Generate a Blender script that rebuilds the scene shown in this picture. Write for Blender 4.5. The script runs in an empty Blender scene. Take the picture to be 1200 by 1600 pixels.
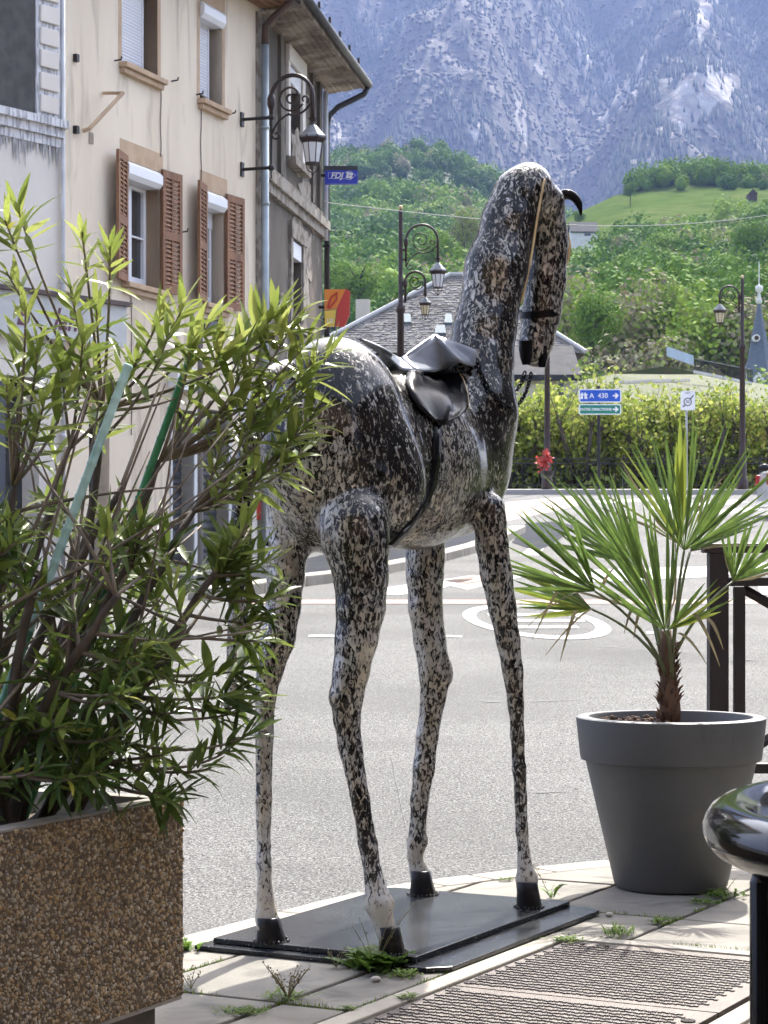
import bpy, math, random
import numpy as np
from mathutils import Vector, Matrix, noise as mnoise

# ------------------------------------------------------------------ camera, sky, sun, exposure
S = bpy.context.scene
F, HY, CX, H = 3400.0, 870.0, 600.0, 1.05          # focal length in photo pixels, horizon row, centre column, eye height
cam_d = bpy.data.cameras.new('camera')
cam = bpy.data.objects.new('camera', cam_d); S.collection.objects.link(cam)
cam.location = (0, 0, H); cam.rotation_euler = (math.radians(90), 0, 0)
cam_d.sensor_fit = 'VERTICAL'; cam_d.sensor_height = 36.0
cam_d.lens = 36.0*F/1600.0
cam_d.shift_y = (HY-800)/1600.0
cam_d.clip_start = 0.1; cam_d.clip_end = 20000
cam_d.dof.use_dof = True; cam_d.dof.focus_distance = 6.3; cam_d.dof.aperture_fstop = 30
S.camera = cam

SUN_AZ, SUN_EL = 17.0, 50.0                        # degrees right of the view direction, above the horizon
W = bpy.data.worlds.new('World'); S.world = W; W.use_nodes = True
wn = W.node_tree; wn.nodes.clear()
sky = wn.nodes.new('ShaderNodeTexSky'); sky.sky_type = 'NISHITA'; sky.sun_disc = False
sky.sun_elevation = math.radians(SUN_EL); sky.sun_rotation = math.radians(SUN_AZ)
sky.air_density = 1.0; sky.dust_density = 4.0; sky.ozone_density = .6
bg = wn.nodes.new('ShaderNodeBackground'); bg.inputs[1].default_value = 0.15
wo = wn.nodes.new('ShaderNodeOutputWorld')
hsv = wn.nodes.new('ShaderNodeHueSaturation'); hsv.inputs['Saturation'].default_value = .5   # pale spring sky
wn.links.new(sky.outputs[0], hsv.inputs['Color']); wn.links.new(hsv.outputs[0], bg.inputs[0]); wn.links.new(bg.outputs[0], wo.inputs[0])
sun_d = bpy.data.lights.new('sun', 'SUN'); sun_d.energy = 3.3; sun_d.angle = math.radians(0.5); sun_d.color = (1, .965, .89)
sun = bpy.data.objects.new('sun', sun_d); S.collection.objects.link(sun)
_az, _el = math.radians(SUN_AZ), math.radians(SUN_EL)
SUNV = Vector((math.sin(_az)*math.cos(_el), math.cos(_az)*math.cos(_el), math.sin(_el)))
sun.rotation_euler = SUNV.to_track_quat('Z', 'Y').to_euler(); sun.location = (0, 0, 30)
S.view_settings.view_transform = 'Standard'; S.view_settings.look = 'None'
S.view_settings.exposure = 1.95; S.view_settings.gamma = 1.0; S.view_settings.use_curve_mapping = False
S.cycles.use_denoising = True
S.cycles.max_bounces = 5; S.cycles.diffuse_bounces = 2; S.cycles.glossy_bounces = 2; S.cycles.transmission_bounces = 4
S.cycles.transparent_max_bounces = 8; S.cycles.volume_bounces = 0
S.cycles.use_adaptive_sampling = True; S.cycles.adaptive_threshold = 0.03
S.cycles.sample_clamp_indirect = 6.0

# ------------------------------------------------------------------ helpers
R = random.Random(7)
NR = np.random.RandomState(11)
COL = S.collection
BASE = {}                                          # root object -> world position its meshes are built around

def P(px, py, D):
    return Vector(((px-CX)/F*D, D, H-(py-HY)/F*D))
def road_z(y):
    if y < 7: return -0.05
    if y < 33: return -0.05 + 0.0392*(y-7)
    if y < 62: return 0.969 + 0.0686*(y-33)
    return 2.958
def G(px, py, z=0.0):
    D = F*(H-z)/(py-HY)
    return Vector(((px-CX)/F*D, D, z))
def GR(px, py, lift=0.0):                          # point of the road surface seen at that picture point
    lo, hi = 3.0, 64.0
    for _ in range(50):
        m = (lo+hi)/2
        if HY-F*(road_z(m)-H)/m > py: lo = m
        else: hi = m
    return Vector(((px-CX)/F*lo, lo, road_z(lo)+lift))

def tag(o, label=None, cat=None, group=None, kind=None):
    if label: o['label'] = label
    if cat: o['category'] = cat
    if group: o['group'] = group
    if kind: o['kind'] = kind
    return o
def thing(name, loc, label, cat, group=None):
    o = bpy.data.objects.new(name, None); COL.objects.link(o)
    o.location = loc; o.empty_display_size = 0.1
    BASE[o] = Vector(loc)
    return tag(o, label, cat, group)
def obj(name, mesh, parent=None):
    o = bpy.data.objects.new(name, mesh); COL.objects.link(o)
    if parent is not None:
        o.parent = parent; BASE[o] = BASE[parent]
    else:
        BASE[o] = Vector((0, 0, 0))
    return o
def copy_tree(o, parent=None):
    c = o.copy(); COL.objects.link(c); c.parent = parent
    BASE[c] = BASE[o]
    for ch in [x for x in o.children]: copy_tree(ch, c)
    return c

class MB:
    def __init__(s): s.V = []; s.F = []; s.A = []
    def add(s, vs, fs):
        n = len(s.V); s.V += [tuple(v) for v in vs]; s.F += [tuple(i+n for i in f) for f in fs]; return s
    def quad(s, a, b, c, d): return s.add([a, b, c, d], [(0, 1, 2, 3)])
    def hexa(s, p):                                # 4 bottom points, then 4 top points
        return s.add(p, [(3, 2, 1, 0), (4, 5, 6, 7), (0, 1, 5, 4), (1, 2, 6, 5), (2, 3, 7, 6), (3, 0, 4, 7)])
    def box(s, x0, x1, y0, y1, z0, z1):
        return s.hexa([(x0, y0, z0), (x1, y0, z0), (x1, y1, z0), (x0, y1, z0), (x0, y0, z1), (x1, y0, z1), (x1, y1, z1), (x0, y1, z1)])
    def obox(s, c, ax, ay, az):                    # centre and half-axis vectors
        c, ax, ay, az = Vector(c), Vector(ax), Vector(ay), Vector(az)
        return s.hexa([c-ax-ay-az, c+ax-ay-az, c+ax+ay-az, c-ax+ay-az, c-ax-ay+az, c+ax-ay+az, c+ax+ay+az, c-ax+ay+az])
    def prism(s, pts, vec):                        # planar polygon pushed along vec
        n = len(pts); a = [Vector(p) for p in pts]; v = Vector(vec); b = [p+v for p in a]
        return s.add(a+b, [tuple(range(n-1, -1, -1)), tuple(range(n, 2*n))] + [(i, (i+1) % n, n+(i+1) % n, n+i) for i in range(n)])
    def tube(s, pts, rad, n=8, caps=True):
        pts = [Vector(p) for p in pts]; m = len(pts)
        if not hasattr(rad, '__len__'): rad = [rad]*m
        t0 = (pts[1]-pts[0]).normalized()
        up = Vector((0, 0, 1)) if abs(t0.z) < .9 else Vector((1, 0, 0))
        u = t0.cross(up).normalized(); vs = []
        for i in range(m):
            t = (pts[min(i+1, m-1)]-pts[max(i-1, 0)])
            t = t.normalized() if t.length > 1e-9 else t0
            u = (u-t*u.dot(t)).normalized(); w = t.cross(u)
            for k in range(n):
                a = 2*math.pi*k/n
                vs.append(pts[i]+(u*math.cos(a)+w*math.sin(a))*rad[i])
        fs = [(i*n+k, i*n+(k+1) % n, (i+1)*n+(k+1) % n, (i+1)*n+k) for i in range(m-1) for k in range(n)]
        if caps: fs += [tuple(range(n-1, -1, -1)), tuple(range((m-1)*n, m*n))]
        return s.add(vs, fs)
    def lathe(s, prof, c, n=24, ph=0.0):           # profile (r, z) upwards round a vertical axis through c
        c = Vector(c); m = len(prof); vs = []
        for r, z in prof:
            for k in range(n):
                a = 2*math.pi*(k+ph)/n
                vs.append((c.x+r*math.cos(a), c.y+r*math.sin(a), c.z+z))
        fs = [(i*n+k, i*n+(k+1) % n, (i+1)*n+(k+1) % n, (i+1)*n+k) for i in range(m-1) for k in range(n)]
        if prof[0][0] > 1e-6: fs.append(tuple(range(n-1, -1, -1)))
        if prof[-1][0] > 1e-6: fs.append(tuple(range((m-1)*n, m*n)))
        return s.add(vs, fs)
    def grid(s, rows):
        m, n = len(rows), len(rows[0])
        return s.add([p for r in rows for p in r], [(i*n+j, i*n+j+1, (i+1)*n+j+1, (i+1)*n+j) for i in range(m-1) for j in range(n-1)])
    def sphere(s, c, r, n=8, m=5, sq=(1, 1, 1)):
        c = Vector(c); vs = [c+Vector((0, 0, -r*sq[2]))]
        for i in range(1, m):
            t = math.pi*i/m
            for k in range(n):
                a = 2*math.pi*k/n
                vs.append(c+Vector((r*math.sin(t)*math.cos(a)*sq[0], r*math.sin(t)*math.sin(a)*sq[1], -r*math.cos(t)*sq[2])))
        vs.append(c+Vector((0, 0, r*sq[2]))); L = len(vs)-1
        fs = [(0, 1+(k+1) % n, 1+k) for k in range(n)]
        for i in range(m-2):
            fs += [(1+i*n+k, 1+i*n+(k+1) % n, 1+(i+1)*n+(k+1) % n, 1+(i+1)*n+k) for k in range(n)]
        fs += [(1+(m-2)*n+k, 1+(m-2)*n+(k+1) % n, L) for k in range(n)]
        return s.add(vs, fs)
    def build(s, name, mat, parent=None, smooth=False, bevel=0):
        b = BASE[parent] if parent is not None else Vector((0, 0, 0))
        me = bpy.data.meshes.new(name)
        me.from_pydata([(v[0]-b.x, v[1]-b.y, v[2]-b.z) for v in s.V], [], s.F)
        me.materials.append(mat)
        if smooth: me.polygons.foreach_set('use_smooth', [True]*len(me.polygons))
        me.update()
        o = obj(name, me, parent)
        if bevel:
            m = o.modifiers.new('bevel', 'BEVEL'); m.width = bevel; m.segments = 2; m.limit_method = 'ANGLE'; m.angle_limit = math.radians(40)
        return o

def np_mesh(name, V, Q, mat, parent=None, attr=None, smooth=False):   # numpy vertices and equal-sided faces
    me = bpy.data.meshes.new(name); V = np.asarray(V, dtype=np.float32); Q = np.asarray(Q, dtype=np.int32)
    if parent is not None: V = V-np.array(BASE[parent], dtype=np.float32)
    k = Q.shape[1]
    me.vertices.add(len(V)); me.vertices.foreach_set('co', V.ravel())
    me.loops.add(Q.size); me.loops.foreach_set('vertex_index', Q.ravel())
    me.polygons.add(len(Q)); me.polygons.foreach_set('loop_start', np.arange(0, Q.size, k, dtype=np.int32))
    if smooth: me.polygons.foreach_set('use_smooth', np.ones(len(Q), dtype=bool))
    me.materials.append(mat)
    for nm, a in (attr or {}).items():
        at = me.attributes.new(nm, 'FLOAT', 'POINT'); at.data.foreach_set('value', np.asarray(a, dtype=np.float32))
    me.update(calc_edges=True); me.validate()
    return obj(name, me, parent)

def lerp(a, b, t): return a+(b-a)*t
def interp(x, tab): return float(np.interp(x, [t[0] for t in tab], [t[1] for t in tab]))
def bez(a, b, c, n=8):
    return [a*(1-t)**2+b*2*t*(1-t)+c*t*t for t in [i/n for i in range(n+1)]]
def catmull(pts, n=6):
    pts = [Vector(p) for p in pts]; out = []
    for i in range(len(pts)-1):
        p0, p1, p2, p3 = pts[max(i-1, 0)], pts[i], pts[i+1], pts[min(i+2, len(pts)-1)]
        for k in range(n):
            t = k/n
            out.append(.5*((2*p1)+(p2-p0)*t+(2*p0-5*p1+4*p2-p3)*t*t+(3*p1-p0-3*p2+p3)*t**3))
    return out+[pts[-1]]

# ------------------------------------------------------------------ materials
MATS = {}
def mat(name, c, rough=.7, c2=None, scale=5, detail=4, lo=.35, hi=.65, bump=0, bscale=None, bdist=.01, metal=0, coat=0, spec=.5,
        stretch=(1, 1, 1), speck=None, trans=0, rnd=0, emit=None, attr=None, ior=None, alpha=None, dirt=None):
    m = bpy.data.materials.new(name); m.use_nodes = True; nt = m.node_tree; N, L = nt.nodes, nt.links
    b = N['Principled BSDF']; out = N['Material Output']
    b.inputs['Roughness'].default_value = rough; b.inputs['Metallic'].default_value = metal
    b.inputs['Coat Weight'].default_value = coat; b.inputs['Coat Roughness'].default_value = .08
    b.inputs['Specular IOR Level'].default_value = spec
    tc = N.new('ShaderNodeTexCoord'); mp = N.new('ShaderNodeMapping'); mp.inputs['Scale'].default_value = stretch
    L.new(tc.outputs['Object'], mp.inputs[0]); co = mp.outputs[0]
    def nz(sc, de=4, dist=0.0):
        n = N.new('ShaderNodeTexNoise'); n.inputs['Scale'].default_value = sc; n.inputs['Detail'].default_value = de
        n.inputs['Distortion'].default_value = dist; L.new(co, n.inputs['Vector']); return n.outputs[0]
    def ramp(f, a, z):
        r = N.new('ShaderNodeMapRange'); r.inputs[1].default_value = a; r.inputs[2].default_value = z; L.new(f, r.inputs[0]); return r.outputs[0]
    def mix(f, a, z):
        x = N.new('ShaderNodeMix'); x.data_type = 'RGBA'
        for inp, v in ((x.inputs[0], f), (x.inputs[6], a), (x.inputs[7], z)):
            if hasattr(v, 'is_output') and v.is_output: L.new(v, inp)
            elif isinstance(v, tuple): inp.default_value = (*v, 1)
            else: inp.default_value = v
        return x.outputs[2]
    col = c
    if attr:                                       # per-piece tint stored on the mesh
        a = N.new('ShaderNodeAttribute'); a.attribute_name = attr[0]
        r = N.new('ShaderNodeValToRGB'); L.new(a.outputs['Fac'], r.inputs[0])
        els = r.color_ramp.elements
        while len(els) < len(attr[1]): els.new(.5)
        for i, (p, cc) in enumerate(attr[1]): els[i].position = p; els[i].color = (*cc, 1)
        col = r.outputs[0]
    if c2 is not None: col = mix(ramp(nz(scale, detail), lo, hi), col, c2)
    if speck:                                      # (scale, colour, low, high)
        for sp in ([speck] if not isinstance(speck, list) else speck):
            col = mix(ramp(nz(sp[0], 2), sp[2], sp[3]), col, sp[1])
    if dirt:
        col = mix(ramp(nz(dirt[0], 6, .6), dirt[2], dirt[3]), col, dirt[1])
    if rnd:
        oi = N.new('ShaderNodeObjectInfo'); hs = N.new('ShaderNodeHueSaturation')
        mr = N.new('ShaderNodeMapRange'); mr.inputs[3].default_value = 1-rnd; mr.inputs[4].default_value = 1+rnd
        L.new(oi.outputs['Random'], mr.inputs[0]); L.new(mr.outputs[0], hs.inputs['Value'])
        if isinstance(col, tuple): hs.inputs['Color'].default_value = (*col, 1)
        else: L.new(col, hs.inputs['Color'])
        col = hs.outputs[0]
    if isinstance(col, tuple): b.inputs['Base Color'].default_value = (*col, 1)
    else: L.new(col, b.inputs['Base Color'])
    if bump:
        bp = N.new('ShaderNodeBump'); bp.inputs['Strength'].default_value = bump; bp.inputs['Distance'].default_value = bdist
        L.new(nz(bscale or scale*3, 5), bp.inputs['Height']); L.new(bp.outputs[0], b.inputs['Normal'])
    if trans:
        tr = N.new('ShaderNodeBsdfTranslucent'); ms = N.new('ShaderNodeMixShader'); ms.inputs[0].default_value = trans
        if isinstance(col, tuple): tr.inputs[0].default_value = (*col, 1)
        else: L.new(col, tr.inputs[0])
        L.new(b.outputs[0], ms.inputs[1]); L.new(tr.outputs[0], ms.inputs[2]); L.new(ms.outputs[0], out.inputs[0])
    if emit:
        b.inputs['Emission Color'].default_value = (*emit[0], 1); b.inputs['Emission Strength'].default_value = emit[1]
    MATS[name] = m
    return m
def text(body, size, loc, ax, ay, m, parent, shear=0.0, name='lettering', align='CENTER', sx=1.0, bold=0.0):
    cu = bpy.data.curves.new(name, 'FONT'); cu.body = body; cu.size = size; cu.align_x = align; cu.align_y = 'CENTER'
    cu.shear = shear; cu.extrude = .001; cu.offset = bold; cu.materials.append(m)
    tmp = bpy.data.objects.new('tmp', cu); COL.objects.link(tmp); bpy.context.view_layer.update()
    me = bpy.data.meshes.new_from_object(tmp.evaluated_get(bpy.context.evaluated_depsgraph_get()))
    bpy.data.objects.remove(tmp); me.name = name
    o = bpy.data.objects.new(name, me); COL.objects.link(o); o.parent = parent; BASE[o] = BASE[parent]
    ax, ay = Vector(ax).normalized(), Vector(ay).normalized(); az = ax.cross(ay)
    M = Matrix((ax*sx, ay, az)).transposed().to_4x4(); M.translation = Vector(loc)-BASE[parent]
    o.matrix_local = M
    return o

M_asphalt = mat('asphalt', (.066, .065, .062), .85, (.088, .086, .082), .6, 5, bump=.9, bscale=160, bdist=.006,
                speck=[(120, (.25, .245, .235), .50, .62), (80, (.012, .012, .012), .55, .66)], dirt=(.35, (.055, .054, .052), .46, .75), spec=.25)
M_asphalt_dark = mat('dark asphalt', (.022, .025, .034), .95, (.03, .033, .04), 2, spec=.1, bump=.3, bscale=120)
M_paint = mat('road paint', (.36, .36, .35), .7, (.17, .17, .165), 5, 6, .5, .7, bump=.2, bscale=90)
M_pink = mat('pink paving strip', (.36, .22, .18), .8, (.3, .2, .17), 4)
M_slab = mat('concrete slab', (.235, .215, .18), .88, (.165, .15, .125), 3.2, 6, .36, .64, bump=.35, bscale=110, bdist=.003,
             speck=(190, (.17, .16, .14), .58, .7), rnd=.14, dirt=(6, (.105, .097, .082), .52, .72))
M_kerb = mat('kerb stone', (.33, .30, .245), .85, (.25, .225, .185), 4, bump=.3, bscale=80, bdist=.004, rnd=.06)
M_dirt = mat('joint dirt', (.07, .06, .045), .95, (.11, .095, .07), 20, bump=.5, bscale=80)
M_ground = mat('valley ground', (.10, .12, .05), .95, (.16, .15, .08), .05)
# ------------------------------------------------------------------ ground, road, pavement
def struct(o): o['kind'] = 'structure'; return o
mb = MB()
xs = [-9000, -300, -60, -20, 20, 60, 300, 9000]; ys = [-9000, -300, -30, 30, 66, 120, 300, 9000]
mb.grid([[(x, y, -1.6) for x in xs] for y in ys])
struct(mb.build('ground', M_ground))
mb = MB()
ys = [-14, 0, 3, 5, 7, 12, 20, 27, 33, 40, 48, 55, 62, 64.5]
mb.grid([[(x, y, road_z(y)) for x in (-40, -15, -6, -3, 0, 3, 6, 15, 40)] for y in ys])
a = [(-40, 64.5), (40, 64.5)]
mb.quad((-40, 64.5, 2.958), (40, 64.5, 2.958), (40, 64.5, -1.6), (-40, 64.5, -1.6))
road = struct(mb.build('road', M_asphalt))

def sheet(name, pts, m, parent=None, lift=.006):   # flat marking draped on the road, points on the picture
    vs = [GR(p[0], p[1], lift) for p in pts]
    return MB().add(vs, [tuple(range(len(vs)))]).build(name, m, parent)
def strip(name, pts, w, m, lift=.006):             # line of constant real width along road points (world x, y)
    mb = MB(); L = []; Rr = []
    for i, p in enumerate(pts):
        q = pts[min(i+1, len(pts)-1)]; o = pts[max(i-1, 0)]
        d = Vector((q[0]-o[0], q[1]-o[1])).normalized(); n = Vector((-d.y, d.x))*w/2
        L.append((p[0]+n.x, p[1]+n.y, road_z(p[1]+n.y)+lift)); Rr.append((p[0]-n.x, p[1]-n.y, road_z(p[1]-n.y)+lift))
    return mb.grid([L, Rr]).build(name, m, road)

# white speed oval with bars, dashes, pink strip, far crossing
c = GR(835, 972); A = [GR(730, 972), GR(940, 972), GR(835, 946), GR(835, 1000)]
rx = (A[1].x-A[0].x)/2; ry = (A[2].y-A[3].y)/2; cy = (A[2].y+A[3].y)/2
mb = MB(); out_, in_ = [], []
for k in range(49):
    a = 2*math.pi*k/48
    for ls, f, g in ((out_, 1, 1), (in_, .80, .83)):
        y = cy+ry*g*math.sin(a); x = c.x+rx*f*math.cos(a)-.06*(y-cy)
        ls.append((x, y, road_z(y)+.006))
mb.grid([out_, in_]).build('speed_oval_marking', M_paint, road)
for yy, hw, x0 in ((.34, .62, 0), (-.02, .68, .05), (-.38, .55, 0)):
    y0, y1 = cy+ry*(yy-.07), cy+ry*(yy+.07)
    MB().quad((c.x+x0-rx*hw, y0, road_z(y0)+.006), (c.x+x0+rx*hw, y0, road_z(y0)+.006), (c.x+x0+rx*hw, y1, road_z(y1)+.006), (c.x+x0-rx*hw, y1, road_z(y1)+.006)).build('speed_oval_bar', M_paint, road)
for q in ([(483, 993), (524, 993), (525, 996.5), (482, 996.5)], [(690, 993), (722, 994), (722, 997), (690, 996)], [(1010, 988), (1040, 988), (1040, 991), (1010, 991)],
          [(250, 995), (340, 995), (340, 998.5), (250, 998.5)]):
    sheet('lane_dash', q, M_paint, road)
sheet('pink_strip', [(380, 938), (1260, 938), (1260, 944), (380, 944)], M_pink, road)
sheet('pink_patch', [(690, 908), (760, 898), (800, 902), (730, 914)], M_pink, road)
for q in ([(560, 925), (700, 905), (742, 899), (740, 906), (690, 920), (620, 931)], [(860, 893), (1110, 885), (1200, 880), (1200, 893), (1090, 903), (880, 912)],
          [(812, 868), (850, 838), (868, 832), (842, 868)], [(1010, 792), (1150, 781), (1170, 785), (1030, 798)], [(1080, 800), (1180, 793), (1195, 797), (1100, 806)],
          [(930, 783), (1050, 777), (1060, 780), (940, 787)], [(700, 915), (800, 898), (820, 901), (730, 922)], [(1180, 908), (1260, 900), (1260, 930), (1190, 930)],
          [(0, 1100), (120, 1092), (118, 1104), (0, 1112)], [(255, 1106), (300, 1104), (330, 1112), (280, 1114)]):
    sheet('white_marking', q, M_paint, road)
sheet('pink_crossing', [(790, 785), (905, 775), (905, 790), (790, 815)], M_pink, road, .005)
# tar seams and cracks
M_tar = mat('tar seam', (.05, .05, .05), .7)
for (x0, y0, x1, y1, w) in ((822, 1240, 888, 1238.5, .8), (760, 1098, 905, 1095, .5), (1125, 1035, 1200, 1031, .7), (300, 1060, 395, 1085, .5), (610, 1180, 640, 1330, .9), (930, 1010, 1090, 1022, .5)):
    up_, dn_ = [], []
    for k in range(15):
        t = k/14; x, y = lerp(x0, x1, t)+R.uniform(-1.5, 1.5), lerp(y0, y1, t)+R.uniform(-.7, .7); ww = w*R.uniform(.3, 1.2)
        up_.append(GR(x+ww*(1 if abs(y1-y0) > abs(x1-x0) else 0), y-ww, .006)); dn_.append(GR(x, y+ww*.4, .006))
    MB().grid([up_, dn_]).build('tar_seam', M_tar, road)

# the raised island and the dark side street by the shops
kp = [(330, 938), (415, 927), (480, 916), (560, 906), (640, 890), (700, 876), (752, 862), (790, 848), (822, 832)]
kw = [GR(*p) for p in kp]
mb = MB(); mb.grid([[(p.x, p.y, road_z(p.y)+.008) for p in kw], [(p.x-1.0, p.y+5.5, road_z(p.y+5.5)+.008) for p in kw]])
mb.build('side_street', M_asphalt_dark, road)
sheet('dark_asphalt_patch', [(800, 848), (822, 818), (868, 815), (900, 822), (872, 845), (840, 862)], M_asphalt_dark, road, .007)
isl = struct(thing('island_kerb', (0, 0, 0), None, None))
for i in range(len(kw)-1):
    for t0, t1 in ((0, .49), (.5, .99)):
        p, q = lerp(kw[i], kw[i+1], t0), lerp(kw[i], kw[i+1], t1)
        d = (q-p); d.z = 0; d.normalize(); n = Vector((-d.y, d.x, 0))*.28
        def up(v, h): return Vector((v.x, v.y, road_z(v.y)+h))
        MB().hexa([up(p, -.1), up(q, -.1), up(q+n, -.1), up(p+n, -.1), up(p, .13), up(q, .13), up(q+n, .13), up(p+n, .13)]).build('kerb_stone', M_kerb, isl, bevel=.015)
# pale far pavement along the railing
M_pale = mat('pale pavement', (.36, .34, .31), .85, (.30, .285, .265), 1.2, bump=.2, bscale=30)
mb = MB(); mb.hexa([(-2, 58.6, 2.6), (40, 58.6, 2.6), (40, 64.4, 2.6), (-2, 64.4, 2.6), (-2, 58.6, 2.86), (40, 58.6, 2.86), (40, 64.4, 3.06), (-2, 64.4, 3.06)])
struct(mb.build('far_pavement', M_pale))

# near pavement: slabs laid in rows of 0.52 x 0.41 m turned 28 degrees
HD = math.radians(28); EA = Vector((math.sin(HD), math.cos(HD), 0)); EB = Vector((math.cos(HD), -math.sin(HD), 0))
def AB(a, b, z=0.0): v = EA*a+EB*b; return Vector((v.x, v.y, z))
kerb_in = [(-2.6, 2.0), (-1.35, 4.45), (-.50, 5.86), (.03, 6.74), (.36, 7.07), (.84, 7.42), (1.6, 7.83), (3.0, 8.35), (6.0, 9.1)]   # inner edge of the kerb
kc = catmull([Vector((x, y, 0)) for x, y in kerb_in], 4)
def clip(poly, p, d):                              # keep the side to the right of the line p + t d
    out = []
    def sd(v): return (v.x-p.x)*d.y-(v.y-p.y)*d.x
    for i in range(len(poly)):
        a, b = poly[i], poly[(i+1) % len(poly)]; sa, sb = sd(a), sd(b)
        if sa >= 0: out.append(a)
        if (sa >= 0) != (sb >= 0): out.append(a+(b-a)*(sa/(sa-sb)))
    return out
mb = MB(); edge = [(p.x, p.y, -.012) for p in kc]
mb.add(edge+[(8, 9.0, -.012), (8, -4, -.012), (-2.6, -4, -.012)], [tuple(range(len(edge)+2, -1, -1))])
pav = struct(mb.build('pavement', M_dirt))
GA0, GA1, GB0, GB1 = 4.07, 5.50, -2.36, -1.66       # iron cover in slab coordinates
def sub_rect(r, c):
    a0, a1, b0, b1 = r; c0, c1, d0, d1 = c
    if a1 <= c0 or a0 >= c1 or b1 <= d0 or b0 >= d1: return [r]
    out = []
    if a0 < c0: out.append((a0, c0, b0, b1)); a0 = c0
    if a1 > c1: out.append((c1, a1, b0, b1)); a1 = c1
    if b0 < d0: out.append((a0, a1, b0, d0))
    if b1 > d1: out.append((a0, a1, d1, b1))
    return out
for j in range(-3, 10):
    b0 = -3.03+.41*j
    for i in range(-3, 9):
        a0 = 4.41+.523*i+(.0 if j < 4 else .26)
        rs = [(a0, a0+.523, b0, b0+.41)]
        rs = [q for r in rs for q in sub_rect(r, (GA0-.09, GA1+.075, GB0-.075, GB1+.075))]
        for r in rs:
            g = .0075
            if r[1]-r[0] < .05 or r[3]-r[2] < .05: continue
            poly = [AB(r[0]+g, r[2]+g), AB(r[0]+g, r[3]-g), AB(r[1]-g, r[3]-g), AB(r[1]-g, r[2]+g)]
            for k in range(len(kc)-1):
                poly = clip(poly, kc[k], (kc[k+1]-kc[k]))
                if len(poly) < 3: break
            if len(poly) < 3: continue
            ar = abs(sum(poly[k].x*poly[(k+1) % len(poly)].y-poly[(k+1) % len(poly)].x*poly[k].y for k in range(len(poly))))/2
            if ar < .006: continue
            cen = sum(poly, Vector())/len(poly)
            if cen.y < 3.4 or abs(cen.x) > cen.y*.33+.3: continue
            tz, tx = R.uniform(-.0015, .0015), R.uniform(-.004, .004)
            top = [Vector((p.x, p.y, tz+tx*(p-cen).dot(EB))) for p in poly]
            mb = MB(); mb.prism([Vector((p.x, p.y, p.z-.04)) for p in top][::-1] if False else [Vector((p.x, p.y, p.z-.04)) for p in top], (0, 0, .04))
            o = mb.build('slab', M_slab, pav, bevel=.004)
# border of the iron cover: pale concrete frame
for (a0, a1, b0, b1) in ((GA1+.012, GA1+.07, GB0-.07, GB1+.07), (GA0-.08, GA1+.008, GB0-.07, GB0-.008), (GA0-.08, GA1+.008, GB1+.008, GB1+.07)):
    MB().prism([AB(a0, b0, -.05), AB(a0, b1, -.05), AB(a1, b1, -.05), AB(a1, b0, -.05)], (0, 0, .052)).build('cover_border', M_kerb, pav, bevel=.004)
# kerb stones
kb = struct(thing('kerb', (0, 0, 0), None, None))
for i in range(0, len(kc)-1, 2):
    p, q, m_ = kc[i], kc[min(i+2, len(kc)-1)], kc[i+1]
    d = (q-p).normalized(); n = Vector((-d.y, d.x, 0))*.13; g = d*.004
    mb = MB()
    bot = [p+g, m_, q-g, q-g+n, m_+n, p+g+n]
    mb.prism([Vector((v.x, v.y, -.2)) for v in bot], (0, 0, .203))
    mb.build('kerb_stone', M_kerb, kb, bevel=.008)

# cast iron access cover with worn raised tread
M_iron = mat('rusty cast iron', (.06, .047, .04), .6, (.09, .07, .058), 12, 5, bump=.4, bscale=90, bdist=.003, metal=.35)
M_tread = mat('worn tread', (.115, .10, .087), .55, (.072, .058, .05), 9, 4, metal=.45, bump=.2, bscale=120, bdist=.002)
cov = thing('iron_access_cover', AB(4.8, -2.0), 'rusty cast iron access cover with rows of raised tread, set in the pavement', 'manhole cover')
MB().prism([AB(GA0, GB0, -.05), AB(GA0, GB1, -.05), AB(GA1, GB1, -.05), AB(GA1, GB0, -.05)], (0, 0, .035)).build('cover_frame', M_iron, cov)
for a0, a1 in ((GA0+.012, 4.778), (4.786, GA1-.012)):
    pl = MB().prism([AB(a0, GB0+.012, -.015), AB(a0, GB1-.012, -.015), AB(a1, GB1-.012, -.015), AB(a1, GB0+.012, -.015)], (0, 0, .016)).build('cover_plate', M_iron, cov, bevel=.002)
    mb = MB(); na, nb = int((a1-a0-.05)/.030), int((GB1-GB0-.06)/.032)
    for i in range(na):
        for j in range(nb):
            a = a0+.034+i*.030; b = GB0+.036+j*.032+(.016 if i % 2 else 0)
            w, l = .0058, .0135
            s = 1 if (i+j) % 2 else -1
            for e, de in ((-1, 0), (0, .005*s), (1, 0)):
                bb = b+e*.0095; aa = a+de
                p = [AB(aa-w, bb-.0047, .001), AB(aa-w, bb+.0047, .001), AB(aa+w, bb+.0047, .001), AB(aa+w, bb-.0047, .001)]
                t = [AB(aa-w*.6, bb-.0043, .0045), AB(aa-w*.6, bb+.0043, .0045), AB(aa+w*.6, bb+.0043, .0045), AB(aa+w*.6, bb-.0043, .0045)]
                mb.hexa(p[::1]+t)
    t = mb.build('tread', M_tread, pl); t['kind'] = 'stuff'
M_hole = mat('dark keyhole', (.02, .015, .012), .9)
for a, b in ((GA1-.05, GB0+.06), (GA1-.05, GB0+.13), (4.83, GB0+.035), (4.90, GB0+.035), (4.73, GB0+.035), (GA0+.2, GB1-.05), (4.5, GB1-.04), (4.58, GB1-.04), (4.66, GB1-.04)):
    MB().lathe([(.0, .0015), (.016, .0015), (.018, .004), (.012, .005), (.0, .0022)], AB(a, b, 0), 10).build('lifting_eye', M_hole, cov)
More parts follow.
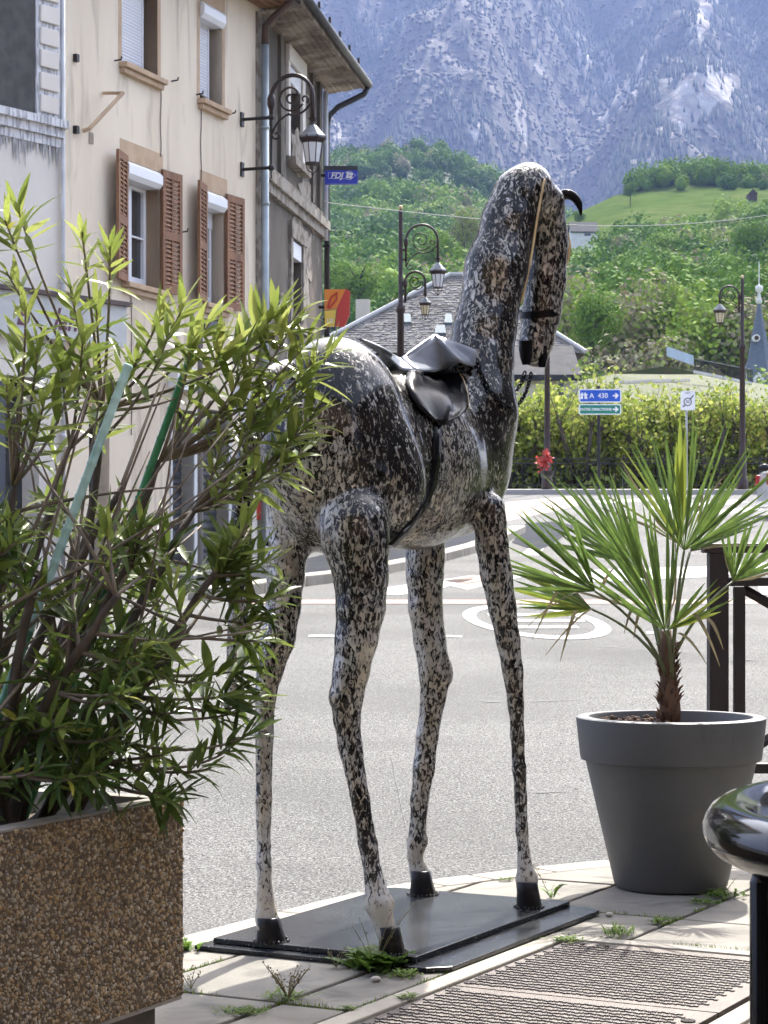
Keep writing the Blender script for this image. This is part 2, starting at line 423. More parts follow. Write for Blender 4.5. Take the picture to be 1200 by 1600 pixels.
# ------------------------------------------------------------------ the row of houses
class Fac:
    def __init__(s, O, ang):
        s.O = Vector((O[0], O[1], 0)); a = math.radians(ang)
        s.d = Vector((math.sin(a), math.cos(a), 0)); s.n = Vector((s.d.y, -s.d.x, 0))
    def pt(s, t, o, z): v = s.O+s.d*t+s.n*o; return Vector((v.x, v.y, z))
    def s_of(s, px, o=0.0):
        k = (px-CX)/F; q = s.O+s.n*o
        return (k*q.y-q.x)/(s.d.x-k*s.d.y)
    def sz(s, px, py, o=0.0):
        t = s.s_of(px, o); D = (s.O+s.d*t+s.n*o).y
        return t, H-(py-HY)/F*D
    def box(s, mb, s0, s1, o0, o1, z0, z1):
        return mb.hexa([s.pt(s0, o1, z0), s.pt(s1, o1, z0), s.pt(s1, o0, z0), s.pt(s0, o0, z0), s.pt(s0, o1, z1), s.pt(s1, o1, z1), s.pt(s1, o0, z1), s.pt(s0, o0, z1)])
    def wall(s, mb, s0, s1, z0, z1, ops, depth=.32, o=0.0):
        ss = sorted(set([s0, s1]+[v for q in ops for v in q[:2]])); zs = sorted(set([z0, z1]+[v for q in ops for v in q[2:4]]))
        for i in range(len(ss)-1):
            for k in range(len(zs)-1):
                cs, cz = (ss[i]+ss[i+1])/2, (zs[k]+zs[k+1])/2
                if any(q[0] < cs < q[1] and q[2] < cz < q[3] for q in ops): continue
                mb.quad(s.pt(ss[i], o, zs[k]), s.pt(ss[i+1], o, zs[k]), s.pt(ss[i+1], o, zs[k+1]), s.pt(ss[i], o, zs[k+1]))
        for a, b, c, d in [q[:4] for q in ops]:
            for (p, q, u, v) in ((a, c, b, c), (b, c, b, d), (b, d, a, d), (a, d, a, c)):
                mb.quad(s.pt(p, o, q), s.pt(u, o, v), s.pt(u, o-depth, v), s.pt(p, o-depth, q))
        return mb

M_cream = mat('cream render', (.76, .665, .52), .9, (.65, .555, .42), 1.4, 6, .35, .7, bump=.3, bscale=60, bdist=.004, dirt=(3.2, (.40, .335, .25), .55, .78), stretch=(1, 1, .16))
M_white = mat('white render', (.76, .71, .63), .9, (.66, .61, .54), 1.2, 6, .4, .7, bump=.2, bscale=50, bdist=.004, stretch=(1, 1, .5))
M_icicle = mat('weathered cornice', (.72, .72, .72), .85, (.35, .35, .36), 7, 5, .45, .6, bump=.3, bscale=40, stretch=(3, 3, .5))
M_rough = mat('dark roughcast', (.075, .072, .07), .95, (.11, .105, .1), 6, bump=.8, bscale=120, bdist=.008)
M_grey = mat('decrepit grey render', (.15, .128, .10), .95, (.085, .074, .06), 1.4, 7, .35, .65, bump=.5, bscale=25, bdist=.01, dirt=(2.2, (.27, .24, .195), .60, .66), stretch=(1, 1, .45))
M_peel = mat('peeling plaster', (.33, .295, .245), .95, (.18, .15, .115), 5, 6, .45, .6, bump=.6, bscale=30, bdist=.01)
M_stone = mat('sandstone trim', (.52, .38, .25), .85, (.44, .31, .2), 4, 5, bump=.3, bscale=50, bdist=.004)
M_shut = mat('brown wood shutter', (.27, .13, .06), .65, (.17, .078, .036), 6, 5, stretch=(1, 1, .12), bump=.3, bscale=30, bdist=.003)
M_pvc = mat('white window frame', (.78, .79, .80), .4)
M_roll = mat('white roller slat', (.74, .75, .78), .5)
M_glass = mat('window glass', (.035, .038, .04), .05, spec=.6, coat=.2)
M_curt = mat('net curtain', (.3, .29, .27), .9, (.22, .21, .2), 8, stretch=(6, 6, .4))
M_zinc = mat('zinc pipe', (.36, .41, .43), .45, (.28, .32, .34), 3, metal=.5)
M_zincw = mat('pale painted pipe', (.62, .64, .65), .5, (.5, .5, .5), 4)
M_brown = mat('brown gutter', (.09, .05, .038), .45, (.06, .035, .03), 5)
M_black = mat('black iron', (.018, .016, .016), .45, metal=.3, bump=.1, bscale=60)
M_wood = mat('weathered soffit board', (.40, .34, .27), .9, (.17, .13, .10), 2.5, 7, .4, .62, bump=.4, bscale=20, bdist=.006, dirt=(6, (.06, .05, .04), .62, .72), rnd=.14)
M_tile = mat('roof tile', (.16, .13, .12), .9, (.22, .18, .15), 8, bump=.6, bscale=20, bdist=.02)
M_dark = mat('dark interior', (.012, .011, .011), .8)
M_shopg = mat('grey shop shutter', (.075, .078, .082), .6, (.05, .05, .053), 5)
M_signw = mat('white sign board', (.72, .72, .72), .5)
M_blacktxt = mat('black lettering', (.03, .02, .025), .5)
M_plum = mat('dark plum lettering', (.12, .03, .06), .5)
M_red = mat('red paint', (.55, .05, .035), .5)
M_pipe_black = mat('black pipe', (.02, .02, .022), .4)

def bulk(fac, mbw, mbr, s0, s1, zt, depth, over, rise, zb=-1.5):
    # blind back and end walls, pitched roof above
    p = fac.pt
    mbw.quad(p(s0, 0, zb), p(s0, -depth, zb), p(s0, -depth, zt), p(s0, 0, zt)); mbw.quad(p(s1, -depth, zb), p(s1, 0, zb), p(s1, 0, zt), p(s1, -depth, zt))
    mbw.quad(p(s1, -depth, zb), p(s0, -depth, zb), p(s0, -depth, zt), p(s1, -depth, zt))
    h = depth/2
    mbw.add([p(s0, 0, zt), p(s0, -depth, zt), p(s0, -h, zt+rise)], [(0, 1, 2)]); mbw.add([p(s1, 0, zt), p(s1, -depth, zt), p(s1, -h, zt+rise)], [(0, 1, 2)])
    k = rise/h*over
    for a, b in ((over, -h), (-depth-over, -h)):
        za = zt+.14; zr = zt+rise+k+.14
        mbr.hexa([p(s0-.1, a, za-.1), p(s1+.1, a, za-.1), p(s1+.1, b, zr-.1), p(s0-.1, b, zr-.1), p(s0-.1, a, za), p(s1+.1, a, za), p(s1+.1, b, zr), p(s0-.1, b, zr)])

def sill(fac, s0, s1, z, par):
    mb = MB(); fac.box(mb, s0-.09, s1+.09, -.2, .13, z-.075, z); fac.box(mb, s0-.06, s1+.06, -.1, .085, z-.15, z-.077); return mb.build('sill', M_stone, par, bevel=.01)
def roller_box(fac, s0, s1, z, par):
    mb = MB(); pr = [(-.17, z), (.03, z), (.075, z-.05), (.075, z-.17), (.02, z-.235), (-.17, z-.235)]
    mb.prism([fac.pt(s0+.01, o, q) for o, q in pr], fac.d*(s1-s0-.02)); return mb.build('roller_box', M_pvc, par)
def casement(fac, s0, s1, z0, z1, par, leaves=1, ztop=None):
    w = MB(); fw = .055; o0, o1 = -.27, -.2
    for a, b, c, d in ((s0, s0+fw, z0, z1), (s1-fw, s1, z0, z1), (s0+fw, s1-fw, z0, z0+fw), (s0+fw, s1-fw, z1-fw, z1)): fac.box(w, a, b, o0, o1, c, d)
    sw = .05; m = (s0+s1)/2; zm = z0+(z1-z0)*.48
    lv = [(s0+fw+.003, m-.003), (m+.003, s1-fw-.003)]
    for a, b in lv:
        for q in ((a, a+sw, z0+fw, z1-fw), (b-sw, b, z0+fw, z1-fw), (a+sw, b-sw, z0+fw, z0+fw+sw+.03), (a+sw, b-sw, z1-fw-sw, z1-fw), (a+sw, b-sw, zm-.012, zm+.012)): fac.box(w, q[0], q[1], o0+.01, o1+.015, q[2], q[3])
    win = w.build('window', M_pvc, par)
    for a, b in lv:
        for c, d in ((z0+fw+sw+.03, zm-.012), (zm+.012, z1-fw-sw)):
            g = MB(); fac.box(g, a+sw, b-sw, o0+.025, o0+.035, c, d); g.build('pane', M_glass, win)
    b_ = MB(); fac.box(b_, s0+fw, s1-fw, -.60, -.5, z0, z1); b_.build('curtain', M_curt, win)
    return win
def shutter(fac, sh, w, z0, z1, par, side, open_ang=6):
    # louvred leaf hinged at sh and folded back against the wall
    a = math.radians(open_ang); d = fac.d*side; dn = (d*math.cos(a)+fac.n*math.sin(a)); nn = (fac.n*math.cos(a)-d*math.sin(a))
    o = fac.pt(sh, .03, 0); th = .04; mb = MB(); st = .075
    def bx(u0, u1, q0, q1, zz0, zz1):
        f = lambda u, q, z: Vector((0, 0, z))+o+dn*u+nn*q
        mb.hexa([f(u0, q0, zz0), f(u1, q0, zz0), f(u1, q1, zz0), f(u0, q1, zz0), f(u0, q0, zz1), f(u1, q0, zz1), f(u1, q1, zz1), f(u0, q1, zz1)])
    zm = z0+(z1-z0)*.47
    bx(0, st, 0, th, z0, z1); bx(w-st, w, 0, th, z0, z1)
    for za, zb in ((z0, z0+.11), (zm-.06, zm+.06), (z1-.11, z1)): bx(st, w-st, .001, th-.001, za, zb)
    bx(w/2-.02, w/2+.02, .002, th-.002, z0+.1, z1-.1)
    for za, zb in ((z0+.11, zm-.06), (zm+.06, z1-.11)):
        n = int((zb-za)/.062)
        for i in range(n):
            z = za+(i+.5)*(zb-za)/n
            f = lambda u, q, z_: Vector((0, 0, z_))+o+dn*u+nn*q
            mb.hexa([f(st, .003, z+.030), f(w-st, .003, z+.030), f(w-st, .010, z+.036), f(st, .010, z+.036), f(st, th-.008, z-.024), f(w-st, th-.008, z-.024), f(w-st, th-.001, z-.018), f(st, th-.001, z-.018)])
    back = MB()
    return mb.build('shutter', M_shut, par)

# ---- cream house
FC = Fac((-3.6, 30.0), 20.1)
sL, sR = FC.s_of(93), FC.s_of(408)
w1 = (FC.s_of(194), FC.s_of(248)); w2 = (FC.s_of(318), FC.s_of(349))
zlb, zlt = FC.sz(195, 441)[1], FC.sz(195, 249)[1]
zub = FC.sz(190, 98)[1]; zut = FC.sz(313, 0)[1]
u1 = (FC.s_of(190), FC.s_of(246)); u2 = (FC.s_of(312), FC.s_of(347))
zeave = FC.sz(400, 8)[1]
ch = thing('cream_house', FC.pt(0, 0, .97), 'cream rendered house with brown louvred shutters and white roller blinds', 'house')
dr = (FC.s_of(139), FC.s_of(171), .75, FC.sz(150, 637)[1])
sh1 = (FC.s_of(268), FC.s_of(302), .78, FC.sz(285, 640)[1]); sh2 = (FC.s_of(315), FC.s_of(356), .78, FC.sz(330, 640)[1])
ops = [(w1[0], w1[1], zlb, zlt), (w2[0], w2[1], zlb, zlt), (u1[0], u1[1], zub, zut), (u2[0], u2[1], zub, zut), dr, sh1, sh2]
mb = MB(); FC.wall(mb, sL, sR, -1.5, zeave, ops)
rf = MB(); bulk(FC, mb, rf, sL, sR, zeave, 8.0, .5, 3.2)
cw = mb.build('wall', M_cream, ch)
rf.build('roof', M_tile, ch)
for (a, b) in (w1, w2):
    wn_ = casement(FC, a, b, zlb+.02, zlt-(.2 if a == w1[0] else .2), ch)
    sill(FC, a, b, zlb, wn_); roller_box(FC, a, b, zlt-.02, wn_)
    mb = MB(); FC.box(mb, a-.13, b+.13, -.2, .004, zlt+.003, zlt+.27); mb.build('lintel', M_stone, wn_)
    for e in (-1, 1):
        mb = MB(); q = a if e < 0 else b
        FC.box(mb, min(q, q+e*.1), max(q, q+e*.1), -.24, .003, zlb, zlt); mb.build('jamb', M_stone, wn_)
    wsh = (FC.s_of(194)-FC.s_of(165))*.98
    for q, sd in ((a, -1), (b, 1)):
        shutter(FC, q+sd*.01, wsh, zlb-.01, zlt+.04, wn_, sd, 13 if sd < 0 else 5)
    if a == w2[0]:
        mb = MB(); FC.box(mb, a+.06, b-.02, -.19, -.175, zlt-.5, zlt-.2); mb.build('roller_blind', M_roll, wn_)
for k, (a, b) in enumerate((u1, u2)):
    mb = MB(); zz = zub+(0.02 if k == 0 else .16); zt_ = zut-.1; n = int((zt_-zz)/.045); o = -.18
    for i in range(n):
        z = zz+i*(zt_-zz)/n; h = (zt_-zz)/n
        mb.grid([[FC.pt(q, o, z), FC.pt(q, o+.012, z+h*.3), FC.pt(q, o+.012, z+h*.75), FC.pt(q, o, z+h)] for q in (b-.16, a+.02)])
    wn_ = mb.build('window', M_roll, ch)
    mb = MB(); FC.box(mb, a, b, -.5, -.42, zub, zut); mb.build('pane', M_glass, wn_)
    mb = MB(); FC.box(mb, b-.16, b-.12, -.26, -.16, zub, zut); mb.build('frame', M_pvc, wn_)
    sill(FC, a, b, zub, wn_); roller_box(FC, a, b, zut-.02, wn_)
    for e in (-1, 1):
        mb = MB(); q = a if e < 0 else b
        FC.box(mb, min(q, q+e*.1), max(q, q+e*.1), -.24, .003, zub, zut+.1); mb.build('jamb', M_stone, wn_)
    mb = MB(); FC.box(mb, a-.1, b+.1, -.2, .004, zut+.003, zut+.24); mb.build('lintel', M_stone, wn_)
# door, number plate, shop fronts
mb = MB(); FC.box(mb, dr[0]+.05, dr[1]-.02, -.3, -.22, dr[2], dr[3]-.02); d_ = mb.build('door', M_dark, ch)
mb = MB(); FC.box(mb, dr[0]-.05, dr[1]+.06, -.05, .03, dr[3], dr[3]+.24); mb.build('door_lintel', M_stone, d_)
mb = MB(); t, z = FC.sz(177, 617); FC.box(mb, t-.085, t+.085, .002, .012, z-.13, z+.13)
np_ = mb.build('number_plate', mat('blue enamel', (.02, .03, .12), .3), ch)
text('6', .22, FC.pt(t, .014, z), FC.d, (0, 0, 1), M_signw, np_)
for q in (sh1, sh2):
    mb = MB(); n = 22
    for i in range(n):
        z = q[2]+i*(q[3]-q[2])/n; h = (q[3]-q[2])/n
        mb.grid([[FC.pt(s_, -.2, z), FC.pt(s_, -.185, z+h*.4), FC.pt(s_, -.2, z+h*.95)] for s_ in (q[1], q[0])])
    f_ = mb.build('shop_shutter', M_shopg, ch)
    mb = MB(); FC.box(mb, q[0]-.06, q[0]+.0, -.25, .02, q[2], q[3]); FC.box(mb, q[1], q[1]+.1, -.25, .02, q[2], q[3]); mb.build('shop_frame', M_zincw, f_)
t, z0 = FC.sz(280, 610); z1 = FC.sz(280, 575)[1]
mb = MB(); FC.box(mb, FC.s_of(262), FC.s_of(300), .01, .16, z0, z1); mb.build('shop_lamp_box', M_signw, ch)
mb = MB(); FC.box(mb, FC.s_of(392), FC.s_of(404), .002, .03, .9, FC.sz(400, 745)[1]); mb.build('pale_pilaster', M_white, ch)
mb = MB(); FC.box(mb, FC.s_of(398), FC.s_of(409), .031, .045, FC.sz(400, 812)[1], FC.sz(400, 778)[1]); mb.build('red_panel', M_red, ch)
# fittings on the wall
def stub(px, py, l=.1, r=.012, m=M_black):
    t, z = FC.sz(px, py); MB().tube([FC.pt(t, -.01, z), FC.pt(t, l, z+.01), FC.pt(t, l+.01, z+.05)], r, 6).build('shutter_catch', m, ch)
for p in ((179, 95), (268, 127), (307, 148), (358, 178), (283, 363), (371, 402)): stub(*p)
for px, py in ((116, 91), (116, 203)):
    t, z = FC.sz(px, py); mb = MB(); FC.box(mb, t-.035, t+.035, -.01, .06, z-.05, z+.05); mb.build('iron_stub', M_black, ch)
ta, za = FC.sz(126, 205); tb, zb_ = FC.sz(159, 148)
mb = MB(); mb.tube([FC.pt(ta, .03, za), FC.pt(ta+.02, .12, za+.03), FC.pt(tb, .32, zb_), FC.pt(tb, .02, zb_+.02)], .028, 6); mb.build('old_flag_bracket', M_stone, ch)
t, z = FC.sz(142, 215); mb = MB(); FC.box(mb, t-.06, t+.06, .001, .01, z-.08, z+.07); mb.build('plaster_patch', mat('old patch', (.3, .25, .2), .95), ch)
for px, y0, y1 in ((250, 130, 245), (313, 160, 285), (204, 460, 680)):
    t, z0 = FC.sz(px, y1); z1 = FC.sz(px, y0)[1]
    MB().tube([FC.pt(t, .012, z0+(z1-z0)*k/6) + FC.d*.015*math.sin(k*1.7) for k in range(7)], .007, 5).build('facade_cable', M_brown, ch)
# downpipes, eave and gutter of the cream house
t = FC.s_of(93)
mb = MB(); mb.tube([FC.pt(t, .05, .8), FC.pt(t, .05, zeave)], .032, 10)
for z in (2.6, 4.6, 6.6, 8.4): mb.tube([FC.pt(t, .05, z), FC.pt(t, .05, z+.05)], .04, 10)
mb.build('downpipe', M_zincw, ch, True)
t = FC.s_of(414, .12); zt = FC.sz(414, 70, .12)[1]
mb = MB(); mb.tube([FC.pt(t, .12, .8), FC.pt(t, .12, zt)], .062, 12)
for z in (2.5, 4.7, 6.6, 7.8): mb.tube([FC.pt(t, .12, z), FC.pt(t, .12, z+.05)], .075, 12)
mb.build('downpipe', M_zinc, ch, True)
MB().tube([FC.pt(t, .12, zt), FC.pt(t, .13, zt+.3), FC.pt(t-.05, .3, zt+.42), FC.pt(t-.1, .6, zt+.62), FC.pt(t-.1, .66, zt+.8)], [.062, .062, .055, .055, .06], 10).build('gutter_neck', M_brown, ch, True)
mb = MB(); FC.box(mb, FC.s_of(402, .03), FC.s_of(409, .03), -.1, .03, .9, zeave-.1); mb.build('corner_quoin', M_peel, ch)
for i in range(4):
    o0 = .02+i*.12; mb = MB(); FC.box(mb, sL, sR+.2, o0, o0+.115, zeave-.02+i*.015, zeave+.02+i*.015); mb.build('soffit_board', mat('brown soffit', (.30, .17, .09), .8, (.2, .1, .06), 4) if i == 0 else MATS['brown soffit'], ch)
mb = MB(); mb.tube([FC.pt(sL, .58, zeave+.06), FC.pt(sR+.2, .58, zeave+.06)], .075, 10); mb.build('gutter', M_brown, ch, True)

# ---- white house on the left
cr = FC.pt(sL, 0, 0)
FW = Fac((cr.x-math.sin(math.radians(35))*7, cr.y-math.cos(math.radians(35))*7), 35)
wh = thing('white_house', FW.pt(6, 0, .97), 'white rendered shop house with dark roughcast panel and quoins, left edge', 'house')
e = 7.0
zc0 = FW.sz(45, 232)[1]; zc1 = FW.sz(45, 180)[1]
mb = MB(); FW.wall(mb, 0, e, -1.5, 10.4, [(1.2, 2.4, zc1+.5, 9.4), (1.5, 6.62, .8, 3.35)]); rf = MB(); bulk(FW, mb, rf, 0, e, 10.4, 8, .5, 3); mb.build('wall', M_white, wh); rf.build('roof', M_tile, wh)
mb = MB(); FW.box(mb, 1.2, 2.4, -.4, -.3, zc1+.5, 9.4); mb.build('window', M_glass, wh)
mb = MB(); FW.box(mb, 1.5, 6.62, -.4, -.3, .8, 3.35); mb.build('shop_window', M_glass, wh)
sq = FW.s_of(52)
mb = MB(); FW.box(mb, 3.0, sq, .002, .03, zc1+.02, 10.3); mb.build('roughcast_panel', M_rough, wh)
zq = zc1+.02; hq = (FW.sz(70, 115)[1]-FW.sz(70, 150)[1])
mb = MB(); FW.box(mb, sq+.01, e-.03, .002, .045, zq, 10.3); mb.build('quoin_backing', M_icicle, wh)
while zq < 10:
    mb = MB(); FW.box(mb, sq+.06, e-.09, .046, .085, zq+.05, zq+hq-.02); mb.build('quoin', M_white, wh, bevel=.012); zq += hq
mb = MB(); FW.box(mb, 0, e+.02, .001, .16, zc1-.1, zc1); FW.box(mb, 0, e, .001, .10, zc1-.22, zc1-.102); FW.box(mb, 0, e, .001, .05, zc1-.34, zc1-.222); mb.build('cornice', M_icicle, wh)
mb = MB()
x = 2.0
while x < e:                                        # hanging lime drips under the cornice
    l = R.uniform(.08, .36); mb.add([FW.pt(x, .02, zc1-.34), FW.pt(x+.045, .02, zc1-.34), FW.pt(x+.022, .012, zc1-.34-l), FW.pt(x+.022, .045, zc1-.34)], [(0, 1, 2), (0, 2, 3), (3, 2, 1)]); x += R.uniform(.04, .07)
mb.build('lime_drips', M_icicle, wh)
zs1 = FW.sz(155, 474, .12)[1]; zs0 = FW.sz(155, 538, .12)[1]
sg = thing('shop_fascia_sign', FW.pt(6.5, .06, zs0), 'pale shop fascia board with dark plum lettering above the white house shop', 'sign')
mb = MB(); FW.box(mb, 2.0, 8.15, .06, .14, zs0, zs1); mb.build('board', mat('pale fascia', (.55, .56, .53), .5, (.48, .49, .47), 2), sg)
mb = MB(); FW.box(mb, 1.95, 8.2, .05, .2, zs1+.002, zs1+.06); mb.build('cap_strip', M_brown, sg)
text('B    lan,', .40, FW.pt(FW.s_of(128, .145), .145, (zs0+zs1)/2-.02), FW.d, (0, 0, 1), M_plum, sg, shear=.35, align='RIGHT', bold=.006)

# ---- decrepit grey house
g0 = FC.pt(sR+.02, -.02, 0)
FG = Fac((g0.x, g0.y), 8.5)
gL = FG.s_of(504)
zw = FG.sz(500, 132)[1]
gh = thing('grey_house', FG.pt(0, 0, 1.1), 'decrepit grey house with peeling plaster and deep wooden eaves', 'house')
a0, a1 = FG.s_of(450), FG.s_of(469)
b0, b1 = FG.s_of(454), FG.s_of(470)
up_ = (a0, a1, FG.sz(450, 245)[1], FG.sz(450, 98)[1]); lo_ = (b0, b1, FG.sz(454, 505)[1], FG.sz(454, 372)[1])
mb = MB(); FG.wall(mb, 0, gL, -1.5, zw, [up_, lo_]); rf = MB(); bulk(FG, mb, rf, 0, gL, zw, 8.6, .72, 3.4); mb.build('wall', M_grey, gh); rf.build('roof', M_tile, gh)
for q, m_ in ((up_, M_white), (lo_, M_peel)):
    mb = MB(); FG.box(mb, q[0], q[1], -.2, -.15, q[2], q[3]); w_ = mb.build('window', M_grey if q is lo_ else M_glass, gh)
    mb = MB()
    FG.box(mb, q[0]-.18, q[0]-.002, .002, .05, q[2], q[3]); FG.box(mb, q[1]+.002, q[1]+.25, .002, .05, q[2], q[3]); FG.box(mb, q[0]-.2, q[1]+.28, .002, .07, q[3]+.002, q[3]+.28)
    mb.build('surround', m_, w_)
    mb = MB(); FG.box(mb, q[0]-.1, q[1]+.2, .002, .16, q[2]-.14, q[2]-.002); mb.build('sill', M_peel, w_)
    mb = MB(); FG.box(mb, q[0]+.05, q[1]-.05, -.14, .02, q[3]-.3, q[3]-.03); mb.build('roller_box', M_pvc, w_)
zsc = FG.sz(418, 278)[1]
mb = MB(); FG.box(mb, -.02, gL+.05, .002, .14, zsc-.1, zsc+.06); FG.box(mb, -.02, gL+.05, .002, .08, zsc-.26, zsc-.102); FG.box(mb, -.02, gL+.05, .002, .05, zsc+.062, zsc+.2); mb.build('string_course', M_peel, gh)
for s_ in (FG.s_of(436), FG.s_of(486), FG.s_of(497)):
    mb = MB(); FG.box(mb, s_-.12, s_+.12, .002, .06, zsc+.21, zw); mb.build('pilaster', M_grey, gh)
for i, (px, py, w, h) in enumerate(((462, 235, .5, .9), (478, 300, .8, .5), (465, 350, .5, .45), (480, 400, .4, 1.0), (488, 330, .3, .8), (476, 460, .35, .7), (440, 480, .5, .5))):
    t, z = FG.sz(px, py); mb = MB(); ring = []
    for k in range(14):
        a = k*math.pi/7; r = R.uniform(.6, 1.15); ring.append(FG.pt(t+math.cos(a)*w*r, .004+.004*i, z+math.sin(a)*h*r*.5))
    mb.prism(ring, FG.n*.012); mb.build('plaster_patch', M_peel, gh)
# boarded eave
for i in range(7):
    o0 = .0+i*.099; zb = zw-.02+.015*i
    L_ = gL+.5; cuts = [-.1, R.uniform(1.5, 4.0), L_]
    for k in range(2):
        mb = MB(); FG.box(mb, cuts[k]+.006, cuts[k+1], o0, o0+.094, zb+R.uniform(-.006, .006), zb+.03); mb.build('soffit_board', M_wood, gh)
mb = MB(); FG.box(mb, -.2, gL+.5, .69, .725, zw+.02, zw+.2); mb.build('fascia', M_wood, gh)
mb = MB(); mb.tube([FG.pt(-.3, .79, zw+.13), FG.pt(gL+.5, .79, zw+.13)], .07, 10); mb.build('gutter', mat('dark gutter', (.05, .05, .052), .5, (.08, .078, .075), 5), gh, True)
for i in range(6):
    mb = MB(); t = -.2+i*1.0; FG.box(mb, t, t+.04, .78, .82, zw+.235, zw+.34); mb.build('gutter_hook', M_black, gh)
mb = MB(); e1 = gL+.12
mb.tube([FG.pt(gL+.45, .78, zw+.08), FG.pt(gL+.42, .7, zw-.06), FG.pt(gL+.2, .25, zw-.33), FG.pt(e1, .1, zw-.5), FG.pt(e1, .06, zw-.7), FG.pt(e1, .06, 1.0)], .055, 10); mb.build('downpipe', M_pipe_black, gh, True)
mb = MB(); mb.tube([FG.pt(gL-.12, .08, zsc-.3), FG.pt(gL-.12, .08, zw-.1)], .05, 10); mb.build('downpipe', M_zincw, gh, True)
for z in (3.2, 5.4, zsc-.4): FG.box(MB(), e1-.09, e1+.09, .0, .13, z, z+.04).build('pipe_bracket', M_black, gh)

# ---- blue betting sign on the far corner
M_blue = mat('blue sign', (.012, .03, .42), .35); M_navy = mat('dark grey sign', (.035, .037, .045), .5)
D = 39.6; a, b = P(508, 260, D), P(559, 288, D); zm = P(508, 267, D).z
bs = thing('blue_hanging_sign', (a.x, D, b.z), 'blue projecting sign with white lettering and clover at the grey house corner', 'sign')
mb = MB(); mb.box(a.x, b.x, D-.06, D+.06, b.z, zm); mb.build('panel', M_blue, bs)
mb = MB(); mb.box(a.x-.03, b.x, D-.062, D+.062, zm+.001, a.z); mb.build('top_band', M_navy, bs)
mb = MB(); mb.tube([(a.x-.55, D, (a.z+b.z)/2), (a.x, D, (a.z+b.z)/2)], .03, 8); mb.build('arm', M_black, bs)
text('FDJ', .15, P(526, 274.5, D-.068), (1, 0, 0), (0, 0, 1), M_signw, bs, shear=.25, bold=.004)
mb = MB(); q = P(546, 274, D-.064)
for k in range(4):
    an = k*math.pi/2+.6; c = q+Vector((math.cos(an)*.042, 0, math.sin(an)*.042)); mb.prism([c+Vector((math.cos(t*.785)*.034, 0, math.sin(t*.785)*.034)) for t in range(8)], (0, -.002, 0))
mb.build('clover_mark', M_signw, bs)
pp = [P(513, 270, D-.064), P(538, 269.5, D-.064), P(547, 267, D-.064), P(556, 274, D-.064), P(547, 281, D-.064), P(538, 279, D-.064), P(513, 279, D-.064)]
mb = MB()
for i in range(7): mb.tube([pp[i], pp[(i+1) % 7]], .0028, 4)
mb.build('outline_mark', M_signw, bs)
# ---- red and orange tobacco sign below it
D = 38.6
ts = thing('red_orange_shop_sign', P(510, 512, D), 'red and orange projecting shop sign low on the grey house corner', 'sign')
M_org = mat('orange sign', (.75, .24, .02), .4); M_yel = mat('yellow sign', (.8, .55, .08), .4)
def q3(x, y, dd=0.0): return P(x, y, D+dd)
mb = MB(); mb.prism([q3(507, 452), q3(540, 452), q3(526, 482), q3(507, 484)], (0, .12, 0)); mb.build('orange_face', M_org, ts)
mb = MB(); mb.prism([q3(540.5, 451), q3(547, 455), q3(546, 492), q3(538, 510), q3(524, 510), q3(526.5, 482)], (0, .12, 0)); mb.build('red_face', M_red, ts)
mb = MB(); mb.prism([q3(507, 486), q3(525, 484), q3(522, 510), q3(508, 510)], (0, .1, 0)); mb.build('yellow_face', M_yel, ts)
text('18', .13, q3(515, 502, -.004), (1, 0, 0), (0, 0, 1), M_signw, ts)
mb = MB(); mb.tube([q3(512, 480, -.01), q3(518, 464, -.01), q3(527, 457, -.01), q3(526, 468, -.01), q3(514, 482, -.01)], .02, 6); mb.build('flame_mark', M_red, ts)
mb = MB(); mb.tube([q3(498, 480, .06), q3(508, 480, .06)], .03, 6); mb.build('arm', M_black, ts)
# ---- white hanging board by the cream house and a grey post
D = 31.0
wb = thing('white_blade_sign', P(378, 650, D), 'white shield-shaped hanging sign with script lettering below the cream house', 'sign')
mb = MB(); mb.prism([P(362, 606, D), P(372, 600, D), P(384, 592, D), P(391, 600, D), P(390, 640, D), P(377, 650, D), P(360, 648, D)], (0, .06, 0)); mb.build('board', M_signw, wb)
text('és de', .17, P(376, 630, D-.004), (1, 0, .08), (0, 0, 1), M_blacktxt, wb, shear=.35)
MB().tube([P(372, 600, D+.03), FC.pt(FC.s_of(395), 0, P(372, 600, D).z)], .02, 6).build('arm', M_black, wb)
D = 27.5
gp = thing('grey_sign_post', P(313, 885, D), 'thin grey pole with a dark framed sign plate before the cream house', 'sign post')
z0 = road_z(D)
MB().tube([(P(313, 0, D).x, D, z0-.1), (P(313, 0, D).x, D, P(313, 490, D).z)], .036, 8).build('pole', mat('grey brown pole', (.17, .15, .13), .6), gp)
mb = MB(); mb.prism([P(317, 497, D-.05), P(347, 499, D-.05), P(342, 522, D-.05), P(316, 520, D-.05)], (0, .03, 0)); pl = mb.build('sign_plate', M_black, gp)
mb = MB(); mb.prism([P(321, 501, D-.054), P(342, 502.5, D-.054), P(338, 518, D-.054), P(320, 517, D-.054)], (0, .003, 0)); mb.build('sign_face', mat('grey sign back', (.2, .21, .22), .5), pl)
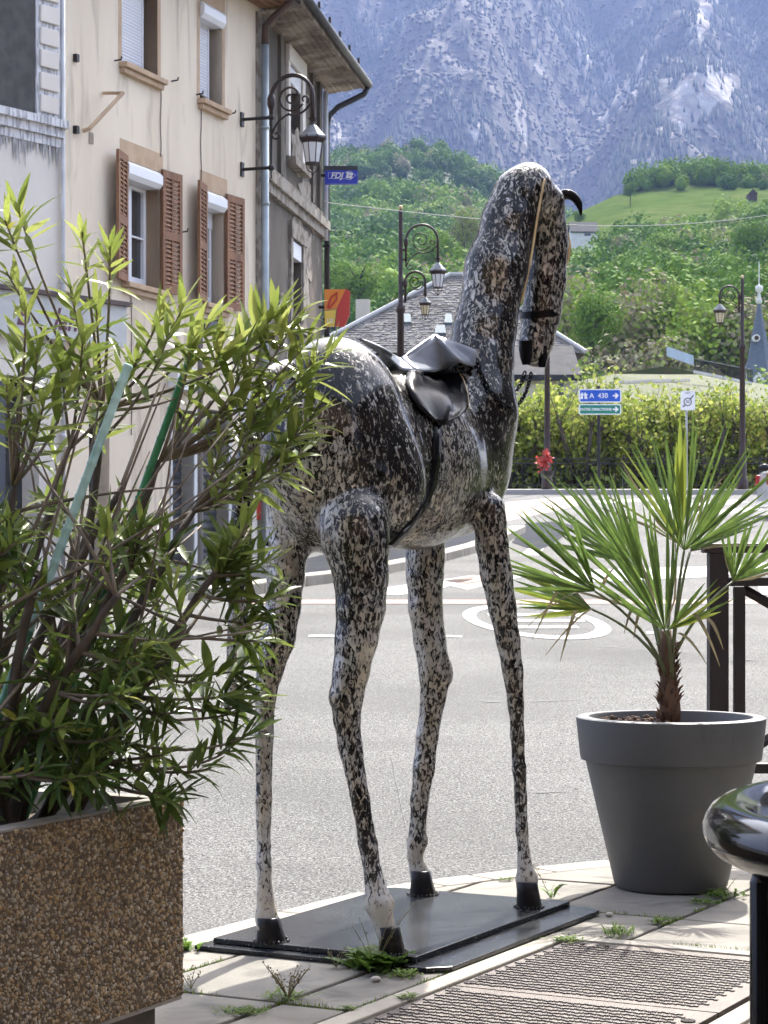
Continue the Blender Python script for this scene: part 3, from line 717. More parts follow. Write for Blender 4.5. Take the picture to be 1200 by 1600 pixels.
# ------------------------------------------------------------------ the horse sculpture
def horse_mat():
    m = bpy.data.materials.new('mottled lacquered metal'); m.use_nodes = True; nt = m.node_tree; N, L = nt.nodes, nt.links
    b = N['Principled BSDF']; tc = N.new('ShaderNodeTexCoord')
    mp = N.new('ShaderNodeMapping'); mp.inputs['Scale'].default_value = (1, 1, .5); L.new(tc.outputs['Object'], mp.inputs[0])
    def nz(sc, de, dist, src=mp.outputs[0]):
        n = N.new('ShaderNodeTexNoise'); n.inputs['Scale'].default_value = sc; n.inputs['Detail'].default_value = de; n.inputs['Distortion'].default_value = dist
        n.inputs['Roughness'].default_value = .62
        L.new(src, n.inputs[0]); return n.outputs[0]
    def math_(op, a, c):
        x = N.new('ShaderNodeMath'); x.operation = op
        for i, v in enumerate((a, c)):
            if hasattr(v, 'is_output'): L.new(v, x.inputs[i])
            else: x.inputs[i].default_value = v
        return x.outputs[0]
    def rmp(f, a, z, u=0.0, v=1.0):
        r = N.new('ShaderNodeMapRange'); r.inputs[1].default_value = a; r.inputs[2].default_value = z; r.inputs[3].default_value = u; r.inputs[4].default_value = v; L.new(f, r.inputs[0]); return r.outputs[0]
    sx = N.new('ShaderNodeSeparateXYZ'); L.new(tc.outputs['Object'], sx.inputs[0]); z = sx.outputs[2]
    fine = nz(100, 5, .9); big = nz(4.2, 3, .4)
    pale_feet = rmp(z, .24, .10, 0, .15)                 # the paint is rubbed pale above the hooves
    belly = rmp(z, 1.30, 1.08, 0, .07)
    off = math_('ADD', math_('MULTIPLY', math_('SUBTRACT', big, .5), .42), math_('ADD', pale_feet, belly))
    f = math_('ADD', fine, off)
    mask = rmp(f, .52, .635)
    tone = nz(12, 4, .5)
    def mix(fac, a, c):
        x = N.new('ShaderNodeMix'); x.data_type = 'RGBA'
        for inp, v in ((x.inputs[0], fac), (x.inputs[6], a), (x.inputs[7], c)):
            if hasattr(v, 'is_output'): L.new(v, inp)
            else: inp.default_value = (*v, 1)
        return x.outputs[2]
    pale = mix(rmp(tone, .38, .62), (.40, .355, .285), (.48, .475, .455))
    mid = mix(rmp(nz(60, 3, .6), .45, .6), (.004, .004, .004), (.014, .011, .010))
    L.new(mix(mask, mid, pale), b.inputs['Base Color'])
    L.new(math_('ADD', rmp(mask, 0, 1, .12, .24), rmp(z, .45, .2, 0, .3)), b.inputs['Roughness']); b.inputs['Specular IOR Level'].default_value = .3
    L.new(math_('MULTIPLY', rmp(mask, 0, 1, .0, .45), rmp(z, .15, .5)), b.inputs['Metallic'])
    b.inputs['Coat Weight'].default_value = .18; b.inputs['Coat Roughness'].default_value = .06
    bp = N.new('ShaderNodeBump'); bp.inputs['Strength'].default_value = .5; bp.inputs['Distance'].default_value = .008
    L.new(math_('ADD', math_('MULTIPLY', mask, .07), math_('MULTIPLY', nz(7, 2, .3), 1.0)), bp.inputs['Height']); L.new(bp.outputs[0], b.inputs['Normal'])
    return m
M_horse = horse_mat()
M_lacq = mat('black lacquered steel', (.005, .005, .006), .2, (.010, .010, .011), 6, 4, .5, .7, coat=0, spec=.1, bump=.2, bscale=7, bdist=.01)
M_saddle = mat('blue grey polished steel', (.26, .285, .33), .32, (.17, .19, .225), 5, 4, .45, .65, spec=.45, bump=.15, bscale=6, bdist=.008)
M_hoof = mat('black hoof paint', (.012, .011, .012), .3, (.04, .03, .025), 30, 5, .55, .7, bump=.3, bscale=40, bdist=.004, spec=.2)
M_gold = mat('gold cream seam', (.62, .48, .27), .35, (.45, .33, .18), 20, metal=.3)

PLZ = .03                                                 # top of the upper steel plate
ks = np.arange(0)
hx0, hy0, hz0, hh = -.52, 5.30, -.02, .0105
nx, ny, nz_ = int(1.32/hh), int(1.75/hh), int(2.36/hh)
gx = (hx0+np.arange(nx)*hh).astype(np.float32); gy = (hy0+np.arange(ny)*hh).astype(np.float32); gz = (hz0+np.arange(nz_)*hh).astype(np.float32)
FLD = np.full((nx, ny, nz_), 1.0, dtype=np.float32)
def region(lo, hi):
    s = []
    for v0, v1, g in ((lo[0], hi[0], gx), (lo[1], hi[1], gy), (lo[2], hi[2], gz)):
        s.append(slice(max(0, int((v0-g[0])/hh)), min(len(g), int((v1-g[0])/hh)+2)))
    return tuple(s)
def blend(sl, d, k):
    a = FLD[sl]; h = np.clip(.5+.5*(a-d)/k, 0, 1); FLD[sl] = a*(1-h)+d*h-k*h*(1-h)
def cone(a, b, ra, rb, k=.03, sq=None):
    a, b = np.array(a, dtype=np.float32), np.array(b, dtype=np.float32); pad = max(ra, rb)+.07
    sl = region(np.minimum(a, b)-pad, np.maximum(a, b)+pad)
    X, Y, Z = np.meshgrid(gx[sl[0]], gy[sl[1]], gz[sl[2]], indexing='ij')
    ba = b-a; l2 = float(ba@ba)+1e-9
    t = np.clip(((X-a[0])*ba[0]+(Y-a[1])*ba[1]+(Z-a[2])*ba[2])/l2, 0, 1)
    d = np.sqrt((X-a[0]-t*ba[0])**2+(Y-a[1]-t*ba[1])**2+(Z-a[2]-t*ba[2])**2)-(ra+(rb-ra)*t)
    blend(sl, d, k)
def ell(c, su, sv, sz, k=.07, tilt=0.0):
    pad = max(su, sv, sz)+.08; c = np.array(c, dtype=np.float32); sl = region(c-pad, c+pad)
    X, Y, Z = np.meshgrid(gx[sl[0]]-c[0], gy[sl[1]]-c[1], gz[sl[2]]-c[2], indexing='ij')
    U = X*EA.x+Y*EA.y; V = X*EB.x+Y*EB.y
    if tilt: ct, st = math.cos(tilt), math.sin(tilt); U, Z = U*ct+Z*st, -U*st+Z*ct
    k0 = np.sqrt((U/su)**2+(V/sv)**2+(Z/sz)**2); k1 = np.sqrt((U/su**2)**2+(V/sv**2)**2+(Z/sz**2)**2)
    blend(sl, k0*(k0-1)/np.maximum(k1, 1e-6), k)
ell(P(524, 692, 5.85), .235, .190, .285)
ell(P(632, 722, 6.18), .42, .185, .250, tilt=-.05)
ell(P(712, 702, 6.50), .20, .165, .262)
ell(P(560, 760, 5.86), .15, .19, .19)
def chain(rows, k=.03, k0=None):                           # rows of (px, py, D, half width in px)
    p = [P(r[0], r[1], r[2]) for r in rows]; w = [r[3]*r[2]/F for r in rows]
    for i in range(len(rows)-1): cone(p[i], p[i+1], w[i], w[i+1], k0 if (k0 and i == 0) else k)
def leg(rows, Dtop, Dbot, k0=.05):                         # rows of (y, left, right) outline
    y0, y1 = rows[0][0], rows[-1][0]
    rr = [((a+b)/2, y, lerp(Dtop, Dbot, ((y-y0)/(y1-y0))**.8), (b-a)/2) for y, a, b in rows]
    chain(rr, .012, k0)
    return rr
chain([(738, 630, 6.47, 70), (748, 570, 6.50, 52), (757, 515, 6.52, 47), (776, 420, 6.56, 48), (797, 345, 6.60, 42), (812, 305, 6.62, 39), (826, 292, 6.63, 37)], .03, .08)
chain([(826, 292, 6.64, 36), (850, 318, 6.70, 32), (857, 380, 6.74, 31), (852, 440, 6.75, 32.5), (846, 490, 6.75, 30), (839, 530, 6.74, 27), (836, 548, 6.73, 24)], .012)
chain([(835, 545, 6.74, 25), (838, 556, 6.75, 19)], .012)
L_hr = leg([(822, 498, 608), (835, 501, 608), (850, 505, 608), (900, 521, 607), (950, 525, 602), (1000, 523, 590), (1050, 520, 577), (1088, 515, 568), (1125, 521, 563), (1170, 529, 567), (1250, 548, 578), (1320, 560, 590), (1380, 570, 601), (1412, 569, 614), (1440, 583, 615), (1462, 588, 620)], 5.695, 5.60, .034)
L_hl = leg([(800, 415, 500), (870, 414, 478), (900, 417, 476), (950, 416, 470), (1000, 407, 461), (1050, 401, 442), (1085, 398, 432), (1150, 398, 428), (1250, 399, 425), (1350, 400, 424), (1400, 401, 428), (1432, 399, 434), (1450, 400, 436)], 5.92, 5.77)
L_fl = leg([(800, 634, 697), (870, 634, 695), (900, 635, 693), (950, 638, 692), (1000, 646, 697), (1055, 655, 705), (1090, 657, 697), (1150, 650, 685), (1200, 645, 680), (1250, 641, 670), (1295, 640, 666), (1315, 636, 668), (1338, 636, 660), (1360, 640, 668), (1375, 641, 671)], 6.62, 6.57)
L_fr = leg([(793, 741, 789), (815, 741, 791), (850, 743, 794), (900, 751, 801), (950, 763, 807), (1000, 775, 813), (1050, 785, 818), (1100, 793, 819), (1150, 797, 820), (1200, 800, 822), (1250, 803, 824), (1300, 806, 826), (1345, 808, 830), (1372, 806, 840), (1395, 806, 840)], 6.34, 6.34, .022)
cone(P(706, 1062, 6.60), P(700, 1040, 6.60), .006, .012, .02)      # knee bump, fetlock bumps, hock point
cone(P(517, 1092, 5.66), P(530, 1080, 5.66), .006, .016, .02)
cone(P(611, 1412, 5.61), P(600, 1405, 5.61), .010, .018, .012)
cone(P(664, 1312, 6.57), P(652, 1312, 6.57), .008, .016, .012)
cone(P(835, 1372, 6.34), P(824, 1368, 6.34), .010, .020, .012)

def surface_nets(f, o, h):
    s = f < 0
    c = [s[i:f.shape[0]-1+i, j:f.shape[1]-1+j, k:f.shape[2]-1+k] for i in (0, 1) for j in (0, 1) for k in (0, 1)]
    cnt = sum(x.astype(np.int8) for x in c); act = (cnt > 0) & (cnt < 8)
    idx = np.full(act.shape, -1, dtype=np.int64); I, J, K = np.nonzero(act); idx[I, J, K] = np.arange(len(I))
    acc = np.zeros((len(I), 3)); n = np.zeros(len(I))
    cor = [(i, j, k) for i in (0, 1) for j in (0, 1) for k in (0, 1)]
    for a in range(8):
        for b in range(a+1, 8):
            if sum(abs(cor[a][q]-cor[b][q]) for q in range(3)) != 1: continue
            fa = f[I+cor[a][0], J+cor[a][1], K+cor[a][2]]; fb = f[I+cor[b][0], J+cor[b][1], K+cor[b][2]]
            cr_ = (fa < 0) != (fb < 0); t = np.where(cr_, fa/np.where(cr_, fa-fb, 1), 0)
            for q in range(3): acc[:, q] += np.where(cr_, cor[a][q]+t*(cor[b][q]-cor[a][q]), 0)
            n += cr_
    V = np.stack([I, J, K], 1)+acc/n[:, None]; V = V*h+np.array(o)
    Q = []
    for ax in range(3):
        o1, o2 = [(1, 2), (2, 0), (0, 1)][ax]
        sl0 = [slice(None)]*3; sl1 = [slice(None)]*3; sl0[ax] = slice(0, -1); sl1[ax] = slice(1, None)
        for q in (o1, o2): sl0[q] = slice(1, -1); sl1[q] = slice(1, -1)
        A, B = s[tuple(sl0)], s[tuple(sl1)]; E = np.stack(np.nonzero(A != B), 1); E[:, o1] += 1; E[:, o2] += 1
        inside = s[E[:, 0], E[:, 1], E[:, 2]]
        def cell(d1, d2):
            e = E.copy(); e[:, o1] -= d1; e[:, o2] -= d2; return idx[e[:, 0], e[:, 1], e[:, 2]]
        q = np.stack([cell(1, 1), cell(0, 1), cell(0, 0), cell(1, 0)], 1)
        q[~inside] = q[~inside][:, ::-1]; Q.append(q)
    return V, np.concatenate(Q)
HV, HQ = surface_nets(FLD, (hx0, hy0, hz0), hh)
for _ in range(2):                                        # relax the facets a little
    s_ = np.zeros_like(HV); n_ = np.zeros(len(HV))
    for a in range(4):
        np.add.at(s_, HQ[:, a], HV[HQ[:, (a+1) % 4]]); np.add.at(n_, HQ[:, a], 1)
    HV = HV*.4+s_/n_[:, None]*.6
hs = thing('horse_sculpture', (.06, 6.06, PLZ), 'tall mottled black and cream metal horse sculpture with saddle and bowed head', 'sculpture')
np_mesh('body', HV, HQ, M_horse, hs, smooth=True)

def sample(p):
    g = np.stack([(p[:, 0]-hx0)/hh, (p[:, 1]-hy0)/hh, (p[:, 2]-hz0)/hh], 1)
    i = np.clip(np.floor(g).astype(int), 0, np.array(FLD.shape)-2); t = np.clip(g-i, 0, 1); v = 0
    for a in (0, 1):
        for b in (0, 1):
            for c in (0, 1):
                v = v+FLD[i[:, 0]+a, i[:, 1]+b, i[:, 2]+c]*(t[:, 0] if a else 1-t[:, 0])*(t[:, 1] if b else 1-t[:, 1])*(t[:, 2] if c else 1-t[:, 2])
    return v
def hit(px, py, off=0.0, dflt=6.1):                        # point of the body's surface behind a picture point, raised by off
    Ds = np.arange(5.35, 7.0, .004); p = np.stack([(px-CX)/F*Ds, Ds, H-(py-HY)/F*Ds], 1); v = sample(p)
    k = np.nonzero(v < 0)[0]
    D = Ds[k[0]] if len(k) else dflt
    q = P(px, py, D); e = .012
    g = Vector([float(sample(np.array([[q.x+(e if a == 0 else 0), q.y+(e if a == 1 else 0), q.z+(e if a == 2 else 0)]]))[0]-sample(np.array([[q.x-(e if a == 0 else 0), q.y-(e if a == 1 else 0), q.z-(e if a == 2 else 0)]]))[0]) for a in range(3)])
    g = g.normalized() if (g.length > 1e-9 and len(k)) else Vector((.5, -.7, .2)).normalized()
    return q+g*off
AXO = P(600, 700, 6.06); AXO = Vector((AXO.x, AXO.y, 0))   # a point of the median plane
def mirror(v):
    d = (Vector((v.x, v.y, 0))-AXO).dot(EB); return v-EB*2*d
# hooves
def hoof(px, py, D, w_top, w_bot, h_px, fwd):
    c = P(px, py, D); c.z = PLZ; k = D/F; n = 14; rows = []
    for t, w, sh in ((0, w_bot, .010), (.12, w_bot, .009), (.55, lerp(w_bot, w_top, .6), .003), (1.0, w_top, -.006), (1.02, w_top*.7, -.006)):
        z = PLZ+t*h_px*k; r = []
        for i in range(n+1):
            a = 2*math.pi*i/n; e = 1.25 if math.sin(a) > 0 else .95
            r.append(Vector((c.x, c.y, z))+EB*(math.cos(a)*w*k/2)+EA*(math.sin(a)*w*k/2*e+sh*(1 if fwd else 1)))
        rows.append(r)
    mb = MB(); mb.grid(rows); mb.add([Vector((v.x, v.y, v.z)) for v in rows[-1][:-1]], [tuple(range(n))])
    mb.build('hoof', M_hoof, hs, True)
hoof(609, 1490, 5.595, 33, 40, 42, 1); hoof(420, 1472, 5.765, 35, 45, 38, 1); hoof(658, 1398, 6.56, 30, 40, 38, 1); hoof(824, 1418, 6.33, 32, 39, 40, 1)
M_weld = mat('weld bead', (.12, .115, .11), .5, (.05, .048, .045), 60, metal=.7, bump=.6, bscale=120)
for px, py, D, w in ((609, 1490, 5.595, 47), (420, 1472, 5.765, 53), (658, 1398, 6.56, 47), (824, 1418, 6.33, 45)):
    c = P(px, py, D); c.z = PLZ+.002; k = D/F*w/2; mb = MB()
    for i in range(22):
        a = i*2*math.pi/22; q = Vector((c.x, c.y, c.z))+EB*math.cos(a)*k+EA*(math.sin(a)*k*(1.22 if math.sin(a) > 0 else .95)+.01)
        mb.sphere(q+Vector((0, 0, R.uniform(0, .002))), R.uniform(.002, .0042), 6, 4)
    mb.build('weld', M_weld, hs, True)
# tail
MB().tube(catmull([P(452, 572, 5.70), P(420, 590, 5.60), P(396, 650, 5.56), P(382, 740, 5.55), P(376, 850, 5.55), P(372, 960, 5.55), P(368, 1050, 5.55), P(366, 1097, 5.55)], 5),
          list(np.interp(np.linspace(0, 1, 36), [0, .2, .5, .8, 1], [.02, .024, .027, .026, .012])), 12).build('tail', M_horse, hs, True)
# saddle flaps laid on the flanks, with slight folds
rowsL = [(580, 640, 714), (589, 634, 719), (600, 632, 724), (620, 638, 728), (640, 650, 727), (652, 664, 715), (661, 678, 697)]
grid = []
for y, a, b in rowsL:
    grid.append([hit(lerp(a, b, t), y+5*math.sin(t*3.1), .006+.004*math.sin(t*14+y*.02)) for t in [i/10 for i in range(11)]])
for mir in (0, 1):
    g = [[mirror(v) for v in r] for r in grid] if mir else grid
    mb = MB(); mb.grid(g); o = mb.build('saddle_flap', M_lacq, hs, True)
    m_ = o.modifiers.new('thick', 'SOLIDIFY'); m_.thickness = .005
    MB().tube(catmull([r[-1] for r in g[:5]], 3), .0035, 6).build('flap_edge', M_gold, hs, True)
# folded sheet seat: low cantle wing behind, peaked pommel in front, mirrored over the spine
def spine(v): return v-EB*((Vector((v.x, v.y, 0))-AXO).dot(EB))
cA, cE, cF = spine(P(574, 528, 5.90)), spine(P(640, 557, 6.13)), spine(P(604, 538, 6.0))
pk, pk2, fr = spine(P(703, 518, 6.31)), spine(P(712, 522, 6.34)), spine(P(748, 560, 6.45))
cB, cC, cD = hit(592, 558, .012), hit(622, 580, .014), hit(646, 582, .014)
pB, pK, pR, pT = hit(700, 584, .016), P(722, 566, 6.25), P(747, 546, 6.37), hit(743, 578, .014)
tris = [('cantle', [(cA, cB, cF), (cB, cC, cF), (cC, cE, cF), (cC, cD, cE)]), ('pommel', [(cE, cD, pB), (cE, pB, pk), (pk, pB, pK), (pk, pK, pk2), (pk2, pK, pT), (pk2, pT, pR), (pk2, pR, fr)])]
for mir in (0, 1):
    for nm, fs in tris:
        mb = MB(); key = {}; F_ = []
        for f in fs:
            ix = []
            for v in f:
                q = mirror(v) if mir else v; k_ = tuple(round(c, 5) for c in q)
                if k_ not in key: key[k_] = len(mb.V); mb.V.append(tuple(q))
                ix.append(key[k_])
            F_.append(tuple(ix[::-1] if mir else ix))
        mb.F = F_; o = mb.build('saddle_'+nm, M_saddle, hs)
        m_ = o.modifiers.new('sub', 'SUBSURF'); m_.subdivision_type = 'SIMPLE'; m_.levels = m_.render_levels = 2
        m_ = o.modifiers.new('soft', 'SMOOTH'); m_.iterations = 2; m_.factor = .4
        m_ = o.modifiers.new('thick', 'SOLIDIFY'); m_.thickness = .006
        o.data.polygons.foreach_set('use_smooth', [True]*len(o.data.polygons))
# girth strap with buckles
gl = [(676, 655), (676, 690), (674, 720), (671, 750), (662, 780), (646, 806), (628, 828), (606, 850)]
mb = MB(); rows = []
for i, (x, y) in enumerate(gl):
    w = 12 if i < 4 else 9; dx, dy = (w, 0) if i < 3 else (w*.82, w*.5)
    rows.append([hit(x, y, .001), hit(x+dx*.5, y+dy*.5, .002), hit(x+dx, y+dy, .001)])
for mir in (0, 1):
    o = MB().grid([[mirror(v) for v in r] for r in rows] if mir else rows).build('girth_strap', M_lacq, hs, True)
    m_ = o.modifiers.new('thick', 'SOLIDIFY'); m_.thickness = .004
for x, y in ((684, 748), (664, 790)):
    a = hit(x-12, y-2, .012); b = hit(x+12, y+4, .012)
    MB().tube([lerp(a, b, .25), (a+b)/2, lerp(a, b, .75)], .003, 6).build('girth_buckle', M_lacq, hs)
# seam ridges: back of the flap, fold of the neck, breast
def ridge(name, pts, r, m, off=.002):
    MB().tube(catmull([hit(x, y, off) for x, y in pts], 4), r, 6).build(name, m, hs, True)
ridge('panel_seam', [(679, 672), (683, 700), (682, 735), (676, 765), (664, 790), (640, 820), (612, 846)], .0025, M_saddle, .001)
MB().tube(catmull([P(851, 279, 6.555), P(845, 310, 6.55), P(838, 350, 6.545), P(831, 395, 6.54), P(822, 440, 6.53), P(814, 474, 6.53)], 4), [.002]+[.0042]*18+[.003, .002], 6).build('neck_seam', M_gold, hs, True)
# noseband, bridle ring, forelock, face strip
c = P(845, 489, 6.75); mb = MB(); ring = []
for i in range(25):
    a = 2*math.pi*i/24; ring.append(c+EB*math.cos(a)*.0635+EA*math.sin(a)*.0635+Vector((0, 0, .012*math.sin(a))))
mb.grid([[v+Vector((0, 0, -.011)) for v in ring], [v+Vector((0, 0, .011)) for v in ring]]); mb.build('noseband', M_lacq, hs, True)
mb = MB(); pts = catmull([P(872, 312, 6.72), P(878, 305, 6.72), P(890, 304, 6.72), P(901, 312, 6.72), P(906, 324, 6.72), P(908, 337, 6.72)], 4)
mb.tube(pts, list(np.interp(np.linspace(0, 1, len(pts)), [0, .3, .7, 1], [.012, .017, .012, .002])), 8).build('forelock', M_lacq, hs, True)
mb = MB(); pts = catmull([P(884, 355, 6.74), P(889, 380, 6.75), P(888, 402, 6.75), P(884, 416, 6.74)], 4)
mb.tube(pts, list(np.interp(np.linspace(0, 1, len(pts)), [0, .5, 1], [.004, .008, .003])), 6).build('face_strip', M_gold, hs, True)
# muzzle: black lip plates
for x0, x1, y0, y1, D in ((811, 833, 532, 570, 6.655), (836, 858, 515, 574, 6.69)):
    mb = MB(); rows = []
    for t in (0, .33, .66, 1):
        y = lerp(y0, y1, t); w = 1 if t < .6 else (.9 if t < .9 else .55); m0 = (x0+x1)/2+(2 if D > 6.67 else 0)*(1-t)*2; hw = (x1-x0)/2*w
        rows.append([P(m0-hw, y, D+.03), P(m0-hw*.5, y, D), P(m0+hw*.5, y, D+.004), P(m0+hw, y, D+.035), P(m0+hw*.6, y, D+.085), P(m0-hw*.6, y, D+.085), P(m0-hw, y, D+.03)])
    mb.grid(rows); mb.add(rows[-1][:-1], [tuple(range(6))]); mb.build('lip', M_lacq, hs, True)
# chain rein
def chain_links(path, name):
    pts = [Vector(p) for p in path]; L_ = [0]
    for i in range(1, len(pts)): L_.append(L_[-1]+(pts[i]-pts[i-1]).length)
    step = .0165; n = int(L_[-1]/step); mb = MB()
    for i in range(n):
        s_ = i*step; k = max(j for j in range(len(L_)) if L_[j] <= s_+1e-9); k = min(k, len(pts)-2)
        c = lerp(pts[k], pts[k+1], (s_-L_[k])/(L_[k+1]-L_[k])); t = (pts[k+1]-pts[k]).normalized()
        u = t.cross(Vector((0, 1, 0))).normalized(); w = t.cross(u)
        e = (u+w).normalized() if i % 2 else (u-w).normalized()
        rg = [c+t*(.0115*math.cos(a))+e*(.0062*math.sin(a)) for a in [j*2*math.pi/8 for j in range(9)]]
        mb.tube(rg, .0026, 5, False)
    o = mb.build(name, M_lacq, hs, True); o['kind'] = 'stuff'
chain_links(catmull([hit(745, 568, .012), hit(752, 590, .008), hit(764, 612, .008), hit(780, 630, .008), hit(794, 637, .008), P(806, 636, 6.55), P(818, 620, 6.62), P(826, 600, 6.68), P(832, 574, 6.72)], 6), 'chain_rein')
chain_links(catmull([P(800, 634, 6.6), P(806, 612, 6.7), P(816, 596, 6.74), P(822, 572, 6.76)], 6), 'chain_rein')

# ---- steel base plates
M_plate = mat('painted steel plate', (.014, .015, .017), .22, (.028, .03, .032), 4, 5, .45, .65, bump=.12, bscale=6, bdist=.004, spec=.3, speck=(170, (.22, .22, .22), .66, .72))
PA, PB, PC = Vector((-.505, 5.80, 0)), Vector((.150, 5.455, 0)), Vector((.668, 6.405, 0))
ex = (PB-PA).normalized(); ey = Vector((-ex.y, ex.x, 0)); lx = (PB-PA).length; ly = (PC-PB).dot(ey)
bp_ = thing('steel_base_plate', PA+ex*lx/2+ey*ly/2, 'black painted steel base plates under the horse, welded to its hooves', 'base plate')
def plate(name, x0, x1, y0, y1, z0, z1, ch_):
    pl = [(x0, y0), (x1-ch_, y0), (x1, y0+ch_), (x1, y1-ch_), (x1-ch_, y1), (x0+.02, y1), (x0, y1-.02)]
    MB().prism([PA+ex*a+ey*b+Vector((0, 0, z0)) for a, b in pl], (0, 0, z1-z0)).build(name, M_plate, bp_, bevel=.002)
plate('lower_plate', 0, lx, 0, ly, .003, .015, .05)
plate('upper_plate', .03, lx-.105, .045, ly-.02, .0155, PLZ, .004)
# ------------------------------------------------------------------ trough planter with oleander
M_conc = mat('trough concrete', (.30, .27, .235), .9, (.2, .18, .155), 6, bump=.4, bscale=60)
M_agg = mat('exposed pebble aggregate', (.2, .15, .1), .6, attr=('tint', [(0, (.075, .06, .045)), (.25, (.17, .115, .06)), (.45, (.29, .185, .085)), (.62, (.36, .27, .16)), (.8, (.17, .15, .125)), (1, (.46, .39, .29))]), spec=.4)
M_matrix = mat('aggregate matrix', (.075, .05, .03), .9, (.11, .075, .045), 40)
M_soil = mat('planting soil', (.06, .045, .032), .95, (.10, .075, .05), 25, bump=1, bscale=60, bdist=.02)
TC = Vector((-.437, 4.70, 0)); TL = Vector((-.441, -.897, 0)).normalized(); TW = Vector((-.897, .441, 0)).normalized()
tz0, tz1 = .095, .532; LEN, WID = 1.30, .50
def T(l, w, z): v = TC+TL*l+TW*w; return Vector((v.x, v.y, z))
M_foot = mat('dark concrete foot', (.07, .06, .05), .9, (.11, .095, .08), 20)
tr = thing('trough_planter', T(LEN/2, WID/2, 0), 'long exposed pebble concrete trough planter on short feet', 'planter')
mb = MB(); th = .05
mb.hexa([T(0, 0, tz0), T(LEN, 0, tz0), T(LEN, WID, tz0), T(0, WID, tz0), T(0, 0, tz0+.06), T(LEN, 0, tz0+.06), T(LEN, WID, tz0+.06), T(0, WID, tz0+.06)])
for l0, l1, w0, w1_ in ((0, LEN, 0, th), (0, LEN, WID-th, WID), (0, th, th, WID-th), (LEN-th, LEN, th, WID-th)):
    mb.hexa([T(l0, w0, tz0+.06), T(l1, w0, tz0+.06), T(l1, w1_, tz0+.06), T(l0, w1_, tz0+.06), T(l0, w0, tz1), T(l1, w0, tz1), T(l1, w1_, tz1), T(l0, w1_, tz1)])
mb.build('trough', M_conc, tr)
for l in (.06, LEN-.26):
    for w in (.03, WID-.18): MB().hexa([T(l, w, 0), T(l+.2, w, 0), T(l+.2, w+.15, 0), T(l, w+.15, 0), T(l, w, tz0), T(l+.2, w, tz0), T(l+.2, w+.15, tz0), T(l, w+.15, tz0)]).build('foot', M_foot, tr)
mb = MB(); mb.quad(T(.0, -.003, tz0+.01), T(0, -.003, tz1-.004), T(LEN, -.003, tz1-.004), T(LEN, -.003, tz0+.01)); mb.quad(T(-.003, 0, tz0+.03), T(-.003, WID, tz0+.03), T(-.003, WID, tz1-.004), T(-.003, 0, tz1-.004)); mb.build('aggregate_face', M_matrix, tr)
# pebbles of the exposed aggregate
ico = []; g = (1+5**.5)/2
for a in (-1, 1):
    for b in (-1, 1): ico += [(0, a, b*g), (a, b*g, 0), (b*g, 0, a)]
ico = np.array(ico)/math.sqrt(1+g*g)
tri = [(i, j, k) for i in range(12) for j in range(i+1, 12) for k in range(j+1, 12) if max(np.linalg.norm(ico[i]-ico[j]), np.linalg.norm(ico[j]-ico[k]), np.linalg.norm(ico[i]-ico[k])) < 1.1]
tri = np.array([(a, b, c) if np.dot(np.cross(ico[b]-ico[a], ico[c]-ico[a]), ico[a]) > 0 else (a, c, b) for a, b, c in tri])
Vs, Fs, As = [], [], []; nb = 0
def pebbles(n, face):
    global nb
    for i in range(n):
        l = R.uniform(0, LEN if face == 0 else WID); z = R.uniform(tz0+.012, tz1-.006)
        if face == 0 and l > .95: continue
        r = R.choice((.0028, .0034, .004, .0048, .0058)); c = T(l, -.0025, z) if face == 0 else T(-.0025, l, z)
        rot = np.array(Matrix.Rotation(R.uniform(0, 6.28), 3, Vector((R.uniform(-1, 1), R.uniform(-1, 1), R.uniform(-1, 1))).normalized()))
        v = (ico*np.array([1, R.uniform(.7, 1), R.uniform(.6, .9)])*r)@rot.T+np.array(c)
        Vs.append(v); Fs.append(tri+nb); As.append(np.full(12, R.random())); nb += 12
pebbles(15000, 0); pebbles(1600, 1)
o = np_mesh('pebbles', np.concatenate(Vs), np.concatenate(Fs), M_agg, tr, {'tint': np.concatenate(As)}, True); o['kind'] = 'stuff'
mb = MB(); rows = []
for i in range(21):
    rows.append([T(th+(LEN-2*th)*i/20, th+(WID-2*th)*j/8, tz1-.045+.02*mnoise.noise(Vector((i*.7, j*.9, 3)))) for j in range(9)])
mb.grid(rows); mb.build('soil', M_soil, tr, True)

M_bark = mat('dark oleander bark', (.05, .038, .03), .9, (.10, .08, .065), 14, bump=.6, bscale=50, bdist=.005)
M_twig = mat('grey brown twig', (.20, .165, .13), .8, (.11, .085, .065), 12)
GREEN = [(0, (.055, .085, .02)), (.35, (.115, .16, .035)), (.7, (.22, .27, .06)), (1, (.38, .41, .12))]
M_ole = mat('oleander leaf', (.1, .2, .04), .32, trans=.38, rnd=0, attr=('tint', GREEN), spec=.2)
def leaf_mat_obj(name, c, c2, trans=.38, rough=.38, rnd=.25):
    return mat(name, c, rough, c2, 18, 2, .4, .6, trans=trans, rnd=rnd, spec=.2)
M_oleA = leaf_mat_obj('oleander leaf bright', (.29, .33, .08), (.21, .26, .06)); M_oleB = leaf_mat_obj('oleander leaf mid', (.155, .20, .045), (.12, .165, .036)); M_oleC = leaf_mat_obj('oleander leaf deep', (.065, .11, .025), (.05, .09, .022))
M_oleY = leaf_mat_obj('oleander leaf yellowing', (.42, .36, .06), (.3, .3, .05))
def leaf_pts(bend, fold, side=0.0):                                  # unit length along x, narrow lance shape
    rows = []
    for t, w in ((0, .018), (.08, .05), (.3, .095), (.55, .10), (.8, .06), (1, .004)):
        z = -bend*t*t
        s_ = side*t*t; tw_ = side*1.5*t*w
        rows.append([(t, s_-w, z+fold*w-tw_), (t, s_, z), (t, s_+w, z+fold*w+tw_)])
    return rows
LV, LM = [], []
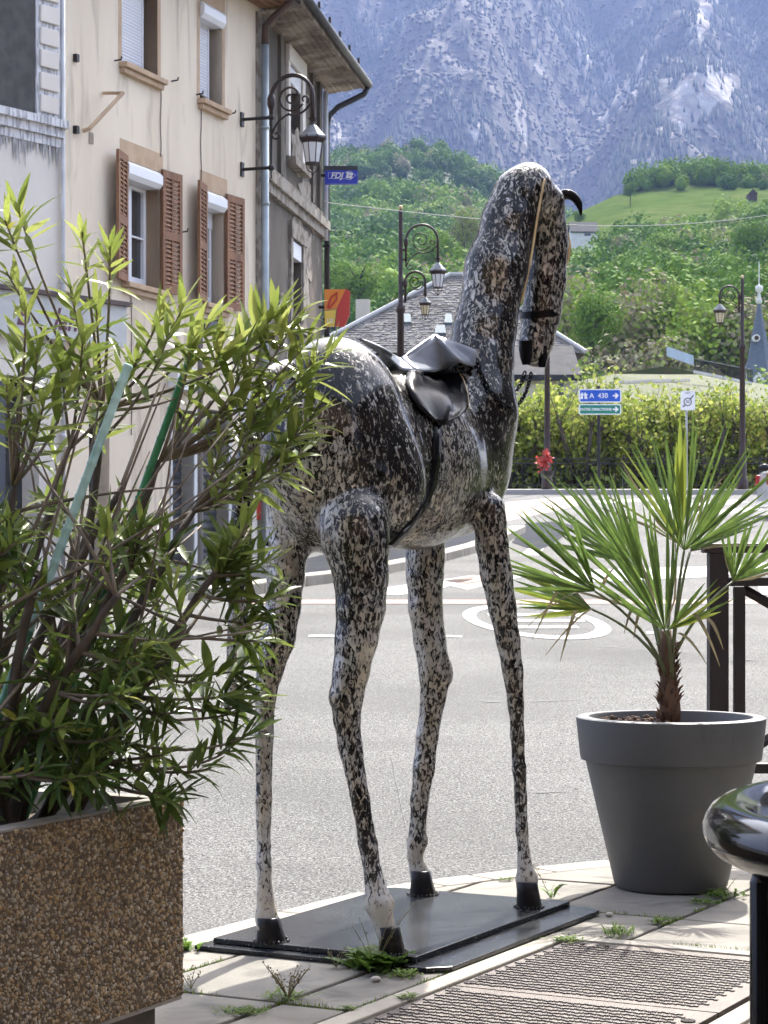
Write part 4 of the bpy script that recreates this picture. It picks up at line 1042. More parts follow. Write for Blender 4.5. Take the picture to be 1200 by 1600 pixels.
for i, (bd, fo, sd_) in enumerate(((.05, .35, .0), (.14, .3, .10), (.30, .25, -.12), (-.06, .45, .05), (.42, .4, .16), (.10, .15, -.2), (-.14, .3, .12))):
    rows = leaf_pts(bd, fo, sd_); v = np.array([p for r in rows for p in r]); f = np.array([(a*3+b, (a+1)*3+b, (a+1)*3+b+1, a*3+b+1) for a in range(5) for b in range(2)])
    LV.append((v, f))
def leaf_mesh(i, m):
    me = bpy.data.meshes.new('leaf'); me.from_pydata(LV[i][0].tolist(), [], LV[i][1].tolist()); me.materials.append(m)
    me.polygons.foreach_set('use_smooth', [True]*len(me.polygons)); return me
LMESH = {(i, k): leaf_mesh(i, m) for i in range(7) for k, m in enumerate((M_oleA, M_oleB, M_oleC, M_oleY))}
ol = thing('oleander_shrub', T(.35, .25, tz1-.04), 'leafy green oleander shrub with narrow leaves growing from the trough', 'shrub')
D0 = 4.62
# main stems: picture positions with depth
stems = []
for i, (bx, tx, ty, dd) in enumerate(((30, -40, 820, -.35), (70, 20, 760, -.15), (90, 110, 700, .1), (120, 60, 900, -.25), (135, 190, 760, .0), (160, 250, 720, .2), (180, 215, 860, -.1), (205, 300, 800, .15), (215, 330, 900, .0), (150, 120, 830, .25), (10, -80, 900, .0), (230, 290, 980, -.1), (100, 180, 930, -.3), (190, 160, 640, .22))):
    b = T((285-bx)/285*.62+.05, .14+.24*R.random(), tz1-.06)
    e = P(tx, ty, D0+dd); m = lerp(b, e, .5)+Vector((R.uniform(-.05, .05), R.uniform(-.05, .05), .03))
    stems.append(bez(b, m, e, 12))
for s_ in stems: MB().tube([p+Vector((R.uniform(-.006, .006), 0, 0)) for p in s_], list(np.linspace(.0165, .0075, 13)), 7).build('stem', M_bark, ol, True)
# tips: where the sprays of leaves end
tips = []
def spray(n, x0, x1, y0, y1, d0=-.35, d1=.35):
    for _ in range(n): tips.append((R.uniform(x0, x1), R.uniform(y0, y1), D0+R.uniform(d0, d1)))
for p in ((25, 318, -.2), (8, 345, -.3), (128, 362, 0), (172, 385, 0), (10, 425, -.2), (110, 450, 0), (40, 480, -.3), (150, 475, .1),
          (255, 480, .1), (290, 470, .1), (330, 500, .2), (265, 520, 0), (300, 540, .15), (350, 530, .2), (385, 540, .25), (420, 500, .3), (440, 480, .3), (455, 510, .3), (470, 490, .3), (405, 560, .25), (490, 520, .3), (500, 548, .32), (520, 545, .35),
          (375, 590, .2), (420, 600, .3), (450, 590, .3), (470, 620, .3), (480, 655, .3), (495, 640, .3), (440, 640, .25), (400, 650, .2), (455, 690, .3), (475, 705, .3), (430, 720, .25), (390, 700, .2), (350, 680, .15), (410, 745, .2), (365, 745, .1),
          (185, 610, .1), (215, 560, .1), (95, 570, -.1), (60, 540, -.2), (30, 560, -.2), (130, 520, -.1), (150, 560, 0), (110, 610, -.1), (70, 620, -.25), (10, 600, -.3), (20, 650, -.2), (60, 660, -.1),
          (425, 870, .1), (440, 930, .1), (400, 880, .15), (380, 900, .1), (350, 870, .05), (420, 1000, .1), (405, 970, .05), (395, 1040, .1), (410, 1090, .1), (380, 1110, .05), (400, 1140, 0), (360, 1170, 0), (330, 1200, -.1), (300, 1230, -.1), (250, 1240, -.25), (275, 1255, -.2)):
    tips.append((p[0], p[1], D0+p[2]))
spray(24, -60, 230, 780, 960); spray(21, -60, 300, 960, 1130); spray(18, 120, 390, 1000, 1190, -.3, .15); spray(30, -60, 240, 1080, 1240, -.45, 0); spray(11, 200, 390, 810, 930, -.2, .3); spray(2, -40, 150, 500, 700); spray(1, 240, 420, 540, 700, -.1, .3); spray(5, -50, 60, 720, 860, -.4, 0)
allst = [(p, i) for s_ in stems for i, p in enumerate(s_) if i > 2]
leaves = []; tw = MB()
def rot_to(d, roll):
    d = d.normalized(); up = Vector((0, 0, 1)); y = up.cross(d)
    y = y.normalized() if y.length > 1e-3 else Vector((1, 0, 0)); z = d.cross(y)
    c, s_ = math.cos(roll), math.sin(roll)
    return Matrix((d, y*c+z*s_, z*c-y*s_)).transposed()
for (tx, ty, D) in tips:
    e = P(tx, ty, D)
    best = min(allst, key=lambda q: (q[0]-e).length+(.6 if q[0].z > e.z+.02 else 0)+abs(q[0].z-(e.z-.22))*.5)[0]
    side = (e-best); m = lerp(best, e, .55)+Vector((side.x*.12, R.uniform(-.03, .03), -abs(side.x)*.15+R.uniform(-.02, .02)))
    pth = bez(best, m, e, 7); tw.tube(pth, list(np.linspace(.0046, .002, 8)), 5)
    ax = (pth[-1]-pth[-2]).normalized(); n = R.randint(10, 16); L0 = R.uniform(.076, .118)
    if ax.z < .0: ax = (ax+Vector((0, 0, .5))).normalized()
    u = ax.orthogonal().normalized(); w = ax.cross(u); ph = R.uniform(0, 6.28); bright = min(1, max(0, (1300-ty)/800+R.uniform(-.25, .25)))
    for k in range(n):
        a = ph+k*2.4; t = k/n; op = lerp(.25, 1.25, t**.8)+R.uniform(-.15, .15); pos = pth[-1]-ax*(.008+.10*t)
        d = ax*math.cos(op)+(u*math.cos(a)+w*math.sin(a))*math.sin(op)
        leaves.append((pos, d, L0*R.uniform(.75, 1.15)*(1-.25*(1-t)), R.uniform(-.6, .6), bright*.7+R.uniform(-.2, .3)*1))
    for k in range(R.randint(1, 4)):
        q = pth[R.randint(3, 6)]; a = R.uniform(0, 6.28); d = (ax*.5+u*math.cos(a)+w*math.sin(a)); leaves.append((q, d, L0*R.uniform(.7, 1.1), R.uniform(-.8, .8), bright*.6+R.uniform(-.2, .2)))
# bare crossing twigs
for _ in range(46):
    a = R.choice(allst)[0]; e = P(R.uniform(-20, 430), R.uniform(560, 1000), D0+R.uniform(-.2, .3)); m = lerp(a, e, .5)+Vector((R.uniform(-.06, .06), 0, R.uniform(-.05, .03)))
    tw.tube(bez(a, m, e, 6), list(np.linspace(.005, .0018, 7)), 5)
o = tw.build('twigs', M_twig, ol, True); o['kind'] = 'stuff'
order = sorted(range(len(leaves)), key=lambda i: leaves[i][0].y - (0 if (-5 < 600+3400*leaves[i][0].x/leaves[i][0].y < 540) else -9))
near = set(order[:300]); B_ = BASE[ol]; Vs, Fs, As = [], [], []; nb = 0
for i, (pos, d, ln, roll, tint) in enumerate(leaves):
    M3 = rot_to(d, roll); shp = R.randrange(7); sc = Matrix.Diagonal((ln, ln*R.uniform(.75, 1.02), ln))
    if i in near:
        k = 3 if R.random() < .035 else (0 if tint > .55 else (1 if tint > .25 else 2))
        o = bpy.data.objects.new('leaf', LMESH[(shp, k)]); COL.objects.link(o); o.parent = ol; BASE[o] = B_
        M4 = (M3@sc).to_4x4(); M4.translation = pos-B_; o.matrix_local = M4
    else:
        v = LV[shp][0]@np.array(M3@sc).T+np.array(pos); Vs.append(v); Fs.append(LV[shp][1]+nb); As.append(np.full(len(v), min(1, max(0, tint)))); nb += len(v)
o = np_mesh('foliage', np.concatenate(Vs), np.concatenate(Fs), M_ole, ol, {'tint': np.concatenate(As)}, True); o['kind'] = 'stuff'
# plant stakes
M_st1 = mat('pale turquoise coated stake', (.42, .62, .60), .5, (.30, .50, .47), 8); M_st1b = mat('faded green stake', (.10, .30, .21), .5, (.07, .22, .16), 12); M_st2 = mat('green coated stake', (.035, .22, .09), .45, (.025, .16, .06), 12)
def stake(name, label, a, b, r, ms):
    t_ = thing(name, (b.x, b.y, b.z), label, 'plant stake'); n = 16
    for (f0, f1, m) in ms:
        pts, rad = [], []
        for k in range(n+1):
            t = lerp(f0, f1, k/n); p = lerp(a, b, t)
            for dt, rr in ((-.004, 1), (0, 1.18), (.004, 1)):
                pts.append(lerp(a, b, t+dt)); rad.append(r*rr)
        MB().tube(pts, rad, 10).build('shaft', m, t_, True)
    return t_
b = T(.48, .26, tz1-.08)
stake('plant_stake', 'pale turquoise plant stake leaning in the oleander', P(201, 570, 4.55), b, .0092, ((0.004, .55, M_st1), (.558, 1, M_st1b)))
b = T(.18, .3, tz1-.08)
stake('plant_stake', 'dark green plant stake in the oleander near the horse rump', P(302, 545, 4.85), b, .0088, ((0.004, 1, M_st2),))

# ------------------------------------------------------------------ grey pot with a fan palm
M_pot = mat('grey plastic pot', (.062, .065, .070), .55, (.074, .076, .08), 3, bump=.12, bscale=160, bdist=.002, speck=(220, (.12, .12, .12), .7, .76), dirt=(7, (.085, .082, .076), .55, .8))
PC_ = Vector(((1048-600)/F*6.92, 6.92, 0))
pt_ = thing('plant_pot', PC_, 'large round dark grey plastic pot with a broad rim', 'plant pot')
k = 6.92/F
mb = MB(); mb.lathe([(.0, .004), (85*k, .004), (88*k, .012), (133*k, .405), (140*k, .408), (141*k, .414), (147.5*k, .533), (147*k, .54), (144*k, .543), (128*k, .543), (126*k, .538), (120*k, .44), (.0, .44)], PC_, 64)
o = mb.build('pot', M_pot, pt_, True); m_ = o.modifiers.new('edge', 'EDGE_SPLIT'); m_.split_angle = math.radians(35)
mb = MB(); rows = []
for i in range(13):
    r = 124*k*i/12; rows.append([PC_+Vector((math.cos(a)*r, math.sin(a)*r, .492+.014*mnoise.noise(Vector((math.cos(a)*r*22, math.sin(a)*r*22, 1)))+(.02 if math.cos(a) < -.2 else 0)*(i/12))) for a in [j*2*math.pi/32 for j in range(33)]])
mb.grid(rows)
for _ in range(160):
    a, r = R.uniform(0, 6.28), 122*k*R.random()**.5; mb.sphere(PC_+Vector((math.cos(a)*r, math.sin(a)*r, .50+(.025 if math.cos(a) < -.2 else .0))), R.uniform(.004, .012), 5, 4)
M_brownsoil = mat('brown potting soil', (.10, .055, .035), .95, (.05, .03, .02), 40, bump=.6, bscale=90)
mb.build('soil', M_brownsoil, pt_, True)
M_fib = mat('palm trunk fibre', (.15, .085, .05), .95, (.07, .04, .026), 30, 5, bump=1, bscale=80, bdist=.01, stretch=(1, 1, .4))
M_palm = mat('palm leaflet', (.13, .20, .045), .4, (.09, .15, .035), 9, 2, .4, .6, trans=.4, rnd=.22); M_palmY = mat('fresh palm leaflet', (.27, .31, .05), .4, (.2, .26, .045), 9, trans=.4, rnd=.15)
M_pet = mat('palm petiole', (.12, .15, .055), .5, (.09, .10, .05), 14); M_dry = mat('dry palm leaflet', (.24, .20, .11), .8, (.16, .14, .08), 10, trans=.2)
pa = thing('fan_palm', PC_+Vector((0, 0, .49)), 'young fan palm with spiky leaf fans in the grey pot', 'palm')
mb = MB(); pts = [P(1047, 1128, 6.92), P(1047, 1105, 6.92), P(1046, 1080, 6.92), P(1044, 1050, 6.92), P(1042, 1015, 6.92), P(1041, 985, 6.92)]
mb.tube(pts, [.034, .034, .030, .026, .021, .016], 12)
for _ in range(150):                                         # shaggy fibres and cut petiole stubs
    t = R.random(); y = lerp(1128, 1010, t); a = R.uniform(0, 6.28); r = lerp(.032, .021, t); c = P(1045, y, 6.92)+Vector((math.cos(a)*r, math.sin(a)*r, 0)); l = R.uniform(.012, .032)
    mb.tube([c, c+Vector((math.cos(a)*l*.35, math.sin(a)*l*.35, l*.7)), c+Vector((math.cos(a)*l*.7, math.sin(a)*l*.7, l))], [R.uniform(.002, .006), .003, .0006], 4)
mb.build('trunk', M_fib, pa, True)
# fans: hub x, y, depth offset; fan axis in the picture plane (degrees from right, ccw), spread, leaflet px, count, tilt to viewer, dry, bright
fans = [(1069, 860, -.08, 76, 95, 215, 19, -.05, 0, 0), (1060, 850, .14, 104, 75, 195, 11, .25, 0, 1), (1078, 862, .10, 42, 50, 165, 10, .2, 0, 0),
        (1039, 985, -.12, 112, 62, 215, 15, -.35, 0, 0), (1030, 970, .12, 130, 40, 275, 11, .3, 0, 0), (930, 924, -.10, 143, 62, 172, 17, -.3, 0, 0), (925, 952, .05, 163, 42, 140, 15, .15, 0, 1),
        (1044, 984, -.05, 34, 30, 120, 7, -.2, 0, 1), (1146, 908, .02, 60, 85, 108, 14, -.1, 0, 0), (985, 880, .16, 138, 50, 205, 12, .25, 0, 0), (1005, 905, .05, 120, 40, 195, 10, .0, 0, 0)]
base = P(1044, 1062, 6.92)
def leaflet_mesh(m, droop, name='leaflet'):
    vs, fs = [], []; rows = [(0, .10, .0), (.12, .45, 0), (.35, 1.0, 0), (.65, .85, -.5), (.88, .45, -1.0), (1, .05, -1.3)]
    for t, w, z in rows: vs += [(t, -w*.034, z*droop+w*.013), (t, 0, z*droop), (t, w*.034, z*droop+w*.013)]
    for a in range(5):
        for b in range(2): fs.append((a*3+b, (a+1)*3+b, (a+1)*3+b+1, a*3+b+1))
    me = bpy.data.meshes.new(name); me.from_pydata(vs, [], fs); me.materials.append(m); me.polygons.foreach_set('use_smooth', [True]*len(fs)); return me
PLM = [[leaflet_mesh(m, d) for d in (.02, .07, .16)] for m in (M_palm, M_palmY, M_dry)]
for (hx, hy, dD, ang, spread, lpx, n, tilt, dry, br) in fans:
    hub = P(hx, hy, 6.92+dD); s0 = base+Vector((R.uniform(-.012, .012), dD*.15, 0)); md = lerp(s0, hub, .5)+Vector((-(hub.x-s0.x)*.22, 0, .04))
    fr = MB().tube(bez(s0, md, hub, 8), list(np.linspace(.0068, .0042, 9)), 6).build('frond', M_pet, pa, True)
    B_ = BASE[pa]; a0 = math.radians(ang)
    axis = Vector((math.cos(a0), tilt, math.sin(a0))).normalized(); nrm = Vector((0, 1, 0))-axis*axis.y; nrm.normalize(); sd = axis.cross(nrm)
    for i in range(n):
        f = (i+.5)/n*2-1; th_ = math.radians(spread)*f*.5*1.25+R.uniform(-.06, .06)
        d = axis*math.cos(th_)-sd*math.sin(th_)+nrm*(R.uniform(-.06, .10)+.12*f*f); d.normalize()
        ln = lpx*6.92/F*(1-.28*abs(f)**1.6)*R.uniform(.9, 1.06)
        zz = (nrm-d*nrm.dot(d)).normalized()*(-1); yy = zz.cross(d)
        rl = R.uniform(-.7, .7); yy2 = yy*math.cos(rl)+zz*math.sin(rl); zz2 = zz*math.cos(rl)-yy*math.sin(rl)
        isdry = (abs(f) > .86 and R.random() < .35); me = PLM[2 if isdry else (1 if (br and R.random() < .6) else 0)][2 if isdry else R.choice((0, 0, 1))]
        o = bpy.data.objects.new('leaflet', me); COL.objects.link(o); o.parent = fr; BASE[o] = B_
        M4 = (Matrix((d, yy2, zz2)).transposed()@Matrix.Diagonal((ln, R.uniform(.15, .24), ln))).to_4x4(); M4.translation = hub-B_; o.matrix_local = M4
# drooping dry leaflets under the left fans, and the tall central spear
for (x0, y0, x1, y1) in ((905, 925, 818, 985), (880, 915, 832, 1000), (925, 952, 852, 1025), (900, 955, 875, 1035), (1085, 960, 1125, 1042), (1105, 968, 1130, 1015), (1060, 990, 1105, 1040), (990, 950, 975, 990), (1000, 955, 990, 998), (940, 920, 965, 885)):
    a, b = P(x0, y0, 6.85), P(x1, y1, 6.83); m = lerp(a, b, .4)+Vector((0, -.02, .03)); rows = []
    for i, p in enumerate(bez(a, m, b, 6)): w = .006*(1-(i/6)**2)+.0007; rows.append([p+Vector((-w, 0, w*.3)), p+Vector((w, 0, w*.6))])
    MB().grid(rows).build('dry_leaflet', M_dry, pa, True)
for x1, y1 in ((1063, 645), (1072, 668), (1057, 690)):
    a, b = P(1062, 850, 6.94), P(x1, y1, 6.96); rows = []
    for i in range(7): t = i/6; w = .012*math.sin(math.pi*min(1, .15+t*.85))+.001; p = lerp(a, b, t); rows.append([p+Vector((-w, .004, 0)), p, p+Vector((w, .004, 0))])
    MB().grid(rows).build('spear_leaflet', M_palmY, pa, True)

# ------------------------------------------------------------------ weeds in the joints
M_weed = leaf_mat_obj('weed leaf', (.13, .22, .03), (.09, .16, .025), .35, .5, .2); M_weedd = mat('dry weed stalk', (.22, .18, .09), .9, (.15, .13, .07), 20); M_moss = leaf_mat_obj('moss and grass', (.10, .17, .025), (.14, .19, .04), .25, .7, .15)
def weed(name, label, cat, c, n, ln, wd, rise, mtl, spread=.03, broad=1.0, stems=0, group=None):
    t_ = thing(name, c, label, cat, group); mb = MB()
    for i in range(n):
        a = R.uniform(0, 6.28); q = c+Vector((R.gauss(0, spread), R.gauss(0, spread), 0)); l = ln*R.uniform(.5, 1.15); up_ = rise*R.uniform(.5, 1.2)
        d = Vector((math.cos(a), math.sin(a), 0)); s_ = Vector((-d.y, d.x, 0)); rows = []
        for t, w in ((0, .15), (.3, .7*broad), (.6, 1.0), (.85, .6), (1, .05)):
            p = q+d*l*t*(1-.35*up_)+Vector((0, 0, l*up_*(t-.45*t*t*1.3)+.003)); rows.append([p-s_*w*wd, p+Vector((0, 0, -.15*wd)), p+s_*w*wd])
        mb.grid(rows)
    mb.build('leaves', mtl, t_, True)
    if stems:
        mb = MB()
        for i in range(stems):
            a = R.uniform(0, 6.28); l = ln*R.uniform(1.2, 2.4); e = c+Vector((math.cos(a)*l*.5, math.sin(a)*l*.5, l*.75)); pts = bez(c, lerp(c, e, .5)+Vector((0, 0, l*.12)), e, 5); mb.tube(pts, [.0009]*5+[.0005], 4)
            for p in pts[2:]: mb.sphere(p+Vector((R.uniform(-.006, .006), 0, .003)), R.uniform(.0012, .0028), 5, 4)
        mb.build('stalks', M_weedd, t_)
    return t_
c = G(585, 1512); weed('leafy_weed', 'bushy green weed with broad leaves in front of the nearest hoof', 'weed', c+Vector((0, -.02, .0)), 95, .10, .015, .95, M_weed, .032, 1.1, 6)
c = G(630, 1526); weed('grass_tuft', 'low bright grass tuft at the steel plate front corner', 'grass tuft', c, 90, .035, .003, .8, M_moss, .022)
c = G(860, 1404); weed('dandelion', 'upright young weed standing right of the plate by the front hoof', 'weed', c, 9, .075, .008, 1.5, M_weed, .006, 1, 2)
c = G(885, 1471); weed('moss_tuft', 'flat moss tuft at the left end of the iron cover edge', 'moss', c, 90, .030, .003, .6, M_moss, .02)
c = G(965, 1464); weed('grass_tuft', 'spiky grass tuft on the joint between plate and grey pot', 'grass tuft', c, 60, .055, .0028, 1.2, M_moss, .02)
c = G(1028, 1443); weed('grass_tuft', 'small yellowish weed tuft below the grey pot', 'grass tuft', c, 40, .035, .004, .8, M_moss, .018)
c = G(1130, 1402); weed('grass_tuft', 'green weed tuft at the right foot of the grey pot', 'grass tuft', c, 70, .05, .004, .9, M_weed, .03, 1, 3)
c = G(1098, 1412); weed('grass_tuft', 'low weed directly before the grey pot foot', 'grass tuft', c, 40, .035, .004, .7, M_weed, .022)
c = G(450, 1562); weed('dry_weed', 'sprawling dry weed with thin stalks on the slab joint before the plate', 'weed', c, 40, .05, .004, .6, M_moss, .03, 1, 26)
c = G(380, 1583); weed('grass_tuft', 'green moss patch on the lower left slab joint', 'grass tuft', c, 110, .03, .003, .5, M_moss, .026)
c = G(635, 1561); weed('moss_tuft', 'tiny grass tuft between the slabs beside the iron cover', 'moss', c, 36, .03, .003, .7, M_moss, .012)
c = G(545, 1578); weed('moss_tuft', 'small moss dot on the slab joint left of the iron cover', 'moss', c, 30, .025, .003, .5, M_moss, .010)
c = G(293, 1484); weed('leafy_weed', 'small green weed at the trough corner by the plate', 'weed', c, 22, .05, .008, .9, M_weed, .014, 1, 2)
c = G(298, 1545); weed('dry_weed', 'thin dry stalk standing beside the trough foot', 'weed', c, 6, .03, .003, .8, M_moss, .008, 1, 5)
c = G(540, 1478); weed('dry_weed', 'thin wispy dry stalks standing before the plate left of the leafy weed', 'weed', G(525, 1512), 3, .03, .003, .8, M_moss, .006, 1, 7)
c = G(790, 1376); weed('moss_tuft', 'moss streak on the kerb behind the front hoof', 'moss', c, 30, .028, .003, .5, M_moss, .014)
M_pebble = mat('pale pebble', (.4, .37, .32), .8)
for px, py, r, lab in ((587, 1534, .011, 'pale pebble beside the bushy weed'), (952, 1432, .010, 'brown pebble on the right corner of the plate')):
    o = MB().sphere(G(px, py)+Vector((0, 0, r*.6)), r, 8, 6, (1.2, 1, .7)).build('pebble', M_pebble, None, True); tag(o, lab, 'pebble')
# moss and grass creeping along the slab joints
mb = MB()
def joint(a0, b0, a1, b1, n):
    for i in range(n):
        t = R.random(); p = AB(lerp(a0, a1, t), lerp(b0, b1, t))
        if mnoise.noise(Vector((p.x*5, p.y*5, 2))) < .02: continue
        p += Vector((R.gauss(0, .006), R.gauss(0, .006), -.004)); an = R.uniform(0, 6.28); l = R.uniform(.006, .02); d = Vector((math.cos(an), math.sin(an), 0)); s_ = Vector((-d.y, d.x, 0))*.0016
        mb.add([p-s_, p+s_, p+d*l*.5+Vector((0, 0, l*.9))], [(0, 1, 2)])
for q in ((4.2, -2.62, 5.3, -2.62, 500), (5.5, -2.21, 6.6, -2.21, 500), (5.98, -2.6, 5.98, -1.9, 250), (4.41, -3.2, 4.41, -2.45, 350), (4.6, -3.03, 5.2, -3.03, 250), (5.57, -2.4, 5.57, -1.4, 350), (6.1, -1.8, 6.9, -1.8, 300), (4.4, -2.43, 5.5, -2.43, 400)): joint(*q)
o = mb.build('joint_moss', M_moss); tag(o, 'thin moss and grass growing in the slab joints', 'moss', kind='stuff')
# ------------------------------------------------------------------ street lamps
M_lamp = mat('dark brown lamp iron', (.045, .026, .022), .45, (.03, .02, .018), 6, metal=.3)
M_lampg = mat('grey lamp cap', (.20, .21, .22), .45, (.14, .145, .15), 8)
M_frost = mat('frosted lamp glass', (.74, .75, .76), .35, trans=.25); M_amber = mat('cream lamp glass', (.66, .58, .38), .35, trans=.25)
def arc_pts(c, ux, r, a0, a1, n=14):
    return [c+ux*(r*math.cos(math.radians(lerp(a0, a1, i/n))))+Vector((0, 0, r*math.sin(math.radians(lerp(a0, a1, i/n))))) for i in range(n+1)]
def spiral(c, ux, r0, r1, a0, a1, n=26):
    out = []
    for i in range(n+1):
        t = i/n; r = lerp(r0, r1, t); a = math.radians(lerp(a0, a1, t)); out.append(c+ux*(r*math.cos(a))+Vector((0, 0, r*math.sin(a))))
    return out
def lantern(par, top, s, glass):
    c = Vector(top)                                          # hangs from this point; s = width across the brim
    mb = MB(); mb.lathe([(.02*s, 0), (.10*s, -.02*s), (.16*s, .10*s), (.07*s, -.04*s), (.06*s, -.16*s)], c, 8); mb.build('crown', M_lamp, par)
    mb = MB(); mb.lathe([(.50*s, -.62*s), (.49*s, -.56*s), (.40*s, -.46*s), (.28*s, -.32*s), (.16*s, -.19*s), (.05*s, -.14*s)], c, 8, .5); mb.build('cap', M_lampg, par)
    mb = MB(); mb.lathe([(.40*s, -.80*s), (.43*s, -.76*s), (.47*s, -.70*s), (.50*s, -.66*s), (.50*s, -.625*s), (.30*s, -.625*s), (.30*s, -.80*s)], c, 8, .5)
    for k in range(8):
        a = 2*math.pi*(k+.5)/8; mb.sphere(c+Vector((math.cos(a)*.5*s, math.sin(a)*.5*s, -.59*s)), .035*s, 5, 4)
    mb.build('brim', M_lamp, par)
    mb = MB(); mb.lathe([(.25*s, -1.52*s), (.37*s, -.81*s)], c, 8, .5); g = mb.build('glass', glass, par)
    mb = MB()
    for k in range(8):
        a = 2*math.pi*(k+.5)/8; d = Vector((math.cos(a), math.sin(a), 0)); mb.tube([c+d*.255*s+Vector((0, 0, -1.53*s)), c+d*.378*s+Vector((0, 0, -.8*s))], .018*s, 4)
    mb.lathe([(.10*s, -1.60*s), (.29*s, -1.56*s), (.29*s, -1.50*s), (.2*s, -1.50*s)], c, 8, .5)
    for k in range(4):
        a = math.pi*k/2; d = Vector((math.cos(a), math.sin(a), 0)); mb.tube(bez(c+d*.22*s+Vector((0, 0, -1.58*s)), c+d*.24*s+Vector((0, 0, -1.8*s)), c+Vector((0, 0, -1.85*s)), 4), .02*s, 4)
    mb.sphere(c+Vector((0, 0, -1.9*s)), .06*s, 6, 5); mb.build('cage', M_lamp, par)
def arm(par, a, ux, R_, z_drop, r=.024, stem=.35):
    # swan-neck: from the rod at a, over a half circle of radius R_, down to the lantern; scrolls inside
    c = a+ux*R_; mb = MB(); pts = arc_pts(c, ux, R_, 180, 0)
    mb.tube([a+Vector((0, 0, -stem))]+pts+[c+ux*R_+Vector((0, 0, -z_drop))], r, 8); mb.sphere(a+Vector((0, 0, -.04)), r*2.0, 8, 5, (1, 1, 2.2)); sw = mb.build('swan_neck', M_lamp, par, True)
    mb = MB(); mb.tube(spiral(c+ux*(-.05*R_)+Vector((0, 0, .02*R_)), ux, .66*R_, .10*R_, 330, -270, 36), r*.55, 6)
    mb.tube(spiral(c+ux*(.62*R_)+Vector((0, 0, -.12*R_)), ux, .20*R_, .08*R_, -60, 240, 14), r*.5, 6)
    mb.tube(bez(c+ux*R_+Vector((0, 0, -.2*R_)), c+ux*(.45*R_)+Vector((0, 0, -1.0*R_)), c+ux*(-.2*R_)+Vector((0, 0, -.72*R_)), 8), r*.55, 6)
    mb.tube(bez(c+ux*(-.1*R_)+Vector((0, 0, -.7*R_)), c+ux*(-.8*R_)+Vector((0, 0, -1.0*R_)), a+ux*(.05*R_)+Vector((0, 0, -1.55*R_)), 8), r*.55, 6)
    mb.tube(spiral(a+ux*(.26*R_)+Vector((0, 0, -1.62*R_)), ux, .22*R_, .06*R_, 170, 520, 14), r*.5, 6)
    mb.build('scroll', M_lamp, par, True)
    return c+ux*R_+Vector((0, 0, -z_drop))

# wall lamp on the cream house
t = FC.s_of(377); wp = FC.pt(t, 0, 0)
def WPz(py, o): D = (wp+FC.n*o).y; return H-(py-HY)/F*D
wl = thing('wall_lamp', FC.pt(t, 0, WPz(262, 0)), 'ornate black wall lantern on scrolled bracket at the cream house corner', 'street lamp')
O1 = .505
mb = MB()
for py in (187, 265):
    mb = MB(); mb.tube([FC.pt(t, .0, WPz(py, 0)), FC.pt(t, O1, WPz(py, 0))], .026, 8); FC.box(mb, t-.05, t+.05, .002, .03, WPz(py, 0)-.11, WPz(py, 0)+.11)
    mb.sphere(FC.pt(t, O1, WPz(py, 0)), .055, 8, 6); mb.build('wall_bracket', M_black, wl)
MB().tube([FC.pt(t, O1, WPz(280, O1)), FC.pt(t, O1, WPz(150, O1))], [.012]+[.034], 8).build('rod', M_black, wl)
e = arm(wl, FC.pt(t, O1, WPz(155, O1)), FC.n, .345, .38, .033, .3)
lantern(wl, e, .43, M_frost)

def post_lamp(name, label, px, D, ytop, side, s, arms, base_z, basket=False):
    x = (px-CX)/F*D; zt = H-(ytop-HY)/F*D; b = Vector((x, D, base_z))
    t_ = thing(name, b, label, 'street lamp', 'swan-neck street lamps')
    hgt = zt-base_z; ux = Vector((side, 0, 0)); mb = MB()
    k = .62
    mb.lathe([(.16, -.1), (.16, .25), (.12, .3), (.11, .9), (.085, 1.0), (.072, hgt*.66), (.10, hgt*.665), (.10, hgt*.68), (.052, hgt*.69), (.046, hgt-.15), (.05, hgt-.06), (.02, hgt)], b, 12); mb.build('post', M_lamp, t_, True)
    mb = MB(); mb.sphere(b+Vector((0, 0, hgt+.03)), .05, 8, 6); mb.build('finial', M_gold, t_)
    for (ya, R_, drop, ss, gl, off) in arms:
        za = H-(ya-HY)/F*D; a = Vector((x+side*off, D, za)); e = arm(t_, a, ux, R_, drop, .026, .45); lantern(t_, e, ss, gl)
        mb = MB(); mb.tube([Vector((x, D, za-.2)), a+Vector((0, 0, -.2))], .03, 6); mb.tube([a+Vector((0, 0, -1.4*R_-.1)), a], .02, 6); mb.tube([Vector((x, D, za-1.2*R_)), a+Vector((0, 0, -1.2*R_))], .02, 6); mb.build('arm_clamp', M_lamp, t_)
    return t_
post_lamp('street_lamp', 'brown street lamp with two swan-neck lanterns seen behind the saddle', 626, 47.0, 326, 1, .40, [(376, .345, .42, .39, M_frost, .115), (440, .215, .30, .275, M_amber, .1)], road_z(47))
post_lamp('street_lamp', 'brown street lamp with one lantern near the church spire at right', 1160, 60.5, 434, -1, .36, [(462, .27, .18, .38, M_amber, .09)], 2.93)
l3 = post_lamp('street_lamp', 'street lamp pole below the horse muzzle, its lantern hidden by the head', 855, 60.5, 434, -1, .36, [(462, .27, .18, .38, M_amber, .09)], 2.93)
